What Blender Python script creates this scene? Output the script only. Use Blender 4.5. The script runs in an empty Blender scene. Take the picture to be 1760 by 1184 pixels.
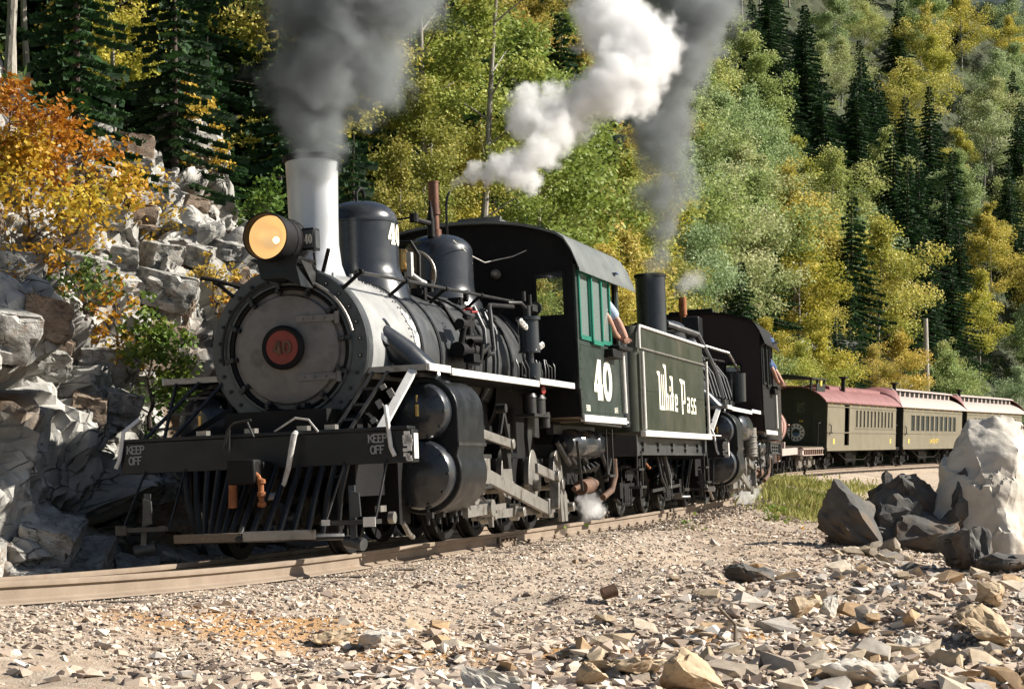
import bpy, bmesh, math, random, time
import numpy as np
from mathutils import Vector, Matrix, noise as mnoise
T0 = time.time()
rnd = random.Random(7)
sc = bpy.context.scene
COL = sc.collection
PI = math.pi

# ------------------------------------------------------------------ camera, light, exposure
cam_d = bpy.data.cameras.new('camera'); cam = bpy.data.objects.new('camera', cam_d); COL.objects.link(cam)
cam_d.sensor_width = 36; cam_d.lens = 66.1; cam_d.clip_start = .3; cam_d.clip_end = 3000
cam.location = (0, 0, 1.456); cam.rotation_euler = (math.radians(90 + 1.117), 0, 0)
sc.camera = cam
SUN_EL, SUN_AZ = math.radians(34), math.radians(8)       # azimuth from +X towards +Y
w = bpy.data.worlds.new('World'); sc.world = w; w.use_nodes = True
nt = w.node_tree; bg = nt.nodes['Background']
sky = nt.nodes.new('ShaderNodeTexSky'); sky.sky_type = 'NISHITA'; sky.sun_disc = False
sky.sun_elevation = SUN_EL; sky.sun_rotation = PI / 2 - SUN_AZ
nt.links.new(sky.outputs[0], bg.inputs[0]); bg.inputs[1].default_value = .05
sd = bpy.data.lights.new('sun', 'SUN'); sd.energy = 5; sd.angle = math.radians(.55); sd.color = (1, .95, .86)
sun = bpy.data.objects.new('sun', sd); COL.objects.link(sun)
sdir = Vector((math.cos(SUN_EL) * math.cos(SUN_AZ), math.cos(SUN_EL) * math.sin(SUN_AZ), math.sin(SUN_EL)))
sun.rotation_euler = sdir.to_track_quat('Z', 'Y').to_euler(); sun.location = sdir * 60
vs = sc.view_settings
vs.view_transform = 'Standard'; vs.look = 'None'; vs.gamma = 1; vs.exposure = .88; vs.use_curve_mapping = False
cy = sc.cycles
cy.max_bounces = 8; cy.diffuse_bounces = 1; cy.glossy_bounces = 3; cy.transmission_bounces = 4; cy.transparent_max_bounces = 8
cy.volume_bounces = 6; cy.caustics_reflective = False; cy.caustics_refractive = False
cy.use_denoising = True; cy.sample_clamp_indirect = 4

# ------------------------------------------------------------------ helpers
def tag(o, label=None, cat=None, group=None, kind=None):
    if label: o['label'] = label
    if cat: o['category'] = cat
    if group: o['group'] = group
    if kind: o['kind'] = kind
    return o
def empty(name, mw=None):
    o = bpy.data.objects.new(name, None); COL.objects.link(o); o.empty_display_size = .3
    if mw is not None: o.matrix_world = mw
    return o
def link(name, me, parent=None, loc=None, rot=None, scale=None):
    o = bpy.data.objects.new(name, me); COL.objects.link(o)
    if parent: o.parent = parent
    if loc is not None: o.location = loc
    if rot is not None: o.rotation_euler = rot
    if scale is not None: o.scale = scale
    return o
def V(*a): return Vector(a)
SPLIT = {'grease_cup', 'step', 'brake_rigging', 'drain_cock', 'small_piping', 'brake_shoe', 'footboard_tip', 'yellow_ornament', 'platform_railing', 'emblem_mark', 'air_strainer', 'eyes_and_mouth', 'crosshead_guide', 'spring_leaf', 'cab_step', 'truck_frame', 'sander_pipe', 'beam_end_paint'}
class MB:
    def __init__(s): s.v = []; s.f = []; s.m = []; s.cur = 0
    def add(s, vs, fs, M=None):
        b = len(s.v)
        s.v += [tuple(M @ Vector(v)) if M is not None else tuple(v) for v in vs]
        s.f += [tuple(b + i for i in f) for f in fs]; s.m += [s.cur] * len(fs)
        return s
    def box(s, c, d, R=None):
        x, y, z = d[0] / 2, d[1] / 2, d[2] / 2
        vs = [V(a * x, b * y, e * z) for a in (-1, 1) for b in (-1, 1) for e in (-1, 1)]
        if R is not None: vs = [R @ v for v in vs]
        c = Vector(c)
        return s.add([v + c for v in vs], [(0, 1, 3, 2), (4, 6, 7, 5), (0, 4, 5, 1), (2, 3, 7, 6), (0, 2, 6, 4), (1, 5, 7, 3)])
    def bar(s, p, q, a, b, up=(0, 0, 1)):
        p, q = Vector(p), Vector(q); d = (q - p); L = d.length; d.normalize()
        x = d.cross(Vector(up)); x = x.normalized() if x.length > 1e-4 else V(1, 0, 0); z = x.cross(d)
        vs = []
        for t in (p, q):
            for i, j in ((-1, -1), (1, -1), (1, 1), (-1, 1)): vs.append(t + x * i * a / 2 + z * j * b / 2)
        return s.add(vs, [(0, 3, 2, 1), (4, 5, 6, 7), (0, 1, 5, 4), (1, 2, 6, 5), (2, 3, 7, 6), (3, 0, 4, 7)])
    def lathe(s, prof, o=(0, 0, 0), axis=(0, 0, 1), n=24, a0=0, a1=2 * PI, closed=False):
        ax = Vector(axis).normalized(); t = V(1, 0, 0) if abs(ax.x) < .9 else V(0, 1, 0)
        u = ax.cross(t).normalized(); w_ = ax.cross(u); o = Vector(o)
        full = abs(a1 - a0 - 2 * PI) < 1e-6; m = n if full else n + 1
        vs = []; fs = []
        for r, h in prof:
            for k in range(m):
                a = a0 + (a1 - a0) * k / n
                vs.append(o + ax * h + (u * math.cos(a) + w_ * math.sin(a)) * r)
        P = len(prof)
        for i in range(P if closed else P - 1):
            j = (i + 1) % P
            for k in range(n):
                l = (k + 1) % m
                fs.append((i * m + k, i * m + l, j * m + l, j * m + k))
        return s.add(vs, fs)
    def cyl(s, p, q, r, r2=None, n=16):
        p, q = Vector(p), Vector(q); L = (q - p).length; r2 = r if r2 is None else r2
        return s.lathe([(.0001, 0), (r, 0), (r2, L), (.0001, L)], p, q - p, n)
    def tube(s, pts, r, n=8):
        pts = [Vector(p) for p in pts]; N = len(pts); up = None; rings = []
        rr = r if isinstance(r, (list, tuple)) else [r] * N
        for i, p in enumerate(pts):
            d = (pts[min(i + 1, N - 1)] - pts[max(i - 1, 0)]).normalized()
            if up is None:
                t = V(0, 0, 1) if abs(d.z) < .9 else V(1, 0, 0); up = d.cross(t).normalized()
            up = (up - d * up.dot(d)).normalized(); w_ = d.cross(up)
            rings.append([p + (up * math.cos(2 * PI * k / n) + w_ * math.sin(2 * PI * k / n)) * rr[i] for k in range(n)])
        vs = [v for ring in rings for v in ring]; fs = []
        for i in range(N - 1):
            for k in range(n):
                l = (k + 1) % n; fs.append((i * n + k, i * n + l, (i + 1) * n + l, (i + 1) * n + k))
        fs.append(tuple(range(n))[::-1]); fs.append(tuple((N - 1) * n + k for k in range(n)))
        return s.add(vs, fs)
    def prism(s, poly, h0, h1, o=(0, 0, 0), X=(1, 0, 0), Y=(0, 1, 0)):
        X, Y, o = Vector(X), Vector(Y), Vector(o); N = X.cross(Y).normalized(); n = len(poly)
        vs = [o + X * p[0] + Y * p[1] + N * h for h in (h0, h1) for p in poly]
        fs = [tuple(range(n))[::-1], tuple(range(n, 2 * n))] + [(k, (k + 1) % n, n + (k + 1) % n, n + k) for k in range(n)]
        return s.add(vs, fs)
    def ribbon(s, pts, wd, o, X, Y, t=.004, closed=False):
        X, Y, o = Vector(X), Vector(Y), Vector(o); N = X.cross(Y).normalized(); n = len(pts)
        P = [Vector((p[0], p[1])) for p in pts]; L = []; R = []
        for i in range(n):
            a = P[i - 1] if (i > 0 or closed) else P[i]; b = P[(i + 1) % n] if (i < n - 1 or closed) else P[i]
            d = (b - a).normalized(); nn = Vector((-d.y, d.x))
            wi = wd[i] if isinstance(wd, (list, tuple)) else wd
            L.append(P[i] + nn * wi / 2); R.append(P[i] - nn * wi / 2)
        vs = []
        for h in (0, t):
            for q in L + R: vs.append(o + X * q.x + Y * q.y + N * h)
        fs = []; m = n if closed else n - 1; K = 2 * n
        for i in range(m):
            j = (i + 1) % n
            fs += [(K + i, K + n + i, K + n + j, K + j), (i, j, n + j, n + i), (i, K + i, K + j, j), (n + i, n + j, K + n + j, K + n + i)]
        return s.add(vs, fs)
    def mesh(s, name, mats=None, smooth=True, ang=35):
        me = bpy.data.meshes.new(name); me.from_pydata(s.v, [], s.f)
        for m in (mats if isinstance(mats, (list, tuple)) else [mats]):
            if m: me.materials.append(m)
        if any(s.m): me.polygons.foreach_set('material_index', s.m)
        me.validate()
        bm = bmesh.new(); bm.from_mesh(me); bmesh.ops.recalc_face_normals(bm, faces=bm.faces); bm.to_mesh(me); bm.free()
        if smooth:
            me.polygons.foreach_set('use_smooth', [True] * len(me.polygons)); me.set_sharp_from_angle(angle=math.radians(ang))
        me.update(); return me
    def islands(s):
        par = list(range(len(s.v)))
        def fd(a):
            while par[a] != a: par[a] = par[par[a]]; a = par[a]
            return a
        for f in s.f:
            r0 = fd(f[0])
            for q in f[1:]: par[fd(q)] = r0
        grp = {}
        for i, f in enumerate(s.f): grp.setdefault(fd(f[0]), []).append(f)
        out = []
        for fs in grp.values():
            b = MB(); ids = {}
            for f in fs:
                for q in f:
                    if q not in ids: ids[q] = len(ids); b.v.append(s.v[q])
                b.f.append(tuple(ids[q] for q in f)); b.m.append(0)
            out.append(b)
        return out
    def build(s, name, mats, parent=None, bevel=0, **k):
        if name in SPLIT:
            parts = s.islands()
            if 1 < len(parts) < 60: return [q.build_one(name, mats, parent, bevel, **k) for q in parts][0]
        return s.build_one(name, mats, parent, bevel, **k)
    def build_one(s, name, mats, parent=None, bevel=0, **k):
        o = link(name, s.mesh(name, mats, **k), parent)
        if bevel:
            b = o.modifiers.new('bevel', 'BEVEL'); b.width = bevel; b.segments = 2; b.limit_method = 'ANGLE'; b.angle_limit = .7
        return o
def smoothstep(a, b, x):
    t = np.clip((x - a) / (b - a), 0, 1); return t * t * (3 - 2 * t)

# ------------------------------------------------------------------ materials
def mat(name, c1, c2=None, rough=.6, metal=0, scale=4, bump=0, bscale=30, spec=.5, detail=6, lo=.35, hi=.65, rvar=0, coord='Object', c3=None, s3=.7, stretch=None, objcol=False, coat=0, c3lo=.55, c3hi=.7, crack=0):
    m = bpy.data.materials.new(name); m.use_nodes = True; nt = m.node_tree; N = nt.nodes; L = nt.links
    b = N['Principled BSDF']; b.inputs['Roughness'].default_value = rough; b.inputs['Metallic'].default_value = metal
    b.inputs['Specular IOR Level'].default_value = spec
    if coat: b.inputs['Coat Weight'].default_value = coat; b.inputs['Coat Roughness'].default_value = .15
    tc = N.new('ShaderNodeTexCoord'); src = tc.outputs[coord]
    if stretch:
        mp = N.new('ShaderNodeMapping'); mp.inputs['Scale'].default_value = stretch; L.new(src, mp.inputs[0]); src = mp.outputs[0]
    def nz(sc_, det=detail, r=.6):
        n = N.new('ShaderNodeTexNoise'); n.inputs['Scale'].default_value = sc_; n.inputs['Detail'].default_value = det
        n.inputs['Roughness'].default_value = r; L.new(src, n.inputs['Vector']); return n.outputs[0]
    def rng(x, a, b_, o0=0, o1=1):
        r = N.new('ShaderNodeMapRange'); L.new(x, r.inputs[0])
        for k, v in zip((1, 2, 3, 4), (a, b_, o0, o1)): r.inputs[k].default_value = v
        return r.outputs[0]
    def mix(f, a, b_):
        x = N.new('ShaderNodeMix'); x.data_type = 'RGBA'
        if hasattr(f, 'links'): L.new(f, x.inputs[0])
        else: x.inputs[0].default_value = f
        for q, i in ((a, 6), (b_, 7)):
            if hasattr(q, 'links'): L.new(q, x.inputs[i])
            else: x.inputs[i].default_value = (*q, 1)
        return x.outputs[2]
    col = c1
    if c2: col = mix(rng(nz(scale), lo, hi), c1, c2)
    if c3: col = mix(rng(nz(s3, 5), c3lo, c3hi), col, c3)
    if objcol:
        oi = N.new('ShaderNodeObjectInfo'); x = N.new('ShaderNodeMix'); x.data_type = 'RGBA'; x.blend_type = 'MULTIPLY'; x.inputs[0].default_value = 1
        if hasattr(col, 'links'): L.new(col, x.inputs[6])
        else: x.inputs[6].default_value = (*col, 1)
        L.new(oi.outputs['Color'], x.inputs[7]); col = x.outputs[2]
    if hasattr(col, 'links'): L.new(col, b.inputs['Base Color'])
    else: b.inputs['Base Color'].default_value = (*col, 1)
    if rvar: L.new(rng(nz(scale * 2.3), .3, .7, max(.03, rough - rvar), min(1, rough + rvar)), b.inputs['Roughness'])
    if crack:
        wn = N.new('ShaderNodeTexNoise'); wn.inputs['Scale'].default_value = crack * .8; wn.inputs['Detail'].default_value = 4; L.new(src, wn.inputs['Vector'])
        wm = N.new('ShaderNodeMix'); wm.data_type = 'VECTOR'; wm.inputs[0].default_value = .16; L.new(src, wm.inputs[4]); L.new(wn.outputs['Color'], wm.inputs[5])
        vo = N.new('ShaderNodeTexVoronoi'); vo.feature = 'DISTANCE_TO_EDGE'; vo.inputs['Scale'].default_value = crack; mp2 = N.new('ShaderNodeMapping'); mp2.inputs['Scale'].default_value = (1, .8, 2.1); mp2.inputs['Rotation'].default_value = (.1, .5, .3); L.new(wm.outputs[1], mp2.inputs[0]); L.new(mp2.outputs[0], vo.inputs['Vector'])
        cf = rng(vo.outputs['Distance'], .0, .035, 0, 1); col0 = b.inputs['Base Color'].links[0].from_socket; fz = N.new('ShaderNodeMath'); fz.operation = 'MAXIMUM'; L.new(cf, fz.inputs[0]); L.new(rng(nz(crack * .7, 3), .42, .55, 0, 1), fz.inputs[1])
        L.new(mix(fz.outputs[0], (.035, .03, .026), col0), b.inputs['Base Color']); CR = fz.outputs[0]
    if bump:
        bp = N.new('ShaderNodeBump'); bp.inputs['Strength'].default_value = bump; bp.inputs['Distance'].default_value = .02
        hsrc = nz(bscale, 8, .65)
        if crack:
            ad = N.new('ShaderNodeMath'); ad.operation = 'MULTIPLY_ADD'; L.new(CR, ad.inputs[0]); ad.inputs[1].default_value = .9; L.new(hsrc, ad.inputs[2]); hsrc = ad.outputs[0]
        L.new(hsrc, bp.inputs['Height']); L.new(bp.outputs[0], b.inputs['Normal'])
    return m
M = {}
M['black'] = mat('black_enamel', (.007, .008, .009), (.013, .014, .015), .38, 0, 3, .06, 18, spec=.32, rvar=.12, c3=(.030, .027, .024), s3=1.4, c3lo=.58, c3hi=.75)
M['soot'] = mat('sooty_black', (.004, .004, .004), (.009, .008, .008), .62, 0, 5, .15, 30, spec=.22)
M['dome'] = mat('dome_enamel', (.018, .021, .026), (.028, .031, .036), .27, 0, 2.5, .05, 9, rvar=.07, coat=.3)
M['silver'] = mat('graphite_silver', (.30, .30, .29), (.40, .40, .39), .45, .2, 3, .1, 25, rvar=.08, c3=(.34, .33, .31), s3=2, c3lo=.58, c3hi=.75)
M['sfront'] = mat('smokebox_grey', (.155, .145, .135), (.20, .185, .17), .55, .1, 7, .12, 40, c3=(.09, .082, .075), s3=3)
M['sring'] = mat('ring_grey', (.050, .055, .058), (.08, .085, .085), .4, .2, 6, .1, 30)
M['stack'] = mat('stack_silver', (.48, .50, .52), (.58, .59, .60), .38, .3, 2, .08, 12, rvar=.08, c3=(.45, .44, .42), s3=1.8)
M['jacket'] = mat('boiler_jacket', (.040, .042, .043), (.06, .062, .062), .42, .2, 3, .08, 16, rvar=.1, c3=(.10, .098, .09), s3=1.7)
M['steel'] = mat('worn_steel', (.32, .30, .27), (.24, .225, .2), .42, .55, 8, .15, 40, c3=(.12, .10, .08), s3=6)
M['steeld'] = mat('dark_steel', (.022, .022, .022), (.045, .044, .042), .42, .3, 6, .1, 30)
M['white'] = mat('white_paint', (.74, .72, .68), (.62, .60, .56), .5, 0, 9, .05, 30, c3=(.38, .35, .3), s3=14, c3lo=.62, c3hi=.72)
M['cream'] = mat('cream_lettering', (.80, .76, .62), None, .55)
M['letter'] = mat('grey_lettering', (.30, .30, .29), None, .6)
M['red'] = mat('red_plate', (.23, .028, .015), (.17, .02, .012), .5, 0, 8)
M['redp'] = mat('red_paint', (.30, .02, .015), (.22, .015, .012), .5, 0, 6)
M['rust'] = mat('rusty_iron', (.36, .13, .04), (.22, .075, .025), .75, .1, 9, .3, 50)
M['rustb'] = mat('brown_iron', (.16, .085, .05), (.09, .05, .032), .7, .2, 9, .3, 50)
M['brass'] = mat('tarnished_brass', (.62, .40, .14), (.45, .27, .09), .3, .9, 6)
M['cab'] = mat('cab_dark_green', (.020, .030, .024), (.030, .042, .034), .38, 0, 2, .05, 12, rvar=.1, c3=(.055, .06, .05), s3=1.1)
M['tender'] = mat('tender_olive', (.019, .025, .013), (.031, .035, .018), .42, 0, 1.3, .06, 9, rvar=.1, c3=(.070, .062, .038), s3=.9, c3lo=.5, c3hi=.75)
M['green'] = mat('green_sash', (.010, .14, .095), (.015, .19, .125), .4, 0, 6)
M['roofg'] = mat('cab_roof_grey', (.11, .12, .115), (.16, .17, .16), .5, .1, 3, .1, 20, c3=(.07, .075, .07), s3=2)
M['cabred'] = mat('cab_oxide_red', (.020, .004, .0035), (.012, .003, .003), .5, 0, 3)
M['coal'] = mat('coal', (.012, .012, .013), (.03, .03, .03), .45, 0, 14, .8, 25)
M['wood'] = mat('grey_wood', (.22, .17, .12), (.13, .10, .07), .85, 0, 12, .4, 40, stretch=(1, 6, 6))
M['hose'] = mat('pale_hose', (.62, .60, .56), (.4, .38, .35), .6, 0, 20)
def glass_mat(name, tint, rough=.05, alpha=.35):
    m = bpy.data.materials.new(name); m.use_nodes = True; N = m.node_tree.nodes; L = m.node_tree.links
    out = N['Material Output']; N.remove(N['Principled BSDF'])
    tr = N.new('ShaderNodeBsdfTransparent'); tr.inputs[0].default_value = (*tint, 1)
    gl = N.new('ShaderNodeBsdfGlossy'); gl.inputs['Roughness'].default_value = rough
    df = N.new('ShaderNodeBsdfDiffuse'); df.inputs[0].default_value = (*[min(1, t * .8) for t in tint], 1)
    fr = N.new('ShaderNodeFresnel'); fr.inputs[0].default_value = 1.5
    a = N.new('ShaderNodeMixShader'); a.inputs[0].default_value = alpha; L.new(tr.outputs[0], a.inputs[1]); L.new(df.outputs[0], a.inputs[2])
    b = N.new('ShaderNodeMixShader'); L.new(fr.outputs[0], b.inputs[0]); L.new(a.outputs[0], b.inputs[1]); L.new(gl.outputs[0], b.inputs[2])
    L.new(b.outputs[0], out.inputs[0]); return m
M['glass'] = glass_mat('dusty_window_glass', (.72, .88, .82), .08, .30)
M['glassc'] = glass_mat('clear_window_glass', (.96, .97, .96), .03, .02)
M['glassd'] = glass_mat('dark_window_glass', (.5, .55, .5), .06, .12)
def emit_mat(name, col, st, base):
    m = bpy.data.materials.new(name); m.use_nodes = True; b = m.node_tree.nodes['Principled BSDF']
    b.inputs['Base Color'].default_value = (*base, 1); b.inputs['Metallic'].default_value = .6; b.inputs['Roughness'].default_value = .3
    b.inputs['Emission Color'].default_value = (*col, 1); b.inputs['Emission Strength'].default_value = st; return m
M['lens'] = emit_mat('warm_lamp_reflector', (1, .62, .27), .32, (.85, .62, .32))
M['bulb'] = emit_mat('warm_lamp_bulb', (1, .75, .38), 1.6, (.9, .7, .4))
M['skin'] = mat('skin', (.42, .23, .15), (.36, .18, .12), .55, 0, 12)
M['shirt'] = mat('pale_blue_shirt', (.42, .50, .62), (.34, .42, .55), .85, 0, 8, .3, 60)
M['denim'] = mat('blue_denim', (.07, .12, .24), (.05, .09, .18), .9, 0, 10, .3, 60)
M['rail'] = mat('rail_steel_beige', (.27, .205, .15), (.20, .15, .105), .75, 0, 3, .2, 60, c3=(.22, .15, .10), s3=5, c3lo=.6, c3hi=.72)
M['tie'] = mat('weathered_tie', (.10, .075, .055), (.16, .125, .095), .9, 0, 8, .5, 40)

# ------------------------------------------------------------------ track path (world)
def rotm(h, p, r):
    F = V(-math.sin(h) * math.cos(p), -math.cos(h) * math.cos(p), math.sin(p)); L = V(0, 0, 1).cross(F).normalized(); U = F.cross(L)
    L2 = L * math.cos(r) + U * math.sin(r); U2 = -L * math.sin(r) + U * math.cos(r)
    return Matrix(((F.x, L2.x, U2.x), (F.y, L2.y, U2.y), (F.z, L2.z, U2.z)))
KS = [-40, -9, -5, 0, 10, 15, 20, 30, 40, 50, 60, 68, 90, 140, 200]
KH = [.62, .42, .37, .2816, .28, .24, .215, .16, .14, .19, .36, .425, .47, .72, .9]
KG = [.0, .03, .07, .0386, .0386, .0386, .0386, .036, .032, .028, .028, .028, .028, .028, .028]
KR = [.06, .06, .056, .054, .050, .046, .04, .02, 0, -.01, -.02, -.02, -.02, -.02, -.02]
SS = np.arange(-40, 200, .5)
HH = np.interp(SS, KS, KH); GG = np.interp(SS, KS, KG); RR = np.interp(SS, KS, KR)
i0 = int(np.where(np.abs(SS) < 1e-6)[0][0])
PX = np.concatenate([[0], np.cumsum(np.sin((HH[1:] + HH[:-1]) / 2) * .5)]); PY = np.concatenate([[0], np.cumsum(np.cos((HH[1:] + HH[:-1]) / 2) * .5)])
PZ = np.concatenate([[0], np.cumsum(-(GG[1:] + GG[:-1]) / 2 * .5)])
PX += -1.808 - PX[i0]; PY += 15.826 - PY[i0]; PZ -= PZ[i0]
def path(s): return V(float(np.interp(s, SS, PX)), float(np.interp(s, SS, PY)), float(np.interp(s, SS, PZ)))
def hd(s): return float(np.interp(s, SS, HH))
def pose(s, h=None, sc_=1, dz=0):
    R = rotm(hd(s) if h is None else h, float(np.interp(s, SS, GG)), float(np.interp(s, SS, RR)))
    return Matrix.Translation(path(s) + V(0, 0, dz)) @ (R * sc_).to_4x4()
# ------------------------------------------------------------------ locomotives, tenders, cars, people
def circ(r, n, a0=0, a1=2 * PI): return [(r * math.cos(a0 + (a1 - a0) * k / n), r * math.sin(a0 + (a1 - a0) * k / n)) for k in range(n)]
def text40(name, m, parent, o, X, Y, wd, ht, sw, t=.006):
    b = MB(); g = .06 * wd; d = (wd - g) / 2; s_ = sw
    b.ribbon([(d * .72, ht), (d * .72, 0)], s_ * 1.25, o, X, Y, t)
    b.ribbon([(d * .60, ht - s_ * .3), (s_ * .55, ht * .30)], s_ * .7, o, X, Y, t * 1.01)
    b.ribbon([(s_ * .2, ht * .30), (d * 1.02, ht * .30)], s_ * .75, o, X, Y, t * 1.02)
    b.ribbon([(d * .42, s_ * .35), (d * 1.02, s_ * .35)], s_ * .7, o, X, Y, t * 1.03)
    c0 = d + g + d / 2; pts = []; wd_ = []
    for k in range(28):
        a = 2 * PI * k / 28; pts.append((c0 + (d / 2 - s_ * .5) * math.cos(a), ht / 2 + (ht / 2 - s_ * .35) * math.sin(a))); wd_.append(s_ * (.65 + .5 * abs(math.cos(a))))
    b.ribbon(pts, wd_, o, X, Y, t, closed=True)
    return b.build(name, m, parent, smooth=False)
GLY = {'K': ([[(0, 0), (0, 1)], [(.55, 1), (.05, .45)], [(.2, .6), (.6, 0)]], .7), 'E': ([[(0, 0), (0, 1)], [(0, 1), (.5, 1)], [(0, .52), (.38, .52)], [(0, 0), (.52, 0)]], .62),
       'P': ([[(0, 0), (0, 1)], [(0, 1), (.4, .98), (.52, .76), (.4, .52), (0, .5)]], .62), 'F': ([[(0, 0), (0, 1)], [(0, 1), (.52, 1)], [(0, .52), (.38, .52)]], .6),
       'O': ([[(.3 + .3 * math.cos(a * PI / 6), .5 + .5 * math.sin(a * PI / 6)) for a in range(13)]], .72), 'L': ([[(0, 1), (0, 0)], [(0, 0), (.5, 0)]], .6), 'A': ([[(0, 0), (.3, 1), (.6, 0)], [(.1, .35), (.5, .35)]], .7),
       'N': ([[(0, 0), (0, 1), (.5, 0), (.5, 1)]], .64), 'R': ([[(0, 0), (0, 1)], [(0, 1), (.4, .98), (.5, .76), (.4, .52), (0, .5)], [(.25, .5), (.55, 0)]], .64), 'D': ([[(0, 0), (0, 1), (.4, .9), (.52, .5), (.4, .1), (0, 0)]], .64),
       'S': ([[(.5, .88), (.25, 1), (.02, .8), (.1, .57), (.42, .45), (.5, .2), (.25, 0), (0, .14)]], .6), 'T': ([[(0, 1), (.56, 1)], [(.28, 1), (.28, 0)]], .64), 'I': ([[(.1, 0), (.1, 1)]], .3), '-': ([[(0, .45), (.3, .45)]], .42),
       '5': ([[(.48, 1), (.05, 1), (.03, .56), (.35, .6), (.5, .35), (.35, .03), (0, .08)]], .6), '7': ([[(0, 1), (.5, 1), (.18, 0)]], .6), '0': ([[(.25 + .25 * math.cos(a * PI / 6), .5 + .5 * math.sin(a * PI / 6)) for a in range(13)]], .62),
       '6': ([[(.45, .9), (.25, 1), (.04, .7), (.02, .3), (.25, 0), (.48, .3), (.25, .55), (.03, .35)]], .6), '4': ([[(.4, 0), (.4, 1), (0, .3), (.55, .3)]], .62), '1': ([[(.05, .8), (.2, 1), (.2, 0)]], .4), '3': ([[(0, .95), (.3, 1), (.48, .78), (.2, .54), (.5, .3), (.3, 0), (0, .06)]], .6), '8': ([[(.25 + .22 * math.sin(a * PI / 6), .5 + .5 * math.cos(a * PI / 12) * (1 if a < 13 else 1)) for a in range(0, 25)]], .6), ' ': ([], .45),
       'B': ([[(0, 0), (0, 1)], [(0, 1), (.4, .95), (.45, .75), (.3, .54), (0, .52)], [(.3, .52), (.52, .3), (.4, .04), (0, 0)]], .66)}
def text(name, txt, m, parent, o, X, Y, ht, sw=.15, serif=True, cond=1, t=.005, centre=True):
    b = MB(); tot = sum(GLY[c][1] for c in txt) - .12; x = -tot / 2 if centre else 0; o = Vector(o)
    for c in txt:
        for st in GLY[c][0]:
            P = [((x + p[0]) * ht * cond, p[1] * ht) for p in st]
            b.ribbon(P, sw * ht, o, X, Y, t)
            if serif:
                for e in (P[0], P[-1]):
                    if len(st) == 2 and abs(st[0][0] - st[1][0]) < .01: b.ribbon([(e[0] - .13 * ht, e[1]), (e[0] + .13 * ht, e[1])], .07 * ht, o, X, Y, t * 1.05)
        x += GLY[c][1]
    return b.build(name, m, parent, smooth=False)

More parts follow.
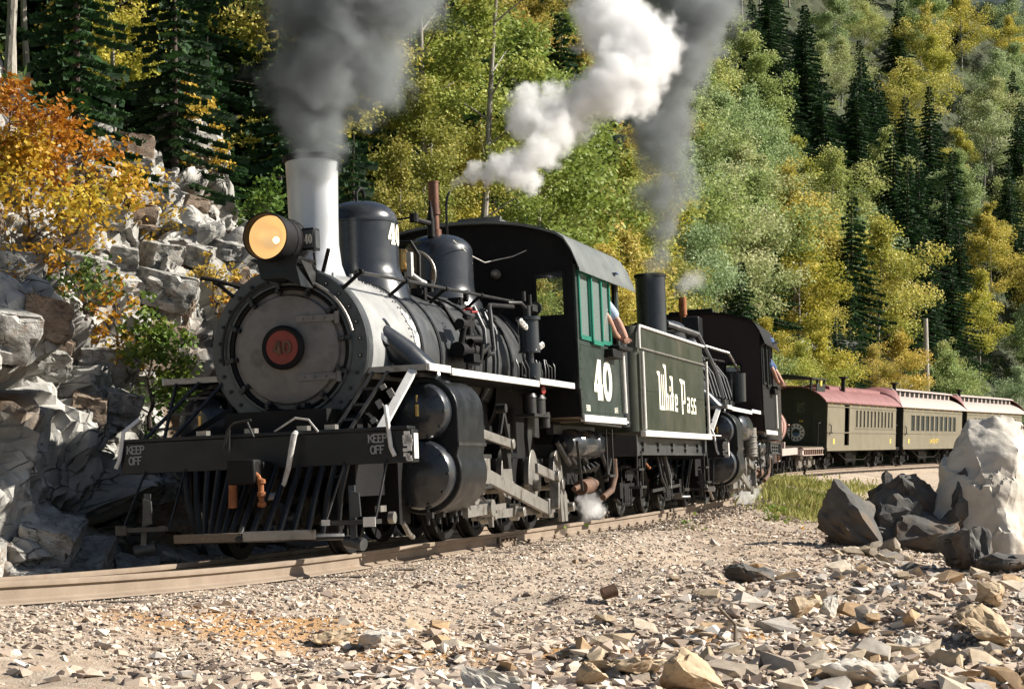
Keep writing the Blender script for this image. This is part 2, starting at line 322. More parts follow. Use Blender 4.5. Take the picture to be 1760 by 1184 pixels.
def build_loco(name, mw, two=False):
    R0 = empty(name, mw)
    fr = M['black']; ok = not two
    # --- boiler courses
    b = MB(); b.lathe([(.60, -.04), (.695, -.04), (.695, -1.30)], (0, 0, 1.725), (1, 0, 0), 64)
    b.v = [(x, y, z) for x, y, z in b.v]
    b.build('smokebox', M['silver'] if ok else M['jacket'], R0)
    b = MB(); b.lathe([(.69, -1.29), (.70, -1.31), (.70, -2.0), (.715, -3.3), (.76, -3.75), (.77, -5.0)], (0, 0, 1.725), (1, 0, 0), 64)
    boil = b.build('boiler', M['jacket'], R0)
    for x, r in ((-1.42, .712), (-1.95, .712), (-2.75, .722), (-3.35, .738), (-4.1, .78), (-4.6, .782)):
        b = MB(); b.lathe([(r - .015, x - .03), (r, x - .028), (r, x + .028), (r - .015, x + .03)], (0, 0, 1.725), (1, 0, 0), 56); b.build('boiler_band', M['black'], boil)
    if ok:   # flaked white paint left on the first course
        b = MB()
        for k in range(36):
            a = rnd.uniform(.0, .62); x = -1.18 - .1 * rnd.random() - (.62 - a) * .18; s_ = rnd.uniform(.012, .045)
            c, s2 = math.cos(a), math.sin(a)
            b.cyl((x, .694 * c, 1.725 + .694 * s2), (x, .703 * c, 1.725 + .703 * s2), s_, n=7)
        b.build('flaking_paint', M['white'], R0)
    rv = MB()
    for k in range(60):
        a = 2 * PI * k / 60
        for x in (-1.24, -1.17): rv.cyl((x, .69 * math.cos(a), 1.725 + .69 * math.sin(a)), (x, .71 * math.cos(a), 1.725 + .71 * math.sin(a)), .012, .006, 6)
    tag(rv.build('rivet_row', M['silver'] if ok else M['black'], R0), kind='stuff')
    # --- front
    b = MB(); b.lathe([(.715, -.10), (.715, -.004), (.70, .012), (.575, .012), (.565, .03), (.545, .03)], (0, 0, 1.725), (1, 0, 0), 64)
    ring = b.build('front_ring', M['sring'], R0)
    b = MB(); b.lathe([(.56, -.02), (.545, .02), (.53, .035), (.51, .02), (.50, -.02)], (0, 0, 1.725), (1, 0, 0), 64); b.build('sealing_ring', M['soot'], R0)
    b = MB(); b.lathe([(.51, .0), (.47, .01), (.455, .045), (.40, .062), (.2, .085), (.001, .09)], (0, 0, 1.725), (1, 0, 0), 64)
    door = b.build('smokebox_door', M['sfront'], R0)
    bolt = MB(); bolt.cyl((0, 0, 0), (.022, 0, 0), .017, n=6); bolt.cyl((.02, 0, 0), (.03, 0, 0), .010, .006, 8); bme = bolt.mesh('bolt', M['steeld'])
    for k in range(28):
        a = 2 * PI * (k + .4) / 28; link('bolt', bme, ring, (.010, .642 * math.cos(a), 1.725 + .642 * math.sin(a)))
    dg = MB(); dg.box((.03, 0, .02), (.04, .035, .10)); dg.cyl((.0, 0, 0), (.085, 0, 0), .022, .018, 8); dme = dg.mesh('door_clamp', M['steeld'])
    for k in range(12):
        a = 2 * PI * (k + .25) / 12; link('door_clamp', dme, R0, (.01, .50 * math.cos(a), 1.725 + .50 * math.sin(a)), (a - PI / 2, 0, 0))
    for z in (.245, -.245):
        b = MB(); b.bar((.085, .10, 1.725 + z), (.068, .44, 1.725 + z), .02, .055); b.cyl((.06, .455, 1.725 + z - .05), (.06, .455, 1.725 + z + .05), .024, n=10)
        for y in (.16, .25, .35): b.cyl((.08, y, 1.725 + z), (.105, y, 1.725 + z), .014, .01, 6)
        b.build('hinge', M['sfront'], door)
    b = MB(); b.tube([(.055, .60 * math.cos(a), 1.725 + .60 * math.sin(a)) for a in np.linspace(math.radians(12), math.radians(78), 14)], .013); b.build('front_handrail', M['steel'], R0)
    b = MB(); b.tube([(.05, .60 * math.cos(a), 1.725 + .60 * math.sin(a)) for a in np.linspace(math.radians(105), math.radians(190), 16)], .013); b.build('front_handrail', M['black'], R0)
    if ok:
        b = MB(); b.lathe([(.11, .05), (.11, .12), (.187, .13), (.187, .165), (.165, .18), (.14, .17)], (0, 0, 1.735), (1, 0, 0), 48)
        pl = b.build('number_plate', M['rustb'], R0); pl.data.materials[0] = M['soot']
        b = MB(); b.lathe([(.142, .165), (.142, .173), (.001, .173)], (0, 0, 1.735), (1, 0, 0), 40); b.build('plate_disc', M['red'], pl)
        text40('plate_digits', M['rustb'], pl, (.173, -.085, 1.68), (0, 1, 0), (0, 0, 1), .17, .11, .022, .012)
    # --- headlight on its bracket
    hx = 0 if ok else -.05; hz = 2.635 if ok else 2.30
    b = MB(); b.prism([(-.13, 2.43), (-.20, 2.47), (.25, 2.47), (.22, 2.40), (.26, 2.22), (.10, 2.30), (-.10, 2.30)] if ok else [(-.15, 2.05), (-.18, 2.14), (.18, 2.14), (.15, 2.05)], -.02, .34, (0, 0, 0), (0, 1, 0), (0, 0, 1))
    brk = b.build('headlight_bracket', M['black'], R0, bevel=.004)
    b = MB(); b.prism([(.0, 2.42), (.34, 2.44), (.05, 2.22)], .255, .265, (0, 0, 0), (1, 0, 0), (0, 0, 1)); b.v = [(x, -y if y < 0 else y, z) for x, y, z in b.v]; b.build('gusset_plate', M['steeld'], brk)
    b = MB(); b.lathe([(.001, -.12), (.12, -.11), (.185, -.05), (.19, .34), (.20, .345), (.20, .50), (.194, .505), (.188, .50), (.184, .40), (.178, .33)] , (hx, .02, hz), (1, 0, 0), 40)
    for k in range(3): b.lathe([(.192, .04 + k * .1), (.197, .045 + k * .1), (.192, .05 + k * .1)], (hx, .02, hz), (1, 0, 0), 40)
    hl = b.build('headlight', M['soot'], R0)
    b = MB(); b.lathe([(.001, .27), (.06, .28), (.12, .31), (.182, .41)], (hx, .02, hz), (1, 0, 0), 40)
    b.build('lamp_reflector', M['lens'] if ok else M['steeld'], hl)
    b = MB(); b.lathe([(.001, -.03), (.024, -.015), (.03, 0), (.024, .02), (.001, .03)], (hx + .36, .06, hz - .02), (1, 0, 0), 12); b.build('lamp_bulb', M['bulb'] if ok else M['steeld'], hl)
    if ok:
        b = MB(); b.box((.04, .24, 2.64), (.13, .11, .19)); nb = b.build('number_box', M['black'], R0, bevel=.006)
        b = MB(); b.box((.108, .24, 2.64), (.006, .088, .15)); b.box((.04, .298, 2.64), (.10, .006, .15)); b.build('number_glass', M['sring'], nb)
        text40('box_digits', M['cream'], nb, (.112, .207, 2.60), (0, 1, 0), (0, 0, 1), .07, .08, .011, .002)
        b = MB(); b.tube([(-.02, .24, 2.54), (-.05, .24, 2.40), (-.07, .30, 2.30)], .014); b.build('conduit', M['steeld'], nb)
        for s in (1, -1):
            b = MB(); b.tube([(-.06, .30 * s, 2.38), (.02, .36 * s, 2.46), (.05, .40 * s, 2.55)] if s > 0 else [(-.1, -.42, 2.28), (.06, -.66, 2.36), (.1, -.76, 2.38)], .018); b.build('flag_bracket', M['soot'], R0)
    # --- stack
    sx = -.63; b = MB()
    if ok: b.lathe([(.33, 2.30), (.315, 2.36), (.27, 2.40), (.235, 2.50), (.217, 2.68), (.218, 2.9), (.230, 3.35), (.236, 3.44), (.20, 3.44), (.19, 3.0), (.001, 2.9)], (sx, 0, 0), (0, 0, 1), 48)
    else: b.lathe([(.33, 2.30), (.29, 2.40), (.24, 2.5), (.235, 2.7), (.24, 3.66), (.20, 3.66), (.19, 3.0), (.001, 2.9)], (sx, 0, 0), (0, 0, 1), 40)
    st = b.build('stack', M['stack'] if ok else M['dome'], R0)
    b = MB(); b.lathe([(.232, 3.42), (.258, 3.425), (.258, 3.462), (.235, 3.475), (.19, 3.47)], (sx, 0, 0 if ok else .22), (0, 0, 1), 40); b.build('stack_rim', M['soot'], st)
    if ok:
        b = MB(); b.lathe([(.40, 2.28), (.405, 2.34), (.30, 2.385), (.30, 2.38)], (sx, 0, 0), (0, 0, 1), 40)
        for k in range(10):
            a = 2 * PI * k / 10 + .2; b.cyl((sx + .355 * math.cos(a), .355 * math.sin(a), 2.34), (sx + .355 * math.cos(a), .355 * math.sin(a), 2.40), .02, .016, 6)
        b.build('stack_base', M['silver'], st)
    # --- domes
    def dome(x, top, r, skirt, nm, crease=True):
        z1 = top - r * .62; p = [(skirt + .05, 2.20), (skirt, 2.34), (skirt - .01, 2.42), (r + .03, 2.50), (r + .005, 2.56), (r, 2.62), (r, z1)]
        if crease: p += [(r + .008, z1 + .005), (r + .008, z1 + .02), (r, z1 + .025)]
        for k in range(1, 9):
            a = PI / 2 * k / 8; p.append((r * math.cos(a) ** .8 if k < 8 else .001, z1 + .025 + (top - z1 - .025) * math.sin(a)))
        b = MB(); b.lathe(p, (x, 0, 0), (0, 0, 1), 48); return b.build(nm, M['dome'], R0, ang=50)
    d1 = dome(-1.78 if ok else -2.0, 3.22 if ok else 3.05, .36, .45, 'sand_dome')
    if ok:
        b = MB(); b.tube([(-1.72, 0, 3.19), (-1.72, 0, 3.30), (-1.76, .02, 3.345), (-1.82, .03, 3.34), (-1.85, .03, 3.26)], .016); b.build('lifting_hook', M['soot'], d1)
        # number on the curved side of the dome
        g = text40('dome_number', M['cream'], d1, (0, 0, 0), (1, 0, 0), (0, 1, 0), .26, .20, .04, .004)
        for v in g.data.vertices:
            a = PI / 2 - (.13 - v.co.x) / .362 + .0; rr = .362 + v.co.z; zz = 2.78 + v.co.y
            a = PI / 2 + (v.co.x - .16) / .362
            v.co = V(-1.78 - rr * math.cos(PI - a) * 1.0, 0, 0) + V(0, rr * math.sin(a), zz)
    else:
        b = MB(); b.lathe([(.364, -.012), (.368, 0), (.364, .012)], (-2.0, 0, 2.85), (0, 0, 1), 40); b.build('dome_stripe', M['white'], d1)
    d2 = dome(-4.12, 3.17 if ok else 2.95, .37, .46, 'steam_dome', False)
    if ok:
        b = MB(); b.cyl((-4.05, 0, 3.15), (-4.05, 0, 3.22), .07); b.cyl((-4.05, 0, 3.2), (-4.05, 0, 3.40), .05); b.cyl((-4.05, 0, 3.38), (-4.05, 0, 3.42), .065); b.cyl((-4.05, 0, 3.42), (-4.05, 0, 3.72), .058); b.cyl((-4.05, 0, 3.40), (-4.05, 0, 3.44), .03)
        b.cyl((-4.05, 0, 3.72), (-4.05, 0, 3.735), .062); b.build('whistle', mat('rusty_bronze', (.19, .085, .05), (.10, .05, .035), .5, .5, 12), d2)
        b = MB(); b.cyl((-3.86, .02, 3.12), (-3.86, .02, 3.32), .04); b.cyl((-3.86, .02, 3.32), (-3.86, .02, 3.44), .032, .02); b.cyl((-3.86, .02, 3.44), (-3.86, .02, 3.50), .012)
        b.tube([(-3.86, .02, 3.26), (-3.72, -.03, 3.27), (-3.60, -.06, 3.28)], .03); b.cyl((-3.58, -.07, 3.25), (-3.58, -.07, 3.34), .05, n=10); b.cyl((-3.95, -.02, 3.12), (-3.95, -.02, 3.38), .025)
        b.build('safety_valve', M['soot'], d2)
        b = MB(); b.tube([(-4.28, .06, 3.10), (-4.28, .06, 3.50), (-4.30, .07, 3.60), (-4.36, .08, 3.66)], .014); b.build('steam_pipe', M['steeld'], d2)
        b = MB(); b.tube([(-3.72, .3, 3.05), (-4.1, .36, 2.93), (-4.6, .37, 2.9), (-4.9, .6, 2.98), (-4.98, .75, 3.05)], .006, 6); b.build('whistle_cord', M['hose'], R0)
        # bell and its yoke
        b = MB(); b.lathe([(.001, .20), (.05, .19), (.075, .14), (.085, .06), (.12, 0), (.125, -.02), (.11, -.02), (.06, .1)], (-2.95, 0, 2.70), (0, 0, 1), 24)
        bell = b.build('bell', M['brass'], R0)
        b = MB(); b.tube([(-2.95, -.17, 2.42), (-2.95, -.18, 2.82), (-2.95, -.1, 2.96), (-2.95, .1, 2.96), (-2.95, .18, 2.82), (-2.95, .17, 2.42)], .022); b.box((-2.95, 0, 2.42), (.14, .42, .05))
        b.build('bell_yoke', M['soot'], bell)
        b = MB(); b.box((-2.82, .13, 2.72), (.07, .05, .24)); b.tube([(-2.83, .14, 2.62), (-2.9, .2, 2.56), (-3.02, .22, 2.54)], .026)
        b.build('bell_bracket', M['hose'], bell)
        b = MB(); b.tube([(-3.24, .25 * math.sin(a), 2.66 + .25 * math.cos(a)) for a in np.linspace(.1, 2.6, 12)], .014); b.build('bell_wheel', M['steel'], bell)
        for x, z0 in ((-2.2, 2.38), (-3.35, 2.38)):      # sand and lubricator gear beside the domes
            b = MB(); b.box((x - .3, .33, z0), (.12, .14, .12)); b.cyl((x - .45, .33, z0 - .02), (x - .18, .36, z0 + .02), .035); b.tube([(x - .3, .36, z0), (x - .42, .52, z0 - .1), (x - .44, .66, z0 - .35)], .02)
            b.cyl((x - .36, .42, z0 + .02), (x - .36, .42, z0 + .14), .03); b.build('sand_valve', M['soot'], R0)
    else:
        b = MB(); b.cyl((-4.2, 0, 2.9), (-4.2, 0, 3.3), .05); b.cyl((-4.2, 0, 3.3), (-4.2, 0, 3.62), .07); b.build('whistle', M['rust'], d2)
        b = MB(); b.box((-3.5, .25, 3.02), (.5, .3, .35)); b.build('electric_generator', M['black'], R0, bevel=.02)
        for k in range(7):
            b = MB(); b.tube([(-1.5 - k * .42, .55 * s if False else .0, 2.4) if False else (-1.2 - k * .45, .3, 2.36), (-1.3 - k * .45, .5, 2.45), (-1.5 - k * .45, .70, 2.15), (-1.55 - k * .45, .80, 1.75)], .03); b.build('boiler_pipe', M['jacket'], R0)
        b = MB(); b.tube([(-1.5, .1, 2.95), (-2.2, .5, 2.8), (-2.6, .72, 2.2), (-2.7, .80, 1.75)], .06); b.build('feed_pipe', M['jacket'], R0)
        b = MB(); b.tube([(-4.0, .3, 2.75), (-4.4, .75, 2.6), (-5.0, .85, 2.3)], .028); b.build('reach_rod', M['steel'], R0)
    # --- side handrails
    for s in (1, -1):
        hr = MB(); hr.tube([(.05, .64 * s, 2.34), (-1.5, .66 * s, 2.38), (-4.82, .66 * s, 2.465)], .016); h_ = hr.build('handrail', M['steeld'], R0)
        for x in (0, -1.15, -2.3, -3.45, -4.55):
            b = MB(); zz = 2.34 - .026 * x; b.bar((x, .66 * s, zz), (x + .02, .50 * s, zz - .13), .022, .03); b.cyl((x - .025, .66 * s, zz), (x + .025, .66 * s, zz), .027, n=8); b.build('handrail_bracket', M['soot'], h_)
    # --- running boards
    for s in (1, -1):
        for x0, x1, y1, z in ((-.05, -.62, 1.20, 1.515), (-.66, -3.5, 1.20, 1.50), (-3.55, -4.99, 1.20, 1.53)):
            b = MB(); b.box(((x0 + x1) / 2, (y1 * s + .62 * s) / 2, z), (abs(x1 - x0), y1 - .62, .03)); rb = b.build('running_board', M['soot'], R0)
            b = MB(); b.box(((x0 + x1) / 2, (y1 + .012) * s, z + .002), (abs(x1 - x0) + .004, .024, .062)); b.build('board_edge', M['white'], rb, bevel=.004)
        b = MB(); b.box((-.04, .91 * s, 1.515), (.024, .58, .05)); b.build('deck_edge', M['steel'], R0)
    # --- boiler side fittings (camera side)
    b = MB(); P = [(-.52, .62, 1.86), (-.62, .80, 1.68), (-.70, .98, 1.45), (-.78, 1.02, 1.30)]
    b.tube(P, [.10, .13, .155, .18], 20); b.lathe([(.16, -.02), (.16, .02), (.10, .03)], (-.50, .655, 1.88), (.1, .8, .35), 20)
    b.build('steam_delivery_pipe', M['dome'], R0)
    b = MB(); P = [(x, -y, z) for x, y, z in P]; b.tube(P, [.10, .13, .155, .18], 16); b.build('steam_delivery_pipe', M['black'], R0)
    if ok:
        b = MB(); b.cyl((-2.15, .80, 1.80), (-2.62, .82, 1.80), .075, n=14); b.cyl((-2.2, .82, 1.83), (-2.2, .86, 2.02), .03); b.cyl((-2.12, .84, 2.04), (-2.28, .84, 2.04), .05, n=10)
        b.cyl((-2.42, .84, 1.8), (-2.42, .84, 2.12), .035); b.box((-2.42, .84, 2.06), (.22, .05, .07)); b.cyl((-2.3, .84, 2.12), (-2.54, .84, 2.12), .025); b.cyl((-2.35, .8, 1.9), (-2.5, .92, 1.9), .05)
        b.cyl((-2.55, .84, 1.8), (-2.95, .84, 1.80), .05, n=12); b.cyl((-2.75, .84, 1.8), (-2.79, .84, 1.8), .085, n=12); b.box((-2.4, .88, 1.72), (.3, .1, .08))
        fv = b.build('feed_check_valve', M['soot'], R0)
        b = MB(); b.lathe([(.035, -.05), (.045, 0), (.035, .05)], (-2.35, .86, 1.86), (1, .6, .4), 12); b.cyl((-2.48, .93, 1.72), (-2.48, .95, 1.86), .022); b.cyl((-2.6, .9, 1.78), (-2.68, .96, 1.86), .03); b.build('valve_body', M['steeld'], fv)
        b = MB(); b.lathe([(.045, 0), (.05, .008), (.045, .016)], (-2.4, .84, 2.19), (0, 0, 1), 14); b.cyl((-2.32, .9, 2.16), (-2.44, .92, 2.17), .012); b.build('valve_wheel', M['redp'], fv)
        b = MB(); b.tube([(-2.9, .84, 1.80), (-3.2, .84, 1.81), (-3.26, .83, 1.86), (-3.28, .80, 2.2), (-3.32, .78, 2.30), (-3.5, .74, 2.33), (-4.4, .72, 2.38)], .024); b.build('feed_pipe', M['steeld'], fv)
        for x in (-3.32, -3.44, -3.05):
            b = MB(); b.tube([(x, .70, 2.28), (x, .80, 2.05), (x + .02, .82, 1.75), (x, .80, 1.52)], .022); b.build('injector_pipe', M['jacket'], R0)
        # air pump in front of the cab
        b = MB(); b.lathe([(.001, 2.235), (.13, 2.225), (.13, 2.19), (.108, 2.18), (.108, 1.88), (.118, 1.875), (.118, 1.85), (.001, 1.85)], (-3.98, 1.0, 0), (0, 0, 1), 28)
        b.cyl((-3.98, 1, 1.85), (-3.98, 1, 1.75), .045); b.lathe([(.001, 1.75), (.12, 1.74), (.12, 1.56), (.001, 1.54)], (-3.98, 1.0, 0), (0, 0, 1), 24)
        ap = b.build('air_pump', M['dome'], R0)
        b = MB(); b.cyl((-3.95, 1.0, 2.22), (-3.95, 1.0, 2.34), .04); b.tube([(-3.95, 1.0, 2.3), (-3.8, .98, 2.36), (-3.6, .9, 2.35)], .018); b.box((-4.15, 1.0, 2.33), (.2, .07, .07)); b.cyl((-4.27, 1.0, 2.34), (-4.30, 1.0, 2.34), .07, n=16)
        b.cyl((-4.02, 1.02, 2.34), (-4.02, 1.02, 2.46), .014); b.cyl((-3.85, 1.0, 2.38), (-3.85, 1.0, 2.48), .02); b.build('pump_valve_gear', M['steeld'], ap)
        b = MB()
        for x, z in ((-4.22, 1.93), (-4.30, 1.95), (-3.6, 2.12), (-3.68, 2.10), (-3.52, 2.14)): b.lathe([(.001, -.03), (.03, -.02), (.035, .01), (.001, .03)], (x, 1.05, z), (.4, 1, .1), 12)
        b.build('grease_cup', M['hose'], ap)
        b = MB(); r2 = random.Random(3)
        for k in range(12):
            x = -3.45 - .13 * k; b.tube([(x, 1.02, 1.54), (x + .02, 1.03, 1.66 + .1 * r2.random()), (x + .05 * r2.uniform(-1, 1), 1.0, 1.72 + .1 * r2.random())], .009, 6)
            if k % 3 == 0: b.lathe([(.001, -.025), (.025, 0), (.001, .025)], (x, 1.08, 1.58), (0, 0, 1), 8)
        b.build('small_piping', M['steeld'], R0)
        # lamp on the cab front and lower lubricator under the board
        b = MB(); b.lathe([(.001, 0), (.05, .01), (.055, .07), (.03, .12), (.001, .13)], (-4.95, .40, 2.80), (1, 0, 0), 16); b.build('cab_front_lamp', M['steel'], R0)
        b = MB(); b.box((-3.95, 1.02, 1.20), (.62, .2, .03)); 
        for x, r, h in ((-3.72, .07, .17), (-4.02, .085, .16), (-4.27, .06, .05)):
            b.cyl((x, 1.05, 1.21 if h > .1 else 1.08), (x, 1.05, 1.21 + h if h > .1 else 1.24), r, n=18)
            if h > .1: b.cyl((x, 1.05, 1.21 + h), (x, 1.05, 1.25 + h), r * 1.15, r * .9, 18)
        b.build('air_strainer', M['steeld'], R0)
        b = MB(); b.lathe([(.001, 0), (.045, .005), (.045, .015), (.03, .018), (.001, .018)], (-3.95, 1.13, 1.46), (.25, 1, 0), 16); b.build('gauge', M['redp'], R0)
    else:
        b = MB(); b.lathe([(.001, 2.2), (.13, 2.19), (.12, 1.7), (.001, 1.68)], (-3.6, 1.0, 0), (0, 0, 1), 24); b.build('air_pump', M['dome'], R0)
        b = MB(); b.lathe([(.001, -1.7), (.2, -1.72), (.25, -1.8), (.25, -2.9), (.2, -3.0), (.001, -3.02)], (-.6, .98, 1.25), (1, 0, 0), 24)
        b.lathe([(.252, -2.0), (.258, -1.98), (.252, -1.96)], (-.6, .98, 1.25), (1, 0, 0), 24); b.build('air_tank', M['dome'], R0)
        b = MB(); b.cyl((-4.1, 1.1, 1.25), (-4.1, 1.1, .75), .12, n=20)
        for z in (.8, .9, 1.0, 1.1): b.lathe([(.12, -.015), (.135, 0), (.12, .015)], (-4.1, 1.1, z), (0, 0, 1), 20)
        b.build('compressor_cylinder', M['steel'], R0)
    # --- cylinders: jacketed casting each side with piston head and valve chest head
    for s in (1, -1):
        o = (0, 0, 0)
        out = []
        for a in np.linspace(PI * .75, 0, 12): out.append((1.0 + .30 * math.cos(a), 1.16 + .30 * math.sin(a)))
        out += [(1.30, .98), (1.30, .86)]
        for a in np.linspace(math.radians(25), math.radians(-150), 16): out.append((.97 + .345 * math.cos(a), .63 + .345 * math.sin(a)))
        out += [(.62, .70), (.62, 1.2)]
        out = [(y * s, z) for y, z in out]
        b = MB(); b.prism(out if s > 0 else out[::-1], -1.28 , -.52, (0, 0, 0), (0, 1, 0), (0, 0, 1))
        cy_ = b.build('cylinder_block', M['black'], R0, bevel=.012)
        b = MB(); e = [(p[0] * 1.0, p[1]) for p in out[4:30]]
        b2 = MB()
        for zc, yc, r in ((1.16, 1.0, .25), (.63, .97, .30)):
            b2.lathe([(r, -.54), (r, -.42), (r * .93, -.38), (r * .55, -.33), (r * .3, -.32), (.001, -.315)], (0, yc * s, zc), (1, 0, 0), 40)
            for k in range(10):
                a = 2 * PI * k / 10; b2.cyl((-.40, yc * s + r * .9 * math.cos(a), zc + r * .9 * math.sin(a)), (-.365, yc * s + r * .88 * math.cos(a), zc + r * .88 * math.sin(a)), .013, n=6)
        b2.build('cylinder_head', M['dome'], cy_)
        b = MB(); b.cyl((-.33, 1.0 * s, 1.12), (-.33, 1.0 * s, 1.22), .025, n=10); b.cyl((-.33, 1.0 * s, 1.24), (-.33, 1.0 * s, 1.30), .012, n=8); b.build('relief_valve', M['brass'], cy_)
        for z in (.875, ): 
            b = MB(); b.bar((-.50, 1.302 * s, z), (-1.3, 1.302 * s, z), .012, .03); b.build('jacket_seam', M['steeld'], cy_)
        b = MB()
        for x in (-.45, -.75, -1.1, -1.25): b.cyl((x, 1.02 * s, .33), (x, 1.02 * s, .2), .018, n=8); b.box((x, 1.04 * s, .28), (.05, .06, .05))
        b.build('drain_cock', M['steeld'], cy_)
        b = MB(); b.box((-1.5, .98 * s, .63), (.5, .14, .5)); b.box((-1.42, 1.16 * s, .66), (.06, .08, .40)); b.tube([(-1.36, 1.22 * s, .85), (-1.36, 1.22 * s, .42), (-1.46, 1.22 * s, .38)], .014); b.box((-1.55, 1.12 * s, .9), (.25, .1, .1))
        b.build('guide_yoke', M['steeld'], R0)
        b = MB(); b.bar((-1.3, 1.0 * s, .78), (-2.3, 1.0 * s, .78), .10, .04); b.bar((-1.3, 1.0 * s, .50), (-2.3, 1.0 * s, .50), .10, .04); b.cyl((-1.28, .98 * s, .63), (-2.0, .98 * s, .63), .03); b.build('crosshead_guide', M['steeld'], R0)
        b = MB(); b.box((-2.05, 1.0 * s, .64), (.22, .16, .24)); b.build('crosshead', M['steel'], R0, bevel=.01)
    # --- frame, wheels, rods
    b = MB()
    for s in (1, -1):
        b.box((-3.1, .72 * s, .62), (7.3, .08, .30)); b.box((-3.3, .62 * s, 1.2), (6.4, .04, .55))
    b.box((-1.0, 0, .9), (2.1, 1.2, .5)); b.box((-4.6, 0, 1.0), (1.4, 1.1, .5)); b.box((-.2, 0, 1.05), (1.1, .9, .3))
    
    for s in (1, -1): b.box((-.30, .70 * s, .52), (.28, .34, .60))  # dark boxes added as shade over the greyish cylinder faces
    b.build('frame', M['soot'], R0)
    b = MB(); b.lathe([(.74, -5.0), (.74, -3.6)], (0, 0, 1.5), (1, 0, 0), 32, 0, 2 * PI); b.box((-4.4, 0, 1.15), (1.3, 1.42, .75)); b.build('firebox', M['soot'], R0)
    def wheel(r, x, y, s, sp, nm='driving_wheel'):
        b = MB(); b.lathe([(r - .07, -.05), (r + .025, -.05), (r + .025, -.03), (r, -.02), (r - .005, .06), (r - .07, .06)], (0, 0, 0), (0, s, 0), 40, closed=True)
        b.lathe([(.001, -.05), (.09, -.05), (.09, .08), (.001, .08)], (0, 0, 0), (0, s, 0), 16)
        for k in range(sp):
            a = 2 * PI * k / sp; b.bar((.07 * math.cos(a), 0, .07 * math.sin(a)), ((r - .06) * math.cos(a), 0, (r - .06) * math.sin(a)), .035, .045, (0, 1, 0))
        o = b.build(nm, M['soot'], R0); o.location = (x, y, r + .002); return o
    AX = (-2.35, -3.35, -4.35, -5.35)
    for s in (1, -1):
        for x in AX: wheel(.47, x, .49 * s, s, 12)
        wheel(.33, .12, .49 * s, s, 8, 'pilot_wheel')
        for i, x in enumerate(AX):
            b = MB(); cw = [(-.33 * math.cos(a) * .62, .02 + .36 * math.sin(a)) for a in np.linspace(0, PI, 14)] + [(.12, -.10), (.07, -.30), (-.07, -.30), (-.12, -.10)]
            b.prism(cw, -.03, .03, (x, .86 * s, .48), (1, 0, 0), (0, 0, 1)); b.cyl((x, .5 * s, .48), (x, .95 * s, .48), .06); b.cyl((x, .86 * s, .23), (x, 1.06 * s, .23), .05)
            b.build('crank_counterweight', M['steel'], R0, bevel=.006)
        b = MB(); b.bar((AX[0] + .1, .94 * s, .23), (AX[-1] - .1, .94 * s, .23), .035, .085)
        for x in AX: b.cyl((x, .91 * s, .23), (x, .985 * s, .23), .085, n=18)
        b.build('coupling_rod', M['steel'], R0)
        b = MB(); b.bar((-2.0, 1.03 * s, .63), (-4.35, 1.03 * s, .23), .045, .13); b.box((-4.36, 1.03 * s, .24), (.17, .07, .2)); b.box((-2.05, 1.03 * s, .63), (.16, .07, .15)); b.build('main_rod', M['steel'], R0, bevel=.006)
        b = MB(); b.bar((-1.3, 1.12 * s, 1.03), (-2.95, 1.06 * s, .90), .035, .085); b.cyl((-2.92, .98 * s, .90), (-2.92, 1.1 * s, .90), .05); b.build('valve_rod', M['steel'], R0, bevel=.005)
        b = MB(); b.prism([(.06, .32), (.10, .1), (.03, -.12), (-.06, -.12), (-.04, .1), (-.06, .32)], -.03, .03, (-2.98, 1.0 * s, .78), (1, 0, 0), (0, 0, 1)); b.bar((-2.75, 1.05 * s, 1.22), (-2.96, 1.05 * s, .82), .03, .04); b.bar((-2.75, 1.05 * s, 1.22), (-2.6, 1.05 * s, 1.0), .03, .04); b.cyl((-2.62, 1.02 * s, 1.24), (-2.62, 1.12 * s, 1.24), .045)
        b.build('rocker_link', M['steeld'], R0)
        b = MB(); b.bar((-3.7, 1.10 * s, .66), (-4.42, 1.10 * s, .56), .035, .10); b.cyl((-4.4, 1.0 * s, .57), (-4.4, 1.16 * s, .57), .06); b.bar((-4.42, 1.1 * s, .56), (-4.35, 1.1 * s, .23), .05, .10, (0, 1, 0)); b.build('eccentric_rod', M['steel'], R0, bevel=.005)
        b = MB(); b.bar((-1.32, 1.08 * s, .28), (-2.15, 1.08 * s, .30), .05, .10); b.cyl((-2.0, 1.02 * s, .30), (-2.0, 1.14 * s, .30), .08, n=16); b.bar((-2.12, 1.1 * s, .30), (-2.5, 1.1 * s, .31), .03, .05); b.box((-2.1, 1.08 * s, .19), (.04, .04, .14))
        b.build('union_link', M['steel'], R0)
        b = MB(); b.tube([(-1.3, .95 * s, 1.18), (-1.75, .95 * s, 1.18), (-1.95, .95 * s, 1.17), (-2.0, .95 * s, 1.05), (-2.0, .95 * s, .88)], .03, 8); b.box((-1.8, .9 * s, 1.0), (.24, .05, .3)); b.build('motion_bracket', M['jacket'], R0)
        b = MB(); b.prism([(0, .36), (.30, .36), (.30, 0), (.02, .02), (-.12, -.2), (-.16, .0), (-.12, .25)], -.02, .02, (-4.15, .92 * s, .98), (-1, 0, 0), (0, 0, 1)); b.build('spring_hanger', M['steeld'], R0)
        for x in (-5.1, -5.35, -5.9):
            b = MB(); b.tube([(x, .95 * s, .95), (x - .18, .98 * s, .80), (x - .42, .98 * s, .70)], .03); b.build('spring_leaf', M['steeld'], R0)
        b = MB(); b.lathe([(.001, -5.4), (.12, -5.42), (.16, -5.5), (.16, -6.8), (.12, -6.88), (.001, -6.9)], (0, .95 * s, .92), (1, 0, 0), 24)
        for x in (-5.7, -5.8, -6.5): b.lathe([(.16, -.02), (.172, 0), (.16, .02)], (x, .95 * s, .92), (1, 0, 0), 24)
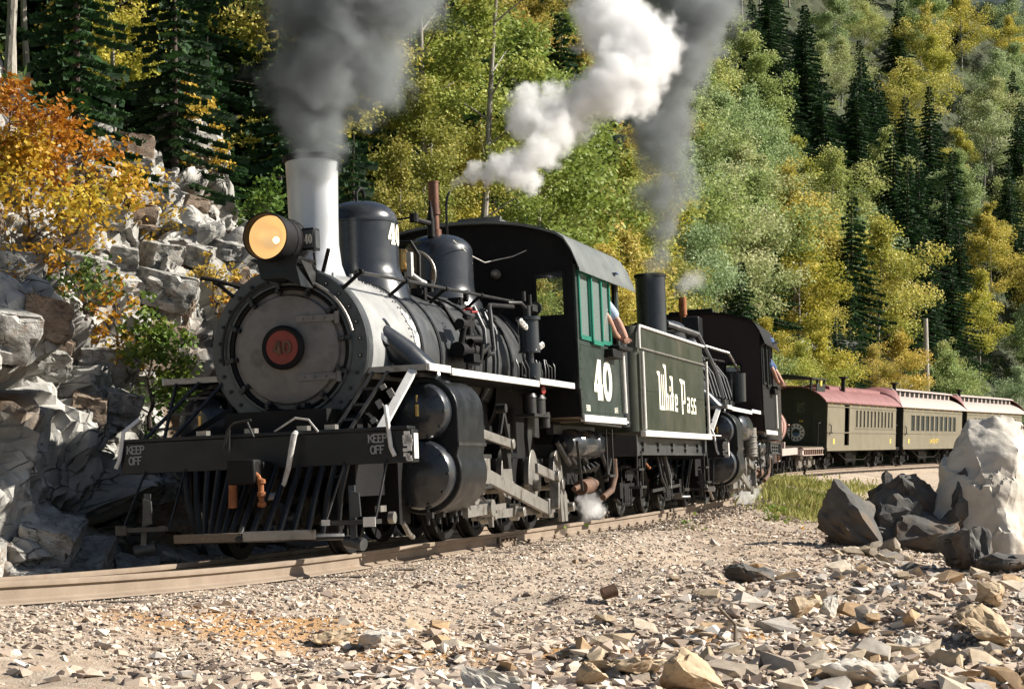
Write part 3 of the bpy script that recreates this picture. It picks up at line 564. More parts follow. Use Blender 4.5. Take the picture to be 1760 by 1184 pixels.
        b.build('air_reservoir', M['dome'], R0)
        b = MB(); b.cyl((-5.6, 1.0 * s, .42), (-5.95, 1.0 * s, .45), .03); b.cyl((-5.9, 1.0 * s, .43), (-6.35, 1.0 * s, .45), .085, n=16); b.cyl((-6.3, 1.0 * s, .45), (-6.6, 1.0 * s, .47), .05); b.lathe([(.085, 0), (.10, .02), (.085, .04)], (-6.3, 1.0 * s, .45), (-1, 0, .05), 16)
        inj = b.build('injector', M['rustb'], R0)
        b = MB(); b.tube([(-7.2, 1.1 * s, .75), (-7.22, 1.1 * s, .55), (-7.1, 1.08 * s, .38), (-6.8, 1.04 * s, .30)], .038, 10); b.build('water_hose', M['rustb'], R0)
        b = MB(); b.bar((-5.35, 1.12 * s, .95), (-5.5, 1.12 * s, .40), .018, .03, (0, 1, 0)); b.bar((-6.6, 1.1 * s, .8), (-6.9, 1.1 * s, .55), .03, .04); b.bar((-6.75, 1.1 * s, .5), (-7.0, 1.1 * s, .75), .04, .05)
        for k in range(5): b.cyl((-5.7 - k * .2, 1.0 * s, .62), (-5.7 - k * .2, 1.06 * s, .62 + .02 * k), .04, n=10)
        b.build('brake_rigging', M['steeld'], R0)
        b = MB(); b.prism([(-.05, .0), (.05, .0), (.09, .28), (.02, .34), (-.05, .28)], -.02, .02, (-5.0, 1.0 * s, .08), (1, 0, 0), (0, 0, 1)); b.prism([(-.05, .0), (.05, .0), (.09, .28), (.02, .34), (-.05, .28)], -.02, .02, (-5.15, 1.0 * s, .08), (1, 0, 0), (0, 0, 1)); b.build('brake_shoe', M['steel'], R0)
        b = MB(); b.tube([(-.35, .8 * s, .34), (-.28, .85 * s, .24), (-.34, .88 * s, .14), (-.45, .88 * s, .1)], .022); b.cyl((-.1, .8 * s, .28), (-.1, .85 * s, .28), .05, n=12); b.box((.1, .8 * s, .36), (.14, .05, .05)); b.build('sander_pipe', M['steel'], R0)
    # --- pilot beam, pilot, coupler, steps
    b = MB(); b.box((.55, 0, .855), (.16, 2.56, .26)); b.box((.55, 0, 1.0), (.2, 2.5, .03)); beam = b.build('pilot_beam', M['black'], R0, bevel=.006)
    for s in (1, -1):
        b = MB()
        r3 = random.Random(5 + s)
        for k in range(16 if s > 0 else 0): b.box((.60 + .035, s * (1.22 + .05 * r3.random()), .74 + .23 * r3.random()), (.004, .035 * (.5 + r3.random()), .035 * (.5 + r3.random())))
        b.box((.55, s * 1.283, .855), (.10, .006, .2)); b.build('beam_end_paint', M['white'], beam)
    if ok:
        text('beam_lettering', 'KEEP', M['letter'], beam, (.6315, .99, .895), (0, 1, 0), (0, 0, 1), .062, .17)
        text('beam_lettering', 'OFF', M['letter'], beam, (.6315, .985, .805), (0, 1, 0), (0, 0, 1), .062, .17)
        text('beam_lettering', 'KEEP', M['letter'], beam, (.6315, -1.14, .895), (0, 1, 0), (0, 0, 1), .062, .17)
        text('beam_lettering', 'OFF', M['letter'], beam, (.6315, -1.145, .805), (0, 1, 0), (0, 0, 1), .062, .17)
    b = MB(); b.box((.2, 0, .98), (.7, 1.9, .04)); b.build('front_deck', M['soot'], R0)
    for y in (-.9, -.25, .25, .9):
        b = MB(); b.bar((.25, y, 1.0), (.02, y * .6, 1.25), .05, .05); b.build('deck_brace', M['soot'], R0)
    for y in (-.55, -.12, .34, .58):
        b = MB(); b.box((.58, y, 1.035), (.08, .09, .04)); b.build('deck_cleat', M['steel'], R0)
    if ok or True:
        for s in (1, -1):      # ladders up to the running board
            lad = MB()
            y0, y1 = (.62, .73) if s > 0 else (-1.16, -.86)
            for yt, yb in (((.73, .55), (.86, .68)) if s > 0 else ((-.62, -.90), (-.86, -1.16))):
                lad.bar((-.02, yt, 1.49), (.45, yb, 1.0), .022, .03, (1, 0, 0))
            for t in (.28, .55, .8):
                yt = (.73, .86) if s > 0 else (-.62, -.86); yb = (.55, .68) if s > 0 else (-.90, -1.16)
                lad.bar((-.02 + .47 * t, yt[0] + (yb[0] - yt[0]) * t, 1.49 - .49 * t), (-.02 + .47 * t, yt[1] + (yb[1] - yt[1]) * t, 1.49 - .49 * t), .014, .02)
            lad.build('ladder', M['steeld'], R0)
            b = MB(); b.bar((-.03, 1.08 * s, 1.49), (.47, .96 * s, 1.0), .075 if s > 0 else .02, .03, (1, 0, 0)); b.build('ladder_stringer', M['white'] if s > 0 else M['steeld'], R0, bevel=.004)
            b = MB(); k_ = 1 if s > 0 else 1.15; b.tube([(.50, 1.02 * s * k_, 1.18), (.64, 1.08 * s * k_, 1.08), (.66, 1.11 * s * k_, .85), (.66, 1.14 * s * k_, .78)], .018); b.build('grab_iron', M['white'], R0)
            b = MB()
            if s > 0:
                for k, (y, z) in enumerate(((.86, 1.36), (.84, 1.22), (.93, 1.19), (.98, 1.3), (.84, 1.08))): b.box((.1 + .05 * k, y, z), (.02, .05, .07 if k % 2 else .04), Matrix.Rotation(.5, 3, 'X'))
                b.build('step', M['steel'], R0)
    pil = MB(); n = 15
    for k in range(n):
        t = k / (n - 1) * 2 - 1; y = .62 * t; xb = .62 + .52 * (1 - abs(t) ** 1.5)
        pil.tube([(.60, y * 1.15, .74), (.66 + .2 * (1 - abs(t)), y * 1.08, .5), (xb, y, .20)], .026, 8)
    p_ = pil.build('pilot', M['black'], R0)
    b = MB(); b.tube([(.62, -.66, .16), (1.0, -.38, .17), (1.14, 0, .18), (1.0, .38, .17), (.62, .66, .16)], .03); b.build('pilot_frame', M['black'], p_)
    b = MB(); b.box((1.13, .33, .195), (.05, .60, .075)); b.build('pilot_bar', M['steel'], p_, bevel=.005)
    b = MB(); b.box((1.13, -.27, .192), (.05, .58, .07)); b.build('pilot_bar', M['wood'], p_, bevel=.005)
    for s in (1, -1):
        b = MB(); b.box((1.0, .88 * s, .275), (.14, .46, .035)); b.bar((1.0, .67 * s, .28), (.62, .70 * s, .75), .012, .02, (1, 0, 0)); b.bar((1.0, 1.08 * s, .28), (.62, 1.06 * s, .75), .012, .02, (1, 0, 0))
        sp = b.build('footboard', M['steeld'], R0)
        b = MB(); b.box((1.073, 1.06 * s, .275), (.006, .10, .075)); b.box((1.073, .70 * s, .28), (.006, .07, .045)); b.build('footboard_tip', M['white'] if s > 0 else M['steeld'], sp)
        b = MB(); b.bar((.95, .88 * s, .56), (1.0, .90 * s, .12), .05, .03, (1, 0, 0)); b.prism([(0, .1), (.07, .08), (.08, -.1), (.0, -.12)], 0, .02, (1.0, .89 * s, .42), (0, 1, 0), (0, 0, 1)); b.cyl((.95, .82 * s, .13), (1.0, .98 * s, .10), .05); b.build('step_bracket', M['jacket'], sp)
    b = MB(); b.box((.78, 0, .70), (.3, .16, .16)); b.box((.92, -.04, .70), (.16, .24, .2)); cp = b.build('coupler', M['soot'], R0, bevel=.02)
    b = MB(); b.tube([(.94, -.14, .42), (.95, -.13, .66), (.95, -.10, .71), (.95, .02, .73), (.95, .09, .66), (.95, .11, .60), (.94, .11, .44)], [.036, .034, .022, .018, .022, .024, .022], 10)
    b.cyl((.95, -.03, .72), (.95, -.03, .80), .014, n=8)
    for z in (.62, .52, .44): b.lathe([(.001, -.03), (.035, -.015), (.035, .015), (.001, .03)], (.95, .115, z), (0, 0, 1), 10)
    b.build('coupler_knuckle', M['rust'], cp)
    b = MB(); b.tube([(.68, -.32, .90), (.70, -.28, 1.04), (.74, -.2, 1.10), (.74, -.05, 1.12)], .012); b.tube([(.72, -.1, 1.12), (.74, -.03, .98)], .010); b.tube([(.72, -.25, 1.08), (.72, -.26, .86)], .008)
    b.build('uncoupling_lever', M['steeld'], R0)
    b = MB(); b.tube([(.66, .30, 1.0), (.74, .32, .98), (.76, .30, .86), (.76, .27, .72), (.74, .22, .60), (.72, .15, .52)], [.022, .026, .024, .022, .02, .02], 10); b.cyl((.70, .14, .50), (.74, .08, .50), .03, n=10); b.build('brake_hose', M['hose'], R0)
    b = MB(); b.tube([(.62, .1, 1.02), (.66, .3, 1.12), (.67, .42, 1.10), (.67, .50, 1.0)], .009); b.build('signal_hose', M['hose'], R0)
    # --- cab
    cw_ = 1.262; x0, x1 = -5.0, -7.05; zb, ze = 1.20, 2.86
    def roofpt(t, g=0):     # t -1..1 across
        y = (cw_ + .10 + g) * math.sin(t * PI / 2) if False else (cw_ + .09 + g) * t
        zz = 3.40 - .30 * abs(t) ** 2.4 - .30 * max(0, (abs(t) - .82) / .18) ** 2.0
        return y, zz + g
    front = [(cw_ * t, min(3.36, roofpt(t)[1] - .03)) for t in np.linspace(1, -1, 25)]
    def panel(nm, poly, hole_list, x, th, m, par):
        # wall with rectangular openings, made of cells between cut lines
        b = MB(); ys = sorted({round(v, 3) for h in hole_list for v in h[:2]} | {round(-cw_, 3), round(cw_, 3)} | {round(y, 3) for y in np.linspace(-cw_, cw_, 21)})
        for ya, yb_ in zip(ys[:-1], ys[1:]):
            zt = lambda y: 3.40 - .30 * abs(y / (cw_ + .09)) ** 2.4 - .30 * max(0, (abs(y / (cw_ + .09)) - .82) / .18) ** 2 - .03
            segs = [(zb, None)]; ym = (ya + yb_) / 2; hs = sorted([h for h in hole_list if h[0] <= ym <= h[1]], key=lambda h: h[2]); z = zb
            for h in hs:
                if h[2] > z: b.prism([(ya, z), (yb_, z), (yb_, h[2]), (ya, h[2])], 0, th, (x, 0, 0), (0, 1, 0), (0, 0, 1))
                z = h[3]
            if z < 3: b.prism([(ya, z), (yb_, z), (yb_, zt(yb_)), (ya, zt(ya))], 0, th, (x, 0, 0), (0, 1, 0), (0, 0, 1))
        return b.build(nm, m, par, smooth=False)
    cabm = M['cab'] if ok else M['cabred']
    bm_ = [(.82, 1.15, 2.30, 2.80), (-1.15, -.82, 2.30, 2.80)] if ok else [(.62, .90, 2.0, 2.42), (-.90, -.62, 2.0, 2.42)]
    fw = panel('cab_front_wall', None, bm_, x0, .03, M['soot'] if ok else cabm, R0)
    for h in bm_:
        b = MB(); 
        for a_, c_ in (((h[0], h[2]), (h[1], h[2])), ((h[0], h[3]), (h[1], h[3])), ((h[0], h[2]), (h[0], h[3])), ((h[1], h[2]), (h[1], h[3]))): b.bar((x0 + .035, a_[0], a_[1]), (x0 + .035, c_[0], c_[1]), .03, .03)
        f_ = b.build('front_window', M['soot'], fw)
        b = MB(); b.box((x0 + .02, (h[0] + h[1]) / 2, (h[2] + h[3]) / 2), (.006, h[1] - h[0], h[3] - h[2])); b.build('pane', M['glassc'], f_)
    rwall = panel('cab_rear_wall', None, [(-1.2, 1.2, 1.24, 2.95)], x1, .02, M['soot'], R0)
    b = MB(); b.box(((x0 + x1) / 2, 0, zb + .02), (abs(x1 - x0) - .06, 2 * cw_ - .06, .04)); b.build('cab_floor', M['wood'], R0)
    for s in (1, -1):
        b = MB(); y = cw_ * s; t = .03
        wz0, wz1 = 2.05, 2.80; wx0, wx1 = -5.06, -6.52; ox1 = -6.96
        sgn = s
        def wp(xa, xb, za, zb_): b.box(((xa + xb) / 2, y, (za + zb_) / 2), (abs(xb - xa), t, zb_ - za))
        wp(x0 + .03, x1, zb, wz0 - .01); wp(x0 + .03, wx0, wz0 - .01, ze); wp(wx0, ox1, wz1, ze); wp(ox1, x1, wz0 - .01, ze); wp(wx1, wx1 - .05, wz0 - .01, wz1)
        side = b.build('cab_side', cabm if ok else M['soot'], R0, bevel=.003)
        nwin = 3; ww = (abs(wx1 - wx0)) / nwin
        for k in range(nwin):
            xa = wx0 - ww * k - .01; xb = wx0 - ww * (k + 1) + .01; yy = y + (.012 + (.02 if k == 1 else 0)) * s; b = MB(); zlo = wz0 + (.02 if k != 1 else -.01)
            for p, q in (((xa, zlo), (xb, zlo)), ((xa, wz1 - .01), (xb, wz1 - .01)), ((xa, zlo), (xa, wz1)), ((xb, zlo), (xb, wz1))): b.bar((p[0], yy, p[1]), (q[0], yy, q[1]), .045, .05, (0, 0, 1) if p[0] != q[0] else (1, 0, 0))
            f_ = b.build('window_sash', M['green'] if ok else M['soot'], side)
            b = MB(); b.box(((xa + xb) / 2, yy - .004 * s, (zlo + wz1) / 2), (abs(xb - xa) - .03, .005, wz1 - zlo - .03)); b.build('pane', M['glass'] if ok else M['glassd'], f_)
        b = MB(); b.box(((x0 + x1) / 2 - .02, y + .022 * s, zb - .015), (abs(x1 - x0) + .02, .05, .075)); b.build('side_edge', M['white'], side, bevel=.004)
        b = MB(); b.cyl((x1 + .03, y + .05 * s, 1.28), (x1 + .06, y + .05 * s, 2.0), .024, n=10); b.build('cab_handrail', M['white'], side)
        b = MB(); b.box((-6.74, y + .07 * s, 2.03), (.66, .16, .05)); b.box((-6.45, y + .06 * s, 1.95), (.5, .12, .10)); b.build('arm_rest', M['soot'], side, bevel=.01)
        rv = MB()
        for k in range(15): rv.cyl((x0 - .02 - .02, y + .013 * s, 1.28 + k * .11), (x0 - .04, y + .022 * s, 1.28 + k * .11), .010, .005, 6)
        for k in range(15): rv.cyl((x0 - .1 - .125 * k, y + .013 * s, 1.26), (x0 - .1 - .125 * k, y + .022 * s, 1.26), .009, .005, 6)
        for k in range(11): rv.cyl((x1 + .10, y + .013 * s, 1.32 + k * .065), (x1 + .10, y + .022 * s, 1.32 + k * .065), .010, .005, 6)
        for k in range(16): rv.cyl((x0 - .1 - .09 * k, y + .013 * s, 1.985), (x0 - .1 - .09 * k, y + .022 * s, 1.985), .008, .004, 6)
        tag(rv.build('rivet_row', M['cab'] if ok else M['soot'], side), kind='stuff')
        if ok:
            text40('cab_number', M['cream'], side, (-5.58 if s > 0 else -6.53, y + .0155 * s, 1.40), (-s, 0, 0), (0, 0, 1), .90, .46, .125, .006)
            text('cab_small_lettering', '57000', M['cream'], side, (-5.29 if s > 0 else -6.6, y + .0155 * s, 1.27), (-s, 0, 0), (0, 0, 1), .06, .2, False)
            text('cab_small_lettering', 'D-6-5', M['cream'], side, (-6.66 if s > 0 else -5.3, y + .0155 * s, 1.275), (-s, 0, 0), (0, 0, 1), .06, .2, False)
    b = MB(); N = 32; ts = np.linspace(-1, 1, N + 1); xa, xb = x0 + .13, x1 - .62; vs = []
    for x in (xa, xb):
        for g in (0, -.03):
            for t in ts: y, z = roofpt(t); vs.append((x, y + (.0 if g == 0 else -.0), z + g))
    q = N + 1; fs = []
    for k in range(N):
        fs += [(k, k + 1, 2 * q + k + 1, 2 * q + k), (q + k, 3 * q + k, 3 * q + k + 1, q + k + 1), (k, q + k, q + k + 1, k + 1), (2 * q + k, 2 * q + k + 1, 3 * q + k + 1, 3 * q + k)]
    fs += [(0, 2 * q, 3 * q, q), (N, q + N, 3 * q + N, 2 * q + N)]
    b.add(vs, fs); rf = b.build('cab_roof', M['roofg'] if ok else M['soot'], R0, ang=60)
    b = MB(); b.box((x0 - .5, 0, 3.42), (.7, .8, .05)); b.box((x0 - .2, .15, 3.45), (.06, .5, .05)); b.build('roof_hatch', M['roofg'] if ok else M['soot'], rf)
    b = MB(); b.cyl((x0 + .1, -.5, 3.5), (x0 + .1, -1.0, 3.48), .012, n=6); b.cyl((x0 + .1, -.75, 3.5), (x0 + .1, -.75, 3.3), .01, n=6); b.build('roof_rail', M['soot'], rf)
    b = MB(); b.lathe([(.001, 0), (.55, 0), (.55, .3), (.001, .3)], (x0 - .5, 0, 1.8), (1, 0, 0), 24)
    for k in range(6): b.cyl((x0 - .52, -.4 + .16 * k, 2.1 + .1 * (k % 2)), (x0 - .62, -.4 + .16 * k, 2.1 + .1 * (k % 2)), .04, n=10)
    b.build('backhead', M['soot'], R0)
    b = MB(); b.bar((x1 + .05, .95, 2.3), (x1 + .05, 1.16, 2.85), .03, .03); b.bar((x1, .85, 2.28), (x1, 1.2, 2.9), .025, .025, (1, 0, 0)); b.build('cab_brace', M['soot'], R0)
    for s in (1, -1):
        b = MB(); b.tube([(x0 + .05, cw_ * s + .02 * s, 1.5), (x0 + .03, cw_ * s + .02 * s, 1.2), (x0 - .08, cw_ * s + .02 * s, 1.14), (x1 + .2, cw_ * s + .02 * s, 1.12)], .014); b.build('cab_pipe', M['steeld'], R0)
        b = MB(); b.box((-6.0, .9 * s, 1.08), (1.9, .08, .1)); b.box((-6.9, 1.1 * s, .55), (.3, .1, .03)); b.bar((-6.75, 1.12 * s, 1.1), (-6.75, 1.12 * s, .55), .02, .03, (1, 0, 0)); b.bar((-7.05, 1.12 * s, 1.1), (-7.05, 1.12 * s, .55), .02, .03, (1, 0, 0)); b.build('cab_step', M['steeld'], R0)
    return R0

def truck(parent, x, axle=.62, r=.33, m='soot'):
    t = MB()
    for s in (1, -1):
        y = .72 * s
        t.bar((x - axle - .15, y, .42), (x + axle + .15, y, .42), .06, .05)
        t.tube([(x - axle - .1, y, .50), (x - .28, y, .66), (x + .28, y, .66), (x + axle + .1, y, .50)], .03)
        t.tube([(x - axle - .1, y, .30), (x - .28, y, .18), (x + .28, y, .18), (x + axle + .1, y, .30)], .025)
        t.box((x - .28, y, .42), (.06, .07, .5)); t.box((x + .28, y, .42), (.06, .07, .5))
        for a in (-1, 1): t.box((x + a * axle, y + .03 * s, .36), (.18, .14, .2))
        for k in (-.12, 0, .12): t.lathe([(.05, 0), (.055, .05), (.05, .1), (.055, .15), (.05, .22)], (x + k, y, .2), (0, 0, 1), 8)
        t.box((x, y + .06 * s, .56), (.5, .03, .09))
    t.box((x, 0, .55), (.35, 1.6, .14)); tr = t.build('truck', M[m], parent)
    for a in (-1, 1):
        for s in (1, -1):
            w_ = MB(); w_.lathe([(.001, -.03), (r + .025, -.05), (r + .025, -.03), (r, -.02), (r, .06), (r - .05, .06), (r - .06, .02), (.1, .0), (.08, .07), (.001, .07)], (x + a * axle, .47 * s, r + .001), (0, s, 0), 28); w_.build('wheel', M['steeld'], tr)
    return tr

def build_tender(name, mw, L=4.95, lettering=True, m='tender'):
    R0 = empty(name, mw); h = L / 2; wy = 1.19; rc = .18
    def outline(L2, w_, r, n=6):
        P = []
        for cx, cy_, a0 in ((L2 - r, w_ - r, 0), (-L2 + r, w_ - r, PI / 2), (-L2 + r, -w_ + r, PI), (L2 - r, -w_ + r, 1.5 * PI)):
            for k in range(n + 1): a = a0 + PI / 2 * k / n; P.append((cx + r * math.cos(a), cy_ + r * math.sin(a)))
        return P
    b = MB(); b.prism(outline(h, wy, rc), 1.09, 2.15); tank = b.build('water_tank', M[m], R0, ang=30)
    b = MB(); P = outline(h - .02, wy - .004, rc); n = len(P); P2 = outline(h - .05, wy - .034, rc - .02)
    vs = [(p[0], p[1], z) for z in (2.15, 2.43) for p in P] + [(p[0], p[1], z) for z in (2.15, 2.43) for p in P2]
    fs = []
    for k in range(n):
        l = (k + 1) % n; fs += [(k, l, n + l, n + k), (2 * n + k, 3 * n + k, 3 * n + l, 2 * n + l), (n + k, n + l, 3 * n + l, 3 * n + k)]
    b.add(vs, fs); cb = b.build('coal_boards', M[m], R0)
    if lettering:
        for s in (1, -1):
            b = MB(); y = (wy + .006) * s
            b.tube([(h - .09, y, 2.14), (h - .10, y, 2.36), (h - .13, y, 2.425), (h - .2, y, 2.43), (-h + .1, y, 2.43)], .020, 8); b.build('white_beading', M['white'], cb)
            for x, z0, z1 in ((h - .13, 1.12, 2.10), (-h + .10, 1.12, 2.2)): 
                b = MB(); b.cyl((x, y + .03 * s, z0), (x, y + .03 * s, z1), .022, n=10); b.build('grab_rail', M['white'], tank)
            b = MB(); b.bar((h - .15, y, 2.15), (-h + .15, y, 2.15), .02, .02); b.build('tank_seam', M['steel'], tank)
            b = MB(); b.box((0, (wy + .03) * s, 1.065), (L - .02, .07, .07)); b.box((-.6, (wy + .03) * s, 1.10), (L + .8, .02, .02)); b.build('sill_edge', M['white'], tank, bevel=.005)
            rv = MB()
            for k in range(70): rv.cyl((h - .1 - k * .0693, wy * s, 2.12), (h - .1 - k * .0693, (wy + .007) * s, 2.12), .009, .005, 5)
            for k in range(70): rv.cyl((h - .1 - k * .0693, wy * s, 1.62), (h - .1 - k * .0693, (wy + .006) * s, 1.62), .008, .004, 5)
            for x in (h - .2, -h + .2):
                for k in range(14): rv.cyl((x, wy * s, 1.14 + k * .07), (x, (wy + .006) * s, 1.14 + k * .07), .009, .005, 5)
            tag(rv.build('rivet_row', M[m], tank), kind='stuff')
            # tall condensed lettering  White Pass
            b = MB(); o = (h - 1.32 if s > 0 else -h + 1.32 - 0, (wy + .001) * s, 1.40); X = (-s, 0, 0); Y = (0, 0, 1); q = .16
            def vb(x, a, c, w_=.12): b.ribbon([(x, a), (x, c)], w_, o, X, Y, .005)
            def fl(x, z): b.ribbon([(x - q * 1.25, z + .0), (x, z - .035)], [.02, .095], o, X, Y, .0052)
            vb(.0, 0, .50); vb(.20, .02, .47, .07); vb(.36, 0, .47, .07); b.ribbon([(-.03, .02), (.40, .02)], .05, o, X, Y, .0054); fl(.0, .49)
            vb(.54, 0, .60); fl(.54, .60); vb(.72, 0, .20, .07); b.ribbon([(.54, .2), (.72, .2)], .05, o, X, Y, .0053)
            vb(.90, 0, .21); b.ribbon([(.90, .26), (.90, .33)], .07, o, X, Y, .005)
            vb(1.10, 0, .47); fl(1.10, .46); b.ribbon([(.98, .22), (1.2, .22)], .045, o, X, Y, .0053)
            vb(1.34, 0, .21, .08); vb(1.52, .10, .21, .08); b.ribbon([(1.34, .21), (1.52, .21)], .05, o, X, Y, .0053); b.ribbon([(1.34, .10), (1.52, .10)], .03, o, X, Y, .0054); b.ribbon([(1.34, .02), (1.54, .02)], .05, o, X, Y, .0053)
            vb(2.0, -.03, .44); fl(2.0, .45); vb(2.26, .14, .44, .08); b.ribbon([(2.0, .43), (2.26, .42)], .05, o, X, Y, .0053); b.ribbon([(2.0, .14), (2.28, .14)], .04, o, X, Y, .0053)
            vb(2.50, 0, .10, .08); vb(2.68, 0, .20, .08); b.ribbon([(2.47, .115), (2.7, .115)], .03, o, X, Y, .0055); b.ribbon([(2.47, .2), (2.7, .2)], .04, o, X, Y, .0053); b.ribbon([(2.5, .02), (2.72, .02)], .04, o, X, Y, .0053)
            for xs in (2.88, 3.16):
                vb(xs, .11, .20, .07); vb(xs + .15, 0, .11, .07); b.ribbon([(xs, .2), (xs + .18, .2)], .04, o, X, Y, .0053); b.ribbon([(xs, .11), (xs + .17, .10)], .035, o, X, Y, .0054); b.ribbon([(xs - .03, .01), (xs + .17, .01)], .04, o, X, Y, .0053)
            lt = b.build('side_lettering', M['cream'], tank, smooth=False)
            lt.scale = (1, 1, 1)
            for v in lt.data.vertices: v.co.x = o[0] + (v.co.x - o[0]) * .80
    b = MB(); r4 = random.Random(9)
    vs = []; nx, ny = 22, 10
    for i in range(nx + 1):
        for j in range(ny + 1):
            u, w_ = i / nx * 2 - 1, j / ny * 2 - 1
            vs.append((u * (h - .08), w_ * (wy - .05), 2.20 + .42 * (1 - u * u) * (1 - w_ * w_) ** .7 + r4.uniform(-.05, .06)))
    b.add(vs, [(i * (ny + 1) + j, (i + 1) * (ny + 1) + j, (i + 1) * (ny + 1) + j + 1, i * (ny + 1) + j + 1) for i in range(nx) for j in range(ny)])
    tag(b.build('coal_load', M['coal'], R0, smooth=False), kind='stuff')
    b = MB()
    for s in (1, -1):
        b.box((0, 1.08 * s, .92), (L, .05, .24)); b.box((0, 1.10 * s, 1.03), (L, .1, .02)); b.box((0, 1.10 * s, .81), (L, .1, .02))
        for k in range(5): b.box((-h * .8 + k * h * .4, 1.12 * s, .94), (.14, .03, .05)); b.box((-h * .8 + k * h * .4, 1.12 * s, .87), (.14, .03, .04))
    b.box((h, 0, .92), (.15, 2.3, .26)); b.box((-h, 0, .92), (.15, 2.3, .26)); b.box((0, 0, .95), (L, 1.0, .2)); b.build('tender_frame', M['jacket'], R0)
    for x in (h - 1.05, -h + 1.05): truck(R0, x)
    for s in (1, -1):
        for x in (h - .02, -h + .1):
            b = MB(); b.box((x, 1.12 * s, .40), (.34, .16, .03)); b.box((x, 1.12 * s, .62), (.30, .12, .03)); b.bar((x - .14, 1.15 * s, .85), (x - .16, 1.15 * s, .40), .02, .03, (1, 0, 0)); b.bar((x + .14, 1.15 * s, .85), (x + .16, 1.15 * s, .40), .02, .03, (1, 0, 0)); b.build('step', M['steeld'], R0)
        b = MB()
        for k in range(4): b.tube([(-.3 + .2 * k, .95 * s, .8), (-.35 + .22 * k, 1.0 * s, .5), (-.2 + .1 * k, 1.02 * s, .34)], .02)
        b.bar((-1.0, 1.0 * s, .38), (1.0, 1.0 * s, .33), .03, .04); b.bar((.2, 1.04 * s, .8), (-.1, 1.04 * s, .4), .03, .04)
        b.build('brake_rigging', M['steeld'], R0)
        b = MB(); b.cyl((h + .10, .98 * s, 1.15), (h + .10, .98 * s, 2.2), .10, n=20); b.lathe([(.10, 0), (.11, .02), (.10, .04)], (h + .10, .98 * s, 1.18), (0, 0, 1), 20); b.cyl((h + .1, .98 * s, 2.2), (h + .1, .98 * s, 2.25), .05); b.build('front_corner_post', M['dome'], R0)
    b = MB(); b.box((-h - .2, 0, .75), (.35, .2, .18)); b.box((h + .2, 0, .78), (.5, .3, .1)); b.build('coupler', M['soot'], R0)
    return R0
M['pink'] = mat('faded_maroon_roof', (.17, .060, .056), (.25, .105, .098), .6, 0, 2.5, .1, 20, c3=(.25, .09, .085), s3=1)
M['pinkp'] = mat('pale_dusty_roof', (.36, .29, .255), (.44, .355, .31), .65, 0, 2.5, .1, 20)
M['putty'] = mat('putty_coach_paint', (.165, .145, .098), (.20, .175, .12), .5, 0, 1.5, .04, 12, c3=(.14, .115, .078), s3=1.2)
M['coachend'] = mat('shade_darkened_end', (.010, .016, .013), (.018, .022, .018), .5, 0, 3)  # shade on the end walls is put into this near-black green; cupola shares it
M['yellow'] = mat('yellow_lettering', (.62, .45, .08), None, .6)
M['blind'] = mat('dark_interior', (.03, .032, .03), (.05, .05, .045), .8, 0, 2)
M['tank'] = mat('faded_rust_tank', (.30, .155, .125), (.40, .24, .20), .7, 0, 3, .2, 20, c3=(.16, .09, .075), s3=2)
M['blueem'] = mat('emblem_blue', (.05, .12, .22), None, .6)

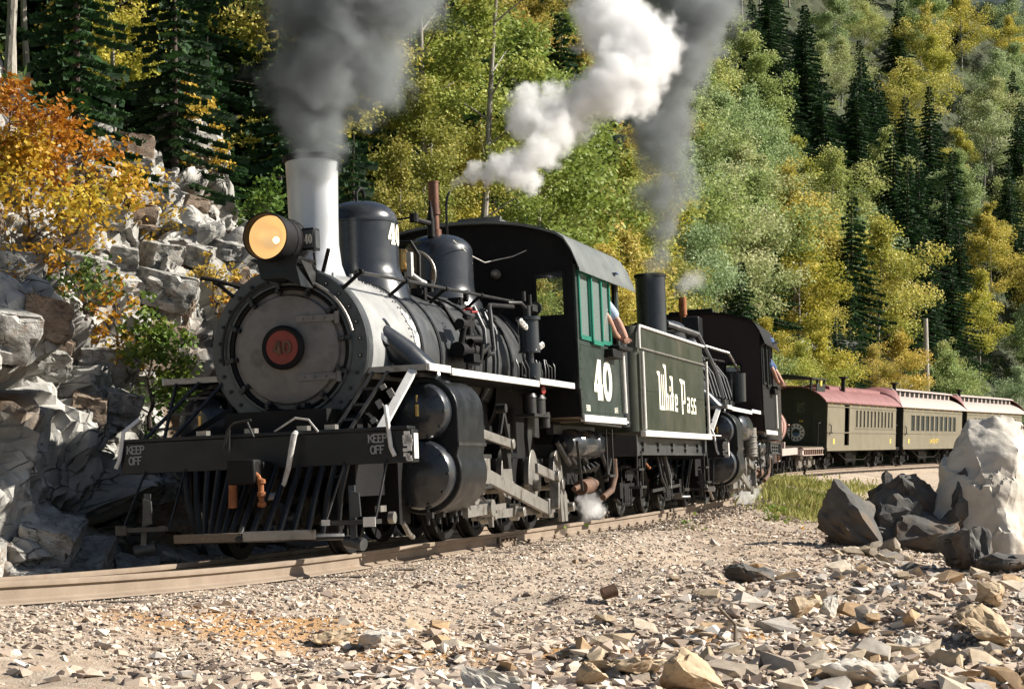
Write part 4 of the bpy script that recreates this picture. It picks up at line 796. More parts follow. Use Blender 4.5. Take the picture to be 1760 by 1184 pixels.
def build_coach(name, mw, kind='clerestory', L=11.5, title=None):
    R0 = empty(name, mw); h = L / 2; wy = 1.12; z0, z1 = .74, 2.62
    # side walls with openings
    if kind == 'baggage': wins = [(h - 4.35 - .62 * k, h - 4.35 - .62 * k - .36, 1.62, 2.36) for k in range(11)]; door = (h - 2.55, h - 3.35, .95, 2.5)
    else: wins = [(h - 1.35 - .86 * 1.0 * k * 1.14, h - 1.35 - .98 * k - .66, 1.52, 2.28) for k in range(10)]; door = None
    if kind != 'baggage':
        n_ = 10 if kind == 'clerestory' else 12; wins = []; pitch_ = (L - 2.5) / n_
        for k in range(n_): a = h - 1.25 - pitch_ * k; wins.append((a - .10, a - pitch_ + .10, 1.52, 2.28))
    for s in (1, -1):
        b = MB(); xs = sorted({h, -h} | {v for w_ in wins for v in w_[:2]} | (set(door[:2]) if door else set()), reverse=True)
        for xa, xb in zip(xs[:-1], xs[1:]):
            xm = (xa + xb) / 2; hole = next((w_ for w_ in wins + ([door] if door else []) if w_[1] <= xm <= w_[0]), None)
            for za, zb in ([(z0, hole[2]), (hole[3], z1)] if hole else [(z0, z1)]): b.box((xm, wy * s, (za + zb) / 2), (xa - xb, .05, zb - za))
        side = b.build('side_wall', M['putty'], R0, smooth=False)
        b = MB(); b.box((0, (wy + .035) * s, 1.44), (L, .025, .04)); b.box((0, (wy + .035) * s, 2.42), (L, .025, .03)); b.box((0, (wy + .03) * s, .80), (L, .03, .10)); b.build('belt_rail', M['putty'], side)
        for w_ in wins:
            xm = (w_[0] + w_[1]) / 2; b = MB(); ww = w_[0] - w_[1]
            b.box((xm, wy * s, w_[2] + .02), (ww, .06, .04)); b.box((xm, wy * s, w_[3] - .02), (ww, .06, .04)); b.box((w_[0] - .02, wy * s, (w_[2] + w_[3]) / 2), (.04, .06, w_[3] - w_[2])); b.box((w_[1] + .02, wy * s, (w_[2] + w_[3]) / 2), (.04, .06, w_[3] - w_[2]))
            f_ = b.build('window', M['putty'], side)
            b = MB(); b.box((xm, (wy - .01) * s, (w_[2] + w_[3]) / 2), (ww - .07, .008, w_[3] - w_[2] - .07)); b.build('pane', M['glassd'], f_)
        b = MB()
        for k in range(8): b.box((h - .6 - k * (L - 1.2) / 7, (wy + .028) * s, 2.52), (.14, .006, .07))
        for x in (h - 1.0, -h + 1.0): b.box((x, (wy + .028) * s, 1.10), (.22, .006, .2))
        b.build('yellow_ornament', M['yellow'], side)
        if title: text('coach_lettering', title, M['yellow'], side, (0, (wy + .026) * s, 1.02), (-s, 0, 0), (0, 0, 1), .17, .2, False, 1.35)
        b = MB(); b.tube([(h - .25, (wy + .03) * s, 1.75), (h - .28, (wy + .10) * s, 1.7), (h - .28, (wy + .10) * s, 1.45), (h - .25, (wy + .03) * s, 1.4)], .02, 6); b.tube([(h - .28, (wy + .1) * s, 1.45), (h - .5, (wy + .1) * s, 1.42)], .02, 6); b.build('grab_iron', M['soot'], side)
        if door:
            b = MB(); b.box(((door[0] + door[1]) / 2 + .25, (wy - .06) * s, 1.7), (abs(door[0] - door[1]) - .45, .04, 1.5)); b.build('sliding_door', M['putty'], side)
            b = MB()
            for k in range(7): b.bar((h - 4.2, (wy + .05) * s, 1.6), (h - 11.2 if L > 11.4 else -h, (wy + .05) * s, 1.6), .01, .01) if k == 0 else None
            b.build('door_track', M['putty'], side)
    def prof(t):
        y = (wy + .12) * t; return y, 2.62 + .52 * (1 - abs(t) ** 2.6)
    for e in (1, -1):
        b = MB(); poly = [(-wy, z0), (wy, z0)] + [(prof(t)[0] * .9, prof(t)[1] - .03) for t in np.linspace(1, -1, 17)]
        x = (h - .05) * e; b.prism(poly, 0, .05, (x, 0, 0), (0, 1, 0), (0, 0, 1)); ew = b.build('end_wall', M['coachend'] if True else M['putty'], R0, smooth=False)
        if e > 0 and kind == 'baggage':
            b = MB(); b.cyl((h + .001, -.05, 1.40), (h + .015, -.05, 1.40), .33, n=32); em = b.build('round_emblem', M['white'], ew)
            b = MB()
            for k in range(12): a = 2 * PI * k / 12; b.ribbon([(.20 * math.cos(a), .20 * math.sin(a)), (.30 * math.cos(a), .30 * math.sin(a))], .05, (h + .016, -.05, 1.40), (0, 1, 0), (0, 0, 1))
            b.build('emblem_mark', M['sring'], em)
            b = MB(); b.cyl((h + .015, -.05, 1.40), (h + .021, -.05, 1.40), .15, n=20); b.build('emblem_centre', M['blueem'], em)
            b = MB(); b.prism([(-.14, -.05), (-.02, .12), (.05, .04), (.14, .08), (.14, -.05)], 0, .008, (h + .021, -.05, 1.44), (0, 1, 0), (0, 0, 1)); b.build('emblem_mountain', M['coachend'], em)
            text('end_number', '1138', M['yellow'], ew, (h + .003, .13, 1.80), (0, 1, 0), (0, 0, 1), .07, .2, False, 1.1)
            b = MB(); b.box((h + .01, .12, 2.32), (.02, .30, .42)); b.build('end_window', M['glassd'], ew)
            for y in (-.25, .5):
                b = MB(); b.box((h + .02, y, 1.7), (.03, .05, 1.9)); b.build('door_post', M['coachend'], ew)
        b = MB(); b.box((h + .35 if e > 0 else -h - .35, 0, z0 + .05), (.7, 2.0, .12)); b.build('end_platform', M['soot'], R0)
        b = MB()
        for y in (-.95, .95): b.tube([(e * (h + .62), y, z0 + .1), (e * (h + .62), y, 1.75), (e * (h + .3), y, 1.8)], .025, 6); b.box((e * (h + .55), y, .45), (.3, .2, .04)); b.bar((e * (h + .55), y, z0), (e * (h + .55), y, .45), .2, .03, (1, 0, 0))
        b.build('platform_railing', M['soot'], R0)
    b = MB(); b.box((0, 0, z0 + .04), (L - .1, 2 * wy - .1, .06)); b.build('coach_floor', M['wood'], R0)
    b = MB()
    for k in range(8):
        for s in (1, -1): b.box((h - 1.5 - k * (L - 2) / 8, .55 * s, 1.25), (.1, .8, .9)); b.box((h - 1.3 - k * (L - 2) / 8, .55 * s, .98), (.4, .8, .1))
    b.build('seats', M['blind'], R0)
    N = 20; ts = np.linspace(-1, 1, N + 1); b = MB(); xa, xb = h + .62, -h - .62; vs = []
    for x in (xa, xb):
        for g in (0, -.05):
            for t in ts: y, z = prof(t); vs.append((x, y, z + g))
    q = N + 1; fs = []
    for k in range(N): fs += [(k, k + 1, 2 * q + k + 1, 2 * q + k), (q + k, 3 * q + k, 3 * q + k + 1, q + k + 1), (k, q + k, q + k + 1, k + 1), (2 * q + k, 2 * q + k + 1, 3 * q + k + 1, 3 * q + k)]
    fs += [(0, 2 * q, 3 * q, q), (N, q + N, 3 * q + N, 2 * q + N)]; b.add(vs, fs)
    rf = b.build('roof', M['pink'] if kind == 'baggage' else M['pinkp'], R0, ang=60)
    if kind == 'baggage':
        b = MB(); b.prism([(-.55, 3.0), (.55, 3.0), (.50, 3.2), (.25, 3.27), (-.25, 3.27), (-.5, 3.2)], -h + .4, h - 2.6, (0, 0, 0), (0, 1, 0), (0, 0, 1)); b.build('clerestory', M['pink'], rf)
        b = MB(); b.box((h + .25, -.1, 3.42), (2.2, 2.0, .05)); b.prism([(-1.0, 3.44), (1.0, 3.44), (0, 3.55)], h - .8, h + 1.3, (0, -.1, 0), (0, 1, 0), (0, 0, 1))
        for x in (h + 1.2, h + .3, h - .7):
            for y in (-1.0, .8): b.box((x, y, 3.2), (.07, .07, .42))
        b.box((h + .25, -1.0, 3.16), (1.9, .04, .3)); b.box((h - .1, .82, 3.1), (1.2, .04, .3)); b.build('cupola', M['coachend'], rf)
        b = MB(); b.box((h - .05, .85, 3.27), (.22, .03, .2)); b.build('cupola_lamp', M['yellow'], rf)
    else:
        b = MB(); b.box((0, 0, 3.14), (L - .6, 1.15, .34)); cl = b.build('clerestory', M['soot'], rf)
        b = MB(); b.prism([(-.66, 3.31), (.66, 3.31), (.58, 3.38), (.2, 3.43), (-.2, 3.43), (-.58, 3.38)], -h - .1, h - .1, (0, 0, 0), (0, 1, 0), (0, 0, 1)); b.build('clerestory_roof', M['pinkp'], cl)
        for s in (1, -1):
            for k in range(13):
                b = MB(); x = h - .6 - k * (L - 1.2) / 12; b.prism([(x - .22, 3.0), (x + .10, 3.0), (x + .0, 3.28), (x - .16, 3.28)], 0, .03, (0, .59 * s, 0), (1, 0, 0), (0, 0, 1)); b.build('clerestory_mullion', M['pinkp'], cl)
        for e in (1, -1):
            b = MB(); vs = []; n1, n2 = 8, 10
            for i in range(n1 + 1):
                u = i / n1
                for j in range(n2 + 1):
                    t = j / n2 * 2 - 1; y, z = prof(t); y2, z2 = .66 * t, 3.42 - .1 * t * t
                    k = 1 - u; vs.append((e * (h - .35 + 1.05 * u), y * u + y2 * k, (z + .02) * u + z2 * k - .0 + .10 * math.sin(PI * u)))
            b.add(vs, [(i * (n2 + 1) + j, (i + 1) * (n2 + 1) + j, (i + 1) * (n2 + 1) + j + 1, i * (n2 + 1) + j + 1) for i in range(n1) for j in range(n2)]); hd_ = b.build('roof_hood', M['pink'], rf)
            so = hd_.modifiers.new('thickness', 'SOLIDIFY'); so.thickness = .03
    b = MB(); x = h - .35 if kind != 'baggage' else h - 4.3; y = .62
    b.cyl((x, y, 2.95), (x, y, 3.55), .085, n=12); b.cyl((x, y, 3.55), (x, y, 3.60), .10, .2, 12); b.cyl((x, y, 3.60), (x, y, 3.64), .2, .19, 12); b.build('stove_pipe', M['soot'], rf)
    b = MB(); b.box((0, 0, .60), (L, .3, .2))
    for s in (1, -1): b.bar((2.6, .8 * s, .62), (1.5, .8 * s, .36), .03, .03); b.bar((1.5, .8 * s, .36), (-1.5, .8 * s, .36), .03, .03); b.bar((-1.5, .8 * s, .36), (-2.6, .8 * s, .62), .03, .03)
    b.box((.8, .5, .45), (1.0, .5, .35)); b.build('underframe', M['soot'], R0)
    for x in (h - 1.6, -h + 1.6): truck(R0, x)
    return R0

def build_tankcar(name, mw):
    R0 = empty(name, mw)
    b = MB(); r = .70; prof = [(.001, 2.35), (.25, 2.30), (.45, 2.22), (.62, 2.08), (r, 1.9), (r, -1.9), (.62, -2.08), (.45, -2.22), (.001, -2.35)]
    b.lathe(prof, (0, 0, 1.68), (1, 0, 0), 40); b.build('tank_shell', M['tank'], R0, ang=60)
    for x in (-1.75, -.6, .6, 1.75):
        b = MB(); b.lathe([(r, x - .04), (r + .02, x - .035), (r + .02, x + .035), (r, x + .04)], (0, 0, 1.68), (1, 0, 0), 40); b.build('tank_strap', M['rustb'], R0)
    b = MB(); b.cyl((0, 0, 2.3), (0, 0, 2.6), .3, n=24); b.cyl((0, 0, 2.6), (0, 0, 2.66), .33, .2, 24); b.build('tank_dome', M['tank'], R0)
    b = MB(); b.tube([(2.2, -.2, 2.0), (-2.2, -.2, 2.42)], .02, 6); b.box((-2.0, .75, 1.78), (.5, .05, .05)); b.box((2.0, .75, 1.78), (.5, .05, .05)); b.build('tank_handrail', M['tank'], R0)
    b = MB()
    for s in (1, -1): b.box((0, .95 * s, .82), (6.4, .10, .24)); 
    b.box((0, 0, .85), (6.4, .5, .2)); b.box((3.1, 0, .82), (.2, 2.0, .24)); b.box((-3.1, 0, .82), (.2, 2.0, .24))
    for x in (-1.7, 1.7): b.box((x, 0, 1.0), (.3, 1.3, .3))
    b.build('car_frame', M['pinkp'], R0)
    for x in (-2.2, 2.2): truck(R0, x)
    return R0
def build_flatcar(name, mw, L=7.2):
    R0 = empty(name, mw); h = L / 2
    for k in range(24):
        b = MB(); b.box((h - (k + .5) * L / 24, 0, .93 + .004 * (k % 3)), (L / 24 - .015, 2.1, .05)); b.build('deck_plank', M['wood'], R0)
    for s in (1, -1):
        b = MB(); b.box((0, 1.0 * s, .77), (L, .09, .26)); b.box((0, 1.06 * s, .66), (L, .06, .03)); b.box((0, 1.06 * s, .89), (L, .06, .03)); sl = b.build('side_sill', M['pinkp'], R0)
        for k in range(9):
            b = MB(); b.box((h - .4 - k * (L - .8) / 8, 1.07 * s, .77), (.12, .05, .2)); b.build('stake_pocket', M['rustb'], sl)
    b = MB(); b.box((h, 0, .77), (.12, 2.0, .24)); b.box((-h, 0, .77), (.12, 2.0, .24)); b.box((0, 0, .78), (L, .5, .2)); b.build('end_sill', M['pinkp'], R0)
    for x in (-h + 1.2, h - 1.2): truck(R0, x, m='steel')
    return R0

def skin(name, verts, edges, radii, m, parent=None, sub=2):
    me = bpy.data.meshes.new(name); me.from_pydata(verts, edges, []); me.materials.append(m)
    o = link(name, me, parent); md = o.modifiers.new('skin', 'SKIN'); md.use_smooth_shade = True
    lay = me.skin_vertices[0].data if me.skin_vertices else None
    if lay is None:
        bm = bmesh.new(); bm.from_mesh(me); bm.verts.layers.skin.verify(); bm.to_mesh(me); bm.free(); lay = me.skin_vertices[0].data
    for i, r in enumerate(radii): lay[i].radius = (r, r) if not isinstance(r, tuple) else r; lay[i].use_root = (i == 0)
    sb = o.modifiers.new('sub', 'SUBSURF'); sb.levels = sb.render_levels = sub
    return o
def build_person(name, mw, shirt, label, trousers, cap=True, hairc=(.05, .035, .025)):
    # local: x towards the front of the engine, y out of the cab window, z up from the cab floor
    v = [(0, .0, .92), (0, .02, 1.12), (0, .05, 1.32), (0, .08, 1.44), (.0, .12, 1.53), (.01, .16, 1.66),
         (-.19, .10, 1.40), (-.24, .26, 1.16), (-.12, .36, .98), (.0, .40, .94),
         (.19, .10, 1.40), (.23, .24, 1.18), (.12, .30, .98), (.02, .33, .95),
         (-.10, .0, .82), (-.11, -.02, .46), (-.11, -.06, .10), (-.11, .04, .05), (.10, .0, .82), (.11, -.02, .46), (.11, -.06, .10), (.11, .04, .05)]
    e = [(0, 1), (1, 2), (2, 3), (3, 4), (4, 5), (3, 6), (6, 7), (7, 8), (8, 9), (3, 10), (10, 11), (11, 12), (12, 13), (0, 14), (14, 15), (15, 16), (16, 17), (0, 18), (18, 19), (19, 20), (20, 21)]
    r = [(.15, .11), (.145, .10), (.16, .11), (.10, .08), .052, .085, .062, .050, .042, .030, .062, .050, .042, .030, .09, .062, .045, .035, .09, .062, .045, .035]
    body = skin(name, v, e, r, M['skin']); body.matrix_world = mw
    sv = v[:4] + [(-.19, .10, 1.40), (-.235, .245, 1.18), (.19, .10, 1.40), (.225, .225, 1.20)]
    skin('shirt', sv, [(0, 1), (1, 2), (2, 3), (3, 4), (4, 5), (3, 6), (6, 7)], [(.165, .125), (.16, .115), (.175, .125), (.105, .09), .085, .088, .085, .085], shirt, body)
    skin('trousers', [v[0], v[14], v[15], (-.11, -.06, .12), v[18], v[19], (.11, -.06, .12)], [(0, 1), (1, 2), (2, 3), (0, 4), (4, 5), (5, 6)], [(.16, .12), .10, .075, .065, .10, .075, .065], trousers, body)
    hm = mat(name + '_hair', hairc, None, .8); hx, hy, hz = v[5]
    b = MB(); b.lathe([(.10, -.02), (.104, .03), (.08, .085), (.001, .11)], (hx, hy - .015, hz + .02), (0, -.15, 1), 20); b.build('hair', hm, body)
    if cap:
        b = MB(); b.lathe([(.108, .0), (.115, .05), (.09, .10), (.001, .115)], (hx, hy, hz + .045), (0, 0, 1), 20); b.box((hx, hy + .13, hz + .05), (.13, .10, .015)); b.build('cap', M['denim'], body)
    f = MB()
    f.cyl((hx, hy + .075, hz - .01), (hx, hy + .115, hz - .025), .018, .013, 8)
    for s in (1, -1): f.lathe([(.001, -.012), (.02, 0), (.001, .012)], (hx + .092 * s, hy + .0, hz - .01), (s, 0, 0), 10)
    f.build('nose_and_ears', M['skin'], body)
    f = MB()
    for s in (1, -1): f.lathe([(.001, -.006), (.010, 0), (.001, .006)], (hx + .032 * s, hy + .083, hz + .012), (0, 1, 0), 8)
    f.box((hx, hy + .084, hz - .05), (.045, .008, .008)); f.build('eyes_and_mouth', hm, body)
    for s, w_ in ((-1, v[9]), (1, v[13])):       # hands: palm with four fingers and a thumb, curled over the arm rest
        wv = Vector(w_); dx = .12 * -s * 0; d = V(.8 if s < 0 else -.8, .3, -.35).normalized(); sd_ = V(0, 0, 1).cross(d).normalized()
        P = [tuple(wv), tuple(wv + d * .05)]; E_ = [(0, 1)]; Rr = [(.026, .020), (.034, .018)]
        for k, ln in enumerate((.062, .072, .068, .052)):
            base = wv + d * .07 + sd_ * (-.027 + .018 * k); i0_ = len(P)
            P += [tuple(base), tuple(base + d * ln * .5), tuple(base + d * ln * .8 + V(0, 0, -ln * .3))]; E_ += [(1, i0_), (i0_, i0_ + 1), (i0_ + 1, i0_ + 2)]; Rr += [.0095, .009, .0075]
        i0_ = len(P); P += [tuple(wv + d * .03 + sd_ * .04), tuple(wv + d * .06 + sd_ * .06 + V(0, 0, -.015))]; E_ += [(0, i0_), (i0_, i0_ + 1)]; Rr += [.011, .009]
        skin('hand', P, E_, Rr, M['skin'], body)
    tag(body, label, 'person'); return body

def mtx(base, x, y, z): return base @ Matrix.Translation((x, y, z))
P1 = pose(0)
loco1 = build_loco('steam_locomotive', P1)
tag(loco1, 'black steam locomotive with silver stack, lit brass-coloured headlight and the number 40 on its cab', 'steam locomotive')
ten1 = build_tender('tender', pose(7.35 + 2.475 + .95))
tag(ten1, 'olive tender lettered White Pass, coupled right behind engine 40', 'tender')
h2 = .235; P2 = pose(15.1, h2, 1.04, 0)
loco2 = build_loco('steam_locomotive', P2, True)
tag(loco2, 'second black steam locomotive with black stack and dark red cab front, behind the lettered tender', 'steam locomotive')
ten2 = build_tender('tender', pose(26.2, None, 1.05), lettering=False, m='black')
tag(ten2, 'plain black tender behind the second engine, mostly hidden', 'tender')
tc = build_tankcar('tank_car', pose(52.6)); tag(tc, 'faded pinkish rusty tank car with rounded end, behind the second engine cab', 'tank car')
fc = build_flatcar('flat_car', pose(58.6), 4.4); tag(fc, 'empty flat car with pale rusty side sill, before the first coach', 'flat car')
for o_, s_ in ((build_flatcar('flat_car', pose(34.0)), 34),): tag(o_, 'flat car hidden between the second tender and the rusty tank car', 'flat car')
c1 = build_coach('baggage_coach', pose(67.5, None, 1.07), 'baggage'); tag(c1, 'putty baggage coach with dark front end, round emblem and pink arched roof', 'rail coach', 'putty coloured coaches')
c2 = build_coach('passenger_coach', pose(81.2, None, 1.07), 'clerestory', 11.5, 'LAKE BENNETT'); tag(c2, 'putty passenger coach with six big windows and yellow lettering, behind the baggage coach', 'rail coach', 'putty coloured coaches')
c3 = build_coach('passenger_coach', pose(94.9, None, 1.07), 'clerestory3', 11.5); tag(c3, 'putty passenger coach seen above the big pale boulder at the right edge', 'rail coach', 'putty coloured coaches')
p1 = build_person('person', P1 @ Matrix.Translation((-6.72, 1.02, 1.20)), M['shirt'], 'person in pale blue shirt resting a forearm on the cab sill of engine 40', M['denim'])
p2 = build_person('person', P2 @ Matrix.Translation((-6.75, 1.08, 1.18)), M['denim'], 'person in a blue denim shirt leaning out of the second engine cab', M['denim'])
# ------------------------------------------------------------------ track: rails and ties
def rail_mesh(s0, s1, y0, step=.5):
    prof = [(-.035, 0), (.035, 0), (.037, -.012), (.034, -.035), (.010, -.045), (.009, -.105), (.018, -.115), (.062, -.128), (.065, -.14), (-.065, -.14), (-.062, -.128), (-.018, -.115), (-.009, -.105), (-.010, -.045), (-.034, -.035), (-.037, -.012)]
    b = MB(); ss = np.arange(s0, s1 + .01, step); n = len(prof); vs = []
    for s in ss:
        R = rotm(hd(s), float(np.interp(s, SS, GG)), float(np.interp(s, SS, RR))); p = path(s)
        for y, z in prof: vs.append(p + R @ V(0, y0 + y, z))
    fs = [(i * n + k, i * n + (k + 1) % n, (i + 1) * n + (k + 1) % n, (i + 1) * n + k) for i in range(len(ss) - 1) for k in range(n)]
    b.add(vs, fs); return b
track = empty('railway_track'); tag(track, 'narrow gauge railway track on ballast under the train', 'railway track', kind='structure')
for y0 in (.492, -.492):
    for s0, s1 in ((-16, 4.5), (4.51, 13.7), (13.71, 23), (23.01, 60), (60.01, 118)):
        rail_mesh(s0, s1, y0).build('rail', M['rail'], track)
        if y0 > 0 and s1 < 30:
            R = pose(s1 + .005); b = MB(); b.box((0, y0 + .03, -.075), (.62, .022, .07)); b.box((0, y0 + .03, -.118), (.62, .05, .02))
            for k in (-.22, -.08, .08, .22): b.cyl((k, y0 + .04, -.075), (k, y0 + .075, -.075), .018, n=6)
            j = b.build('joint_bar', M['rail'], track); j.matrix_world = R
b = MB(); b.box((0, 0, -.235), (.20, 2.1, .17)); tme = b.mesh('tie', M['tie'])
b = MB()
for y in (.492, -.492):
    b.box((0, y, -.146), (.17, .26, .012))
    for q in (-.085, .085): b.cyl((.05 * (1 if q > 0 else -1), y + q, -.15), (.05 * (1 if q > 0 else -1), y + q, -.10), .014, .02, 6)
spk = b.mesh('tie_plate', M['rail'])
k = 0
for s in np.arange(-15.5, 92, .56):
    P = pose(float(s)) @ Matrix.Rotation(rnd.uniform(-.03, .03), 4, 'Z') @ Matrix.Translation((0, rnd.uniform(-.04, .04), rnd.uniform(-.01, .005)))
    t_ = link('tie', tme, track); t_.matrix_world = P
    if 3 < s < 20: q_ = link('tie_plate', spk, track); q_.matrix_world = pose(float(s))
# ------------------------------------------------------------------ noise helpers (numpy)
def _hash(ix, iy, iz, seed):
    h = (ix.astype(np.int64) * 374761393 + iy.astype(np.int64) * 668265263 + iz.astype(np.int64) * 2147483647 + seed * 1274126177) & 0xffffffff
    h = ((h ^ (h >> 13)) * 1274126177) & 0xffffffff; h = ((h ^ (h >> 16)) * 2246822519) & 0xffffffff
    return ((h ^ (h >> 15)) & 0xffffff) / float(0xffffff)
def vnoise(P, seed=0):
    I = np.floor(P).astype(np.int64); f = P - I; f = f * f * (3 - 2 * f); out = 0
    for dx in (0, 1):
        for dy in (0, 1):
            for dz in (0, 1):
                w_ = (f[:, 0] if dx else 1 - f[:, 0]) * (f[:, 1] if dy else 1 - f[:, 1]) * (f[:, 2] if dz else 1 - f[:, 2])
                out = out + w_ * _hash(I[:, 0] + dx, I[:, 1] + dy, I[:, 2] + dz, seed)
    return out * 2 - 1
def fbm(P, o=4, seed=0, g=.5):
    a = 1; s = 0; t = 0
    for k in range(o): s = s + a * vnoise(P * 2 ** k, seed + k * 17); t += a; a *= g
    return s / t
def blocks(P, size, seed=0, tilt=.8):
    """offset of the nearest jittered cell: its own height plus its own tilt -> flat-faced blocks with steps between"""
    Q = P / np.array(size); I = np.floor(Q).astype(np.int64); best = np.full(len(P), 1e9); sec = np.full(len(P), 1e9); val = np.zeros(len(P))
    for dx in (-1, 0, 1):
        for dy in (-1, 0, 1):
            for dz in (-1, 0, 1):
                J = I + np.array([dx, dy, dz]); r = [_hash(J[:, 0], J[:, 1], J[:, 2], seed + k) for k in range(6)]
                C = J + np.stack(r[:3], 1); D = Q - C; d2 = np.abs(D).max(1) + .12 * np.abs(D).sum(1)
                v = (r[3] * 2 - 1) + tilt * (D[:, 0] * (r[4] * 2 - 1) + D[:, 2] * (r[5] * 2 - 1))
                m = d2 < best; sec = np.where(m, best, np.minimum(sec, d2)); val = np.where(m, v, val); best = np.where(m, d2, best)
    return val, sec - best
def grid_mesh(name, P, nu, nv, m, parent=None, smooth=True, ang=None, flip=False):
    me = bpy.data.meshes.new(name); i = np.arange(nu - 1)[:, None] * nv + np.arange(nv - 1)[None, :]
    F = np.stack([i, i + nv, i + nv + 1, i + 1], -1).reshape(-1, 4)
    if flip: F = F[:, ::-1]
    me.vertices.add(len(P)); me.vertices.foreach_set('co', P.astype(np.float32).ravel())
    me.loops.add(F.size); me.loops.foreach_set('vertex_index', F.ravel().astype(np.int32))
    me.polygons.add(len(F)); me.polygons.foreach_set('loop_start', np.arange(0, F.size, 4, dtype=np.int32))
    me.update(calc_edges=True); me.materials.append(m)
    if smooth:
        me.polygons.foreach_set('use_smooth', [True] * len(F))
        if ang: me.set_sharp_from_angle(angle=math.radians(ang))
    return link(name, me, parent)
def poly_mesh(name, Vt, F, m, parent=None, attr=None):
    """fast mesh from equal-sized faces; attr: one float per face"""
    me = bpy.data.meshes.new(name); k = F.shape[1]
    me.vertices.add(len(Vt)); me.vertices.foreach_set('co', Vt.astype(np.float32).ravel())
    me.loops.add(F.size); me.loops.foreach_set('vertex_index', F.ravel().astype(np.int32))
    me.polygons.add(len(F)); me.polygons.foreach_set('loop_start', np.arange(0, F.size, k, dtype=np.int32))
    me.update(calc_edges=True); me.polygons.foreach_set('use_smooth', [False] * len(F))
    for q in (m if isinstance(m, (list, tuple)) else [m]): me.materials.append(q)
    if attr is not None:
        a = me.attributes.new('var', 'FLOAT', 'FACE'); a.data.foreach_set('value', attr.astype(np.float32))
    return me

# ------------------------------------------------------------------ natural materials
M['rock'] = mat('grey_cliff_rock', (.25, .24, .215), (.50, .48, .44), .85, 0, 1.6, .9, 9, detail=10, lo=.38, hi=.6, c3=(.20, .125, .07), s3=.9, c3lo=.56, c3hi=.68, crack=3.2)
M['rockb'] = mat('brown_cliff_rock', (.20, .13, .085), (.34, .27, .20), .85, 0, 2.2, .9, 10, detail=10, c3=(.12, .08, .055), s3=1.2, c3lo=.5, c3hi=.66, crack=4)
M['rockd'] = mat('shade_darkened_rock', (.055, .052, .048), (.13, .12, .105), .85, 0, 2.4, .9, 10, detail=10, c3=(.12, .08, .05), s3=1.6, c3lo=.5, c3hi=.65)  # shade on the boulder pile is put into this darkened rock colour
M['rockp'] = mat('pale_boulder_rock', (.46, .41, .34), (.62, .57, .49), .8, 0, 2, .7, 12, detail=10, c3=(.30, .20, .12), s3=1.5, c3lo=.54, c3hi=.66)
M['stone'] = mat('ballast_stone', (.42, .36, .29), (.60, .54, .46), .85, 0, 2.5, .5, 40, objcol=True)
M['stonet'] = mat('tan_stone', (.40, .29, .17), (.56, .44, .30), .85, 0, 6, .6, 26, c3=(.30, .16, .06), s3=4, c3lo=.55, c3hi=.7)
M['soil'] = mat('gravelly_soil', (.38, .285, .205), (.55, .45, .345), .95, 0, 9, 1, 60, detail=10, c3=(.30, .24, .19), s3=.9, c3lo=.5, c3hi=.66)
_n = M['soil'].node_tree.nodes; _l = M['soil'].node_tree.links; _b = _n['Principled BSDF']; _src = _b.inputs['Base Color'].links[0].from_socket; _at = _n.new('ShaderNodeAttribute'); _at.attribute_name = 'clay'; _mx = _n.new('ShaderNodeMix'); _mx.data_type = 'RGBA'; _l.new(_at.outputs['Fac'], _mx.inputs[0]); _l.new(_src, _mx.inputs[6]); _mx.inputs[7].default_value = (.52, .28, .10, 1); _l.new(_mx.outputs[2], _b.inputs['Base Color'])
M['floor'] = mat('forest_floor', (.035, .040, .016), (.06, .065, .025), .95, 0, .8, .8, 6, c3=(.035, .05, .018), s3=.3, c3lo=.4, c3hi=.6)
def attr_mat(name, cols, rough=.85, trans=0, bump=0, objcol=False, spec=.3):
    m = bpy.data.materials.new(name); m.use_nodes = True; N = m.node_tree.nodes; L = m.node_tree.links; b = N['Principled BSDF']
    a = N.new('ShaderNodeAttribute'); a.attribute_name = 'var'; r = N.new('ShaderNodeValToRGB'); L.new(a.outputs['Fac'], r.inputs[0])
    e = r.color_ramp.elements; e[0].position = 0; e[0].color = (*cols[0], 1); e[1].position = 1; e[1].color = (*cols[-1], 1)
    for k, c in enumerate(cols[1:-1]): q = e.new((k + 1) / (len(cols) - 1)); q.color = (*c, 1)
    col = r.outputs[0]
    if objcol:
        oi = N.new('ShaderNodeObjectInfo'); x = N.new('ShaderNodeMix'); x.data_type = 'RGBA'; x.blend_type = 'MULTIPLY'; x.inputs[0].default_value = 1
        L.new(col, x.inputs[6]); L.new(oi.outputs['Color'], x.inputs[7]); col = x.outputs[2]
    L.new(col, b.inputs['Base Color']); b.inputs['Roughness'].default_value = rough; b.inputs['Specular IOR Level'].default_value = spec
    if trans:
        t = N.new('ShaderNodeBsdfTranslucent'); L.new(col, t.inputs[0]); mx = N.new('ShaderNodeMixShader'); mx.inputs[0].default_value = trans
        L.new(b.outputs[0], mx.inputs[1]); L.new(t.outputs[0], mx.inputs[2]); L.new(mx.outputs[0], N['Material Output'].inputs[0])
    return m
M['gravel'] = attr_mat('mixed_gravel', [(.13, .095, .075), (.34, .265, .21), (.49, .385, .295), (.57, .45, .34), (.61, .52, .42), (.70, .64, .56)], .85)

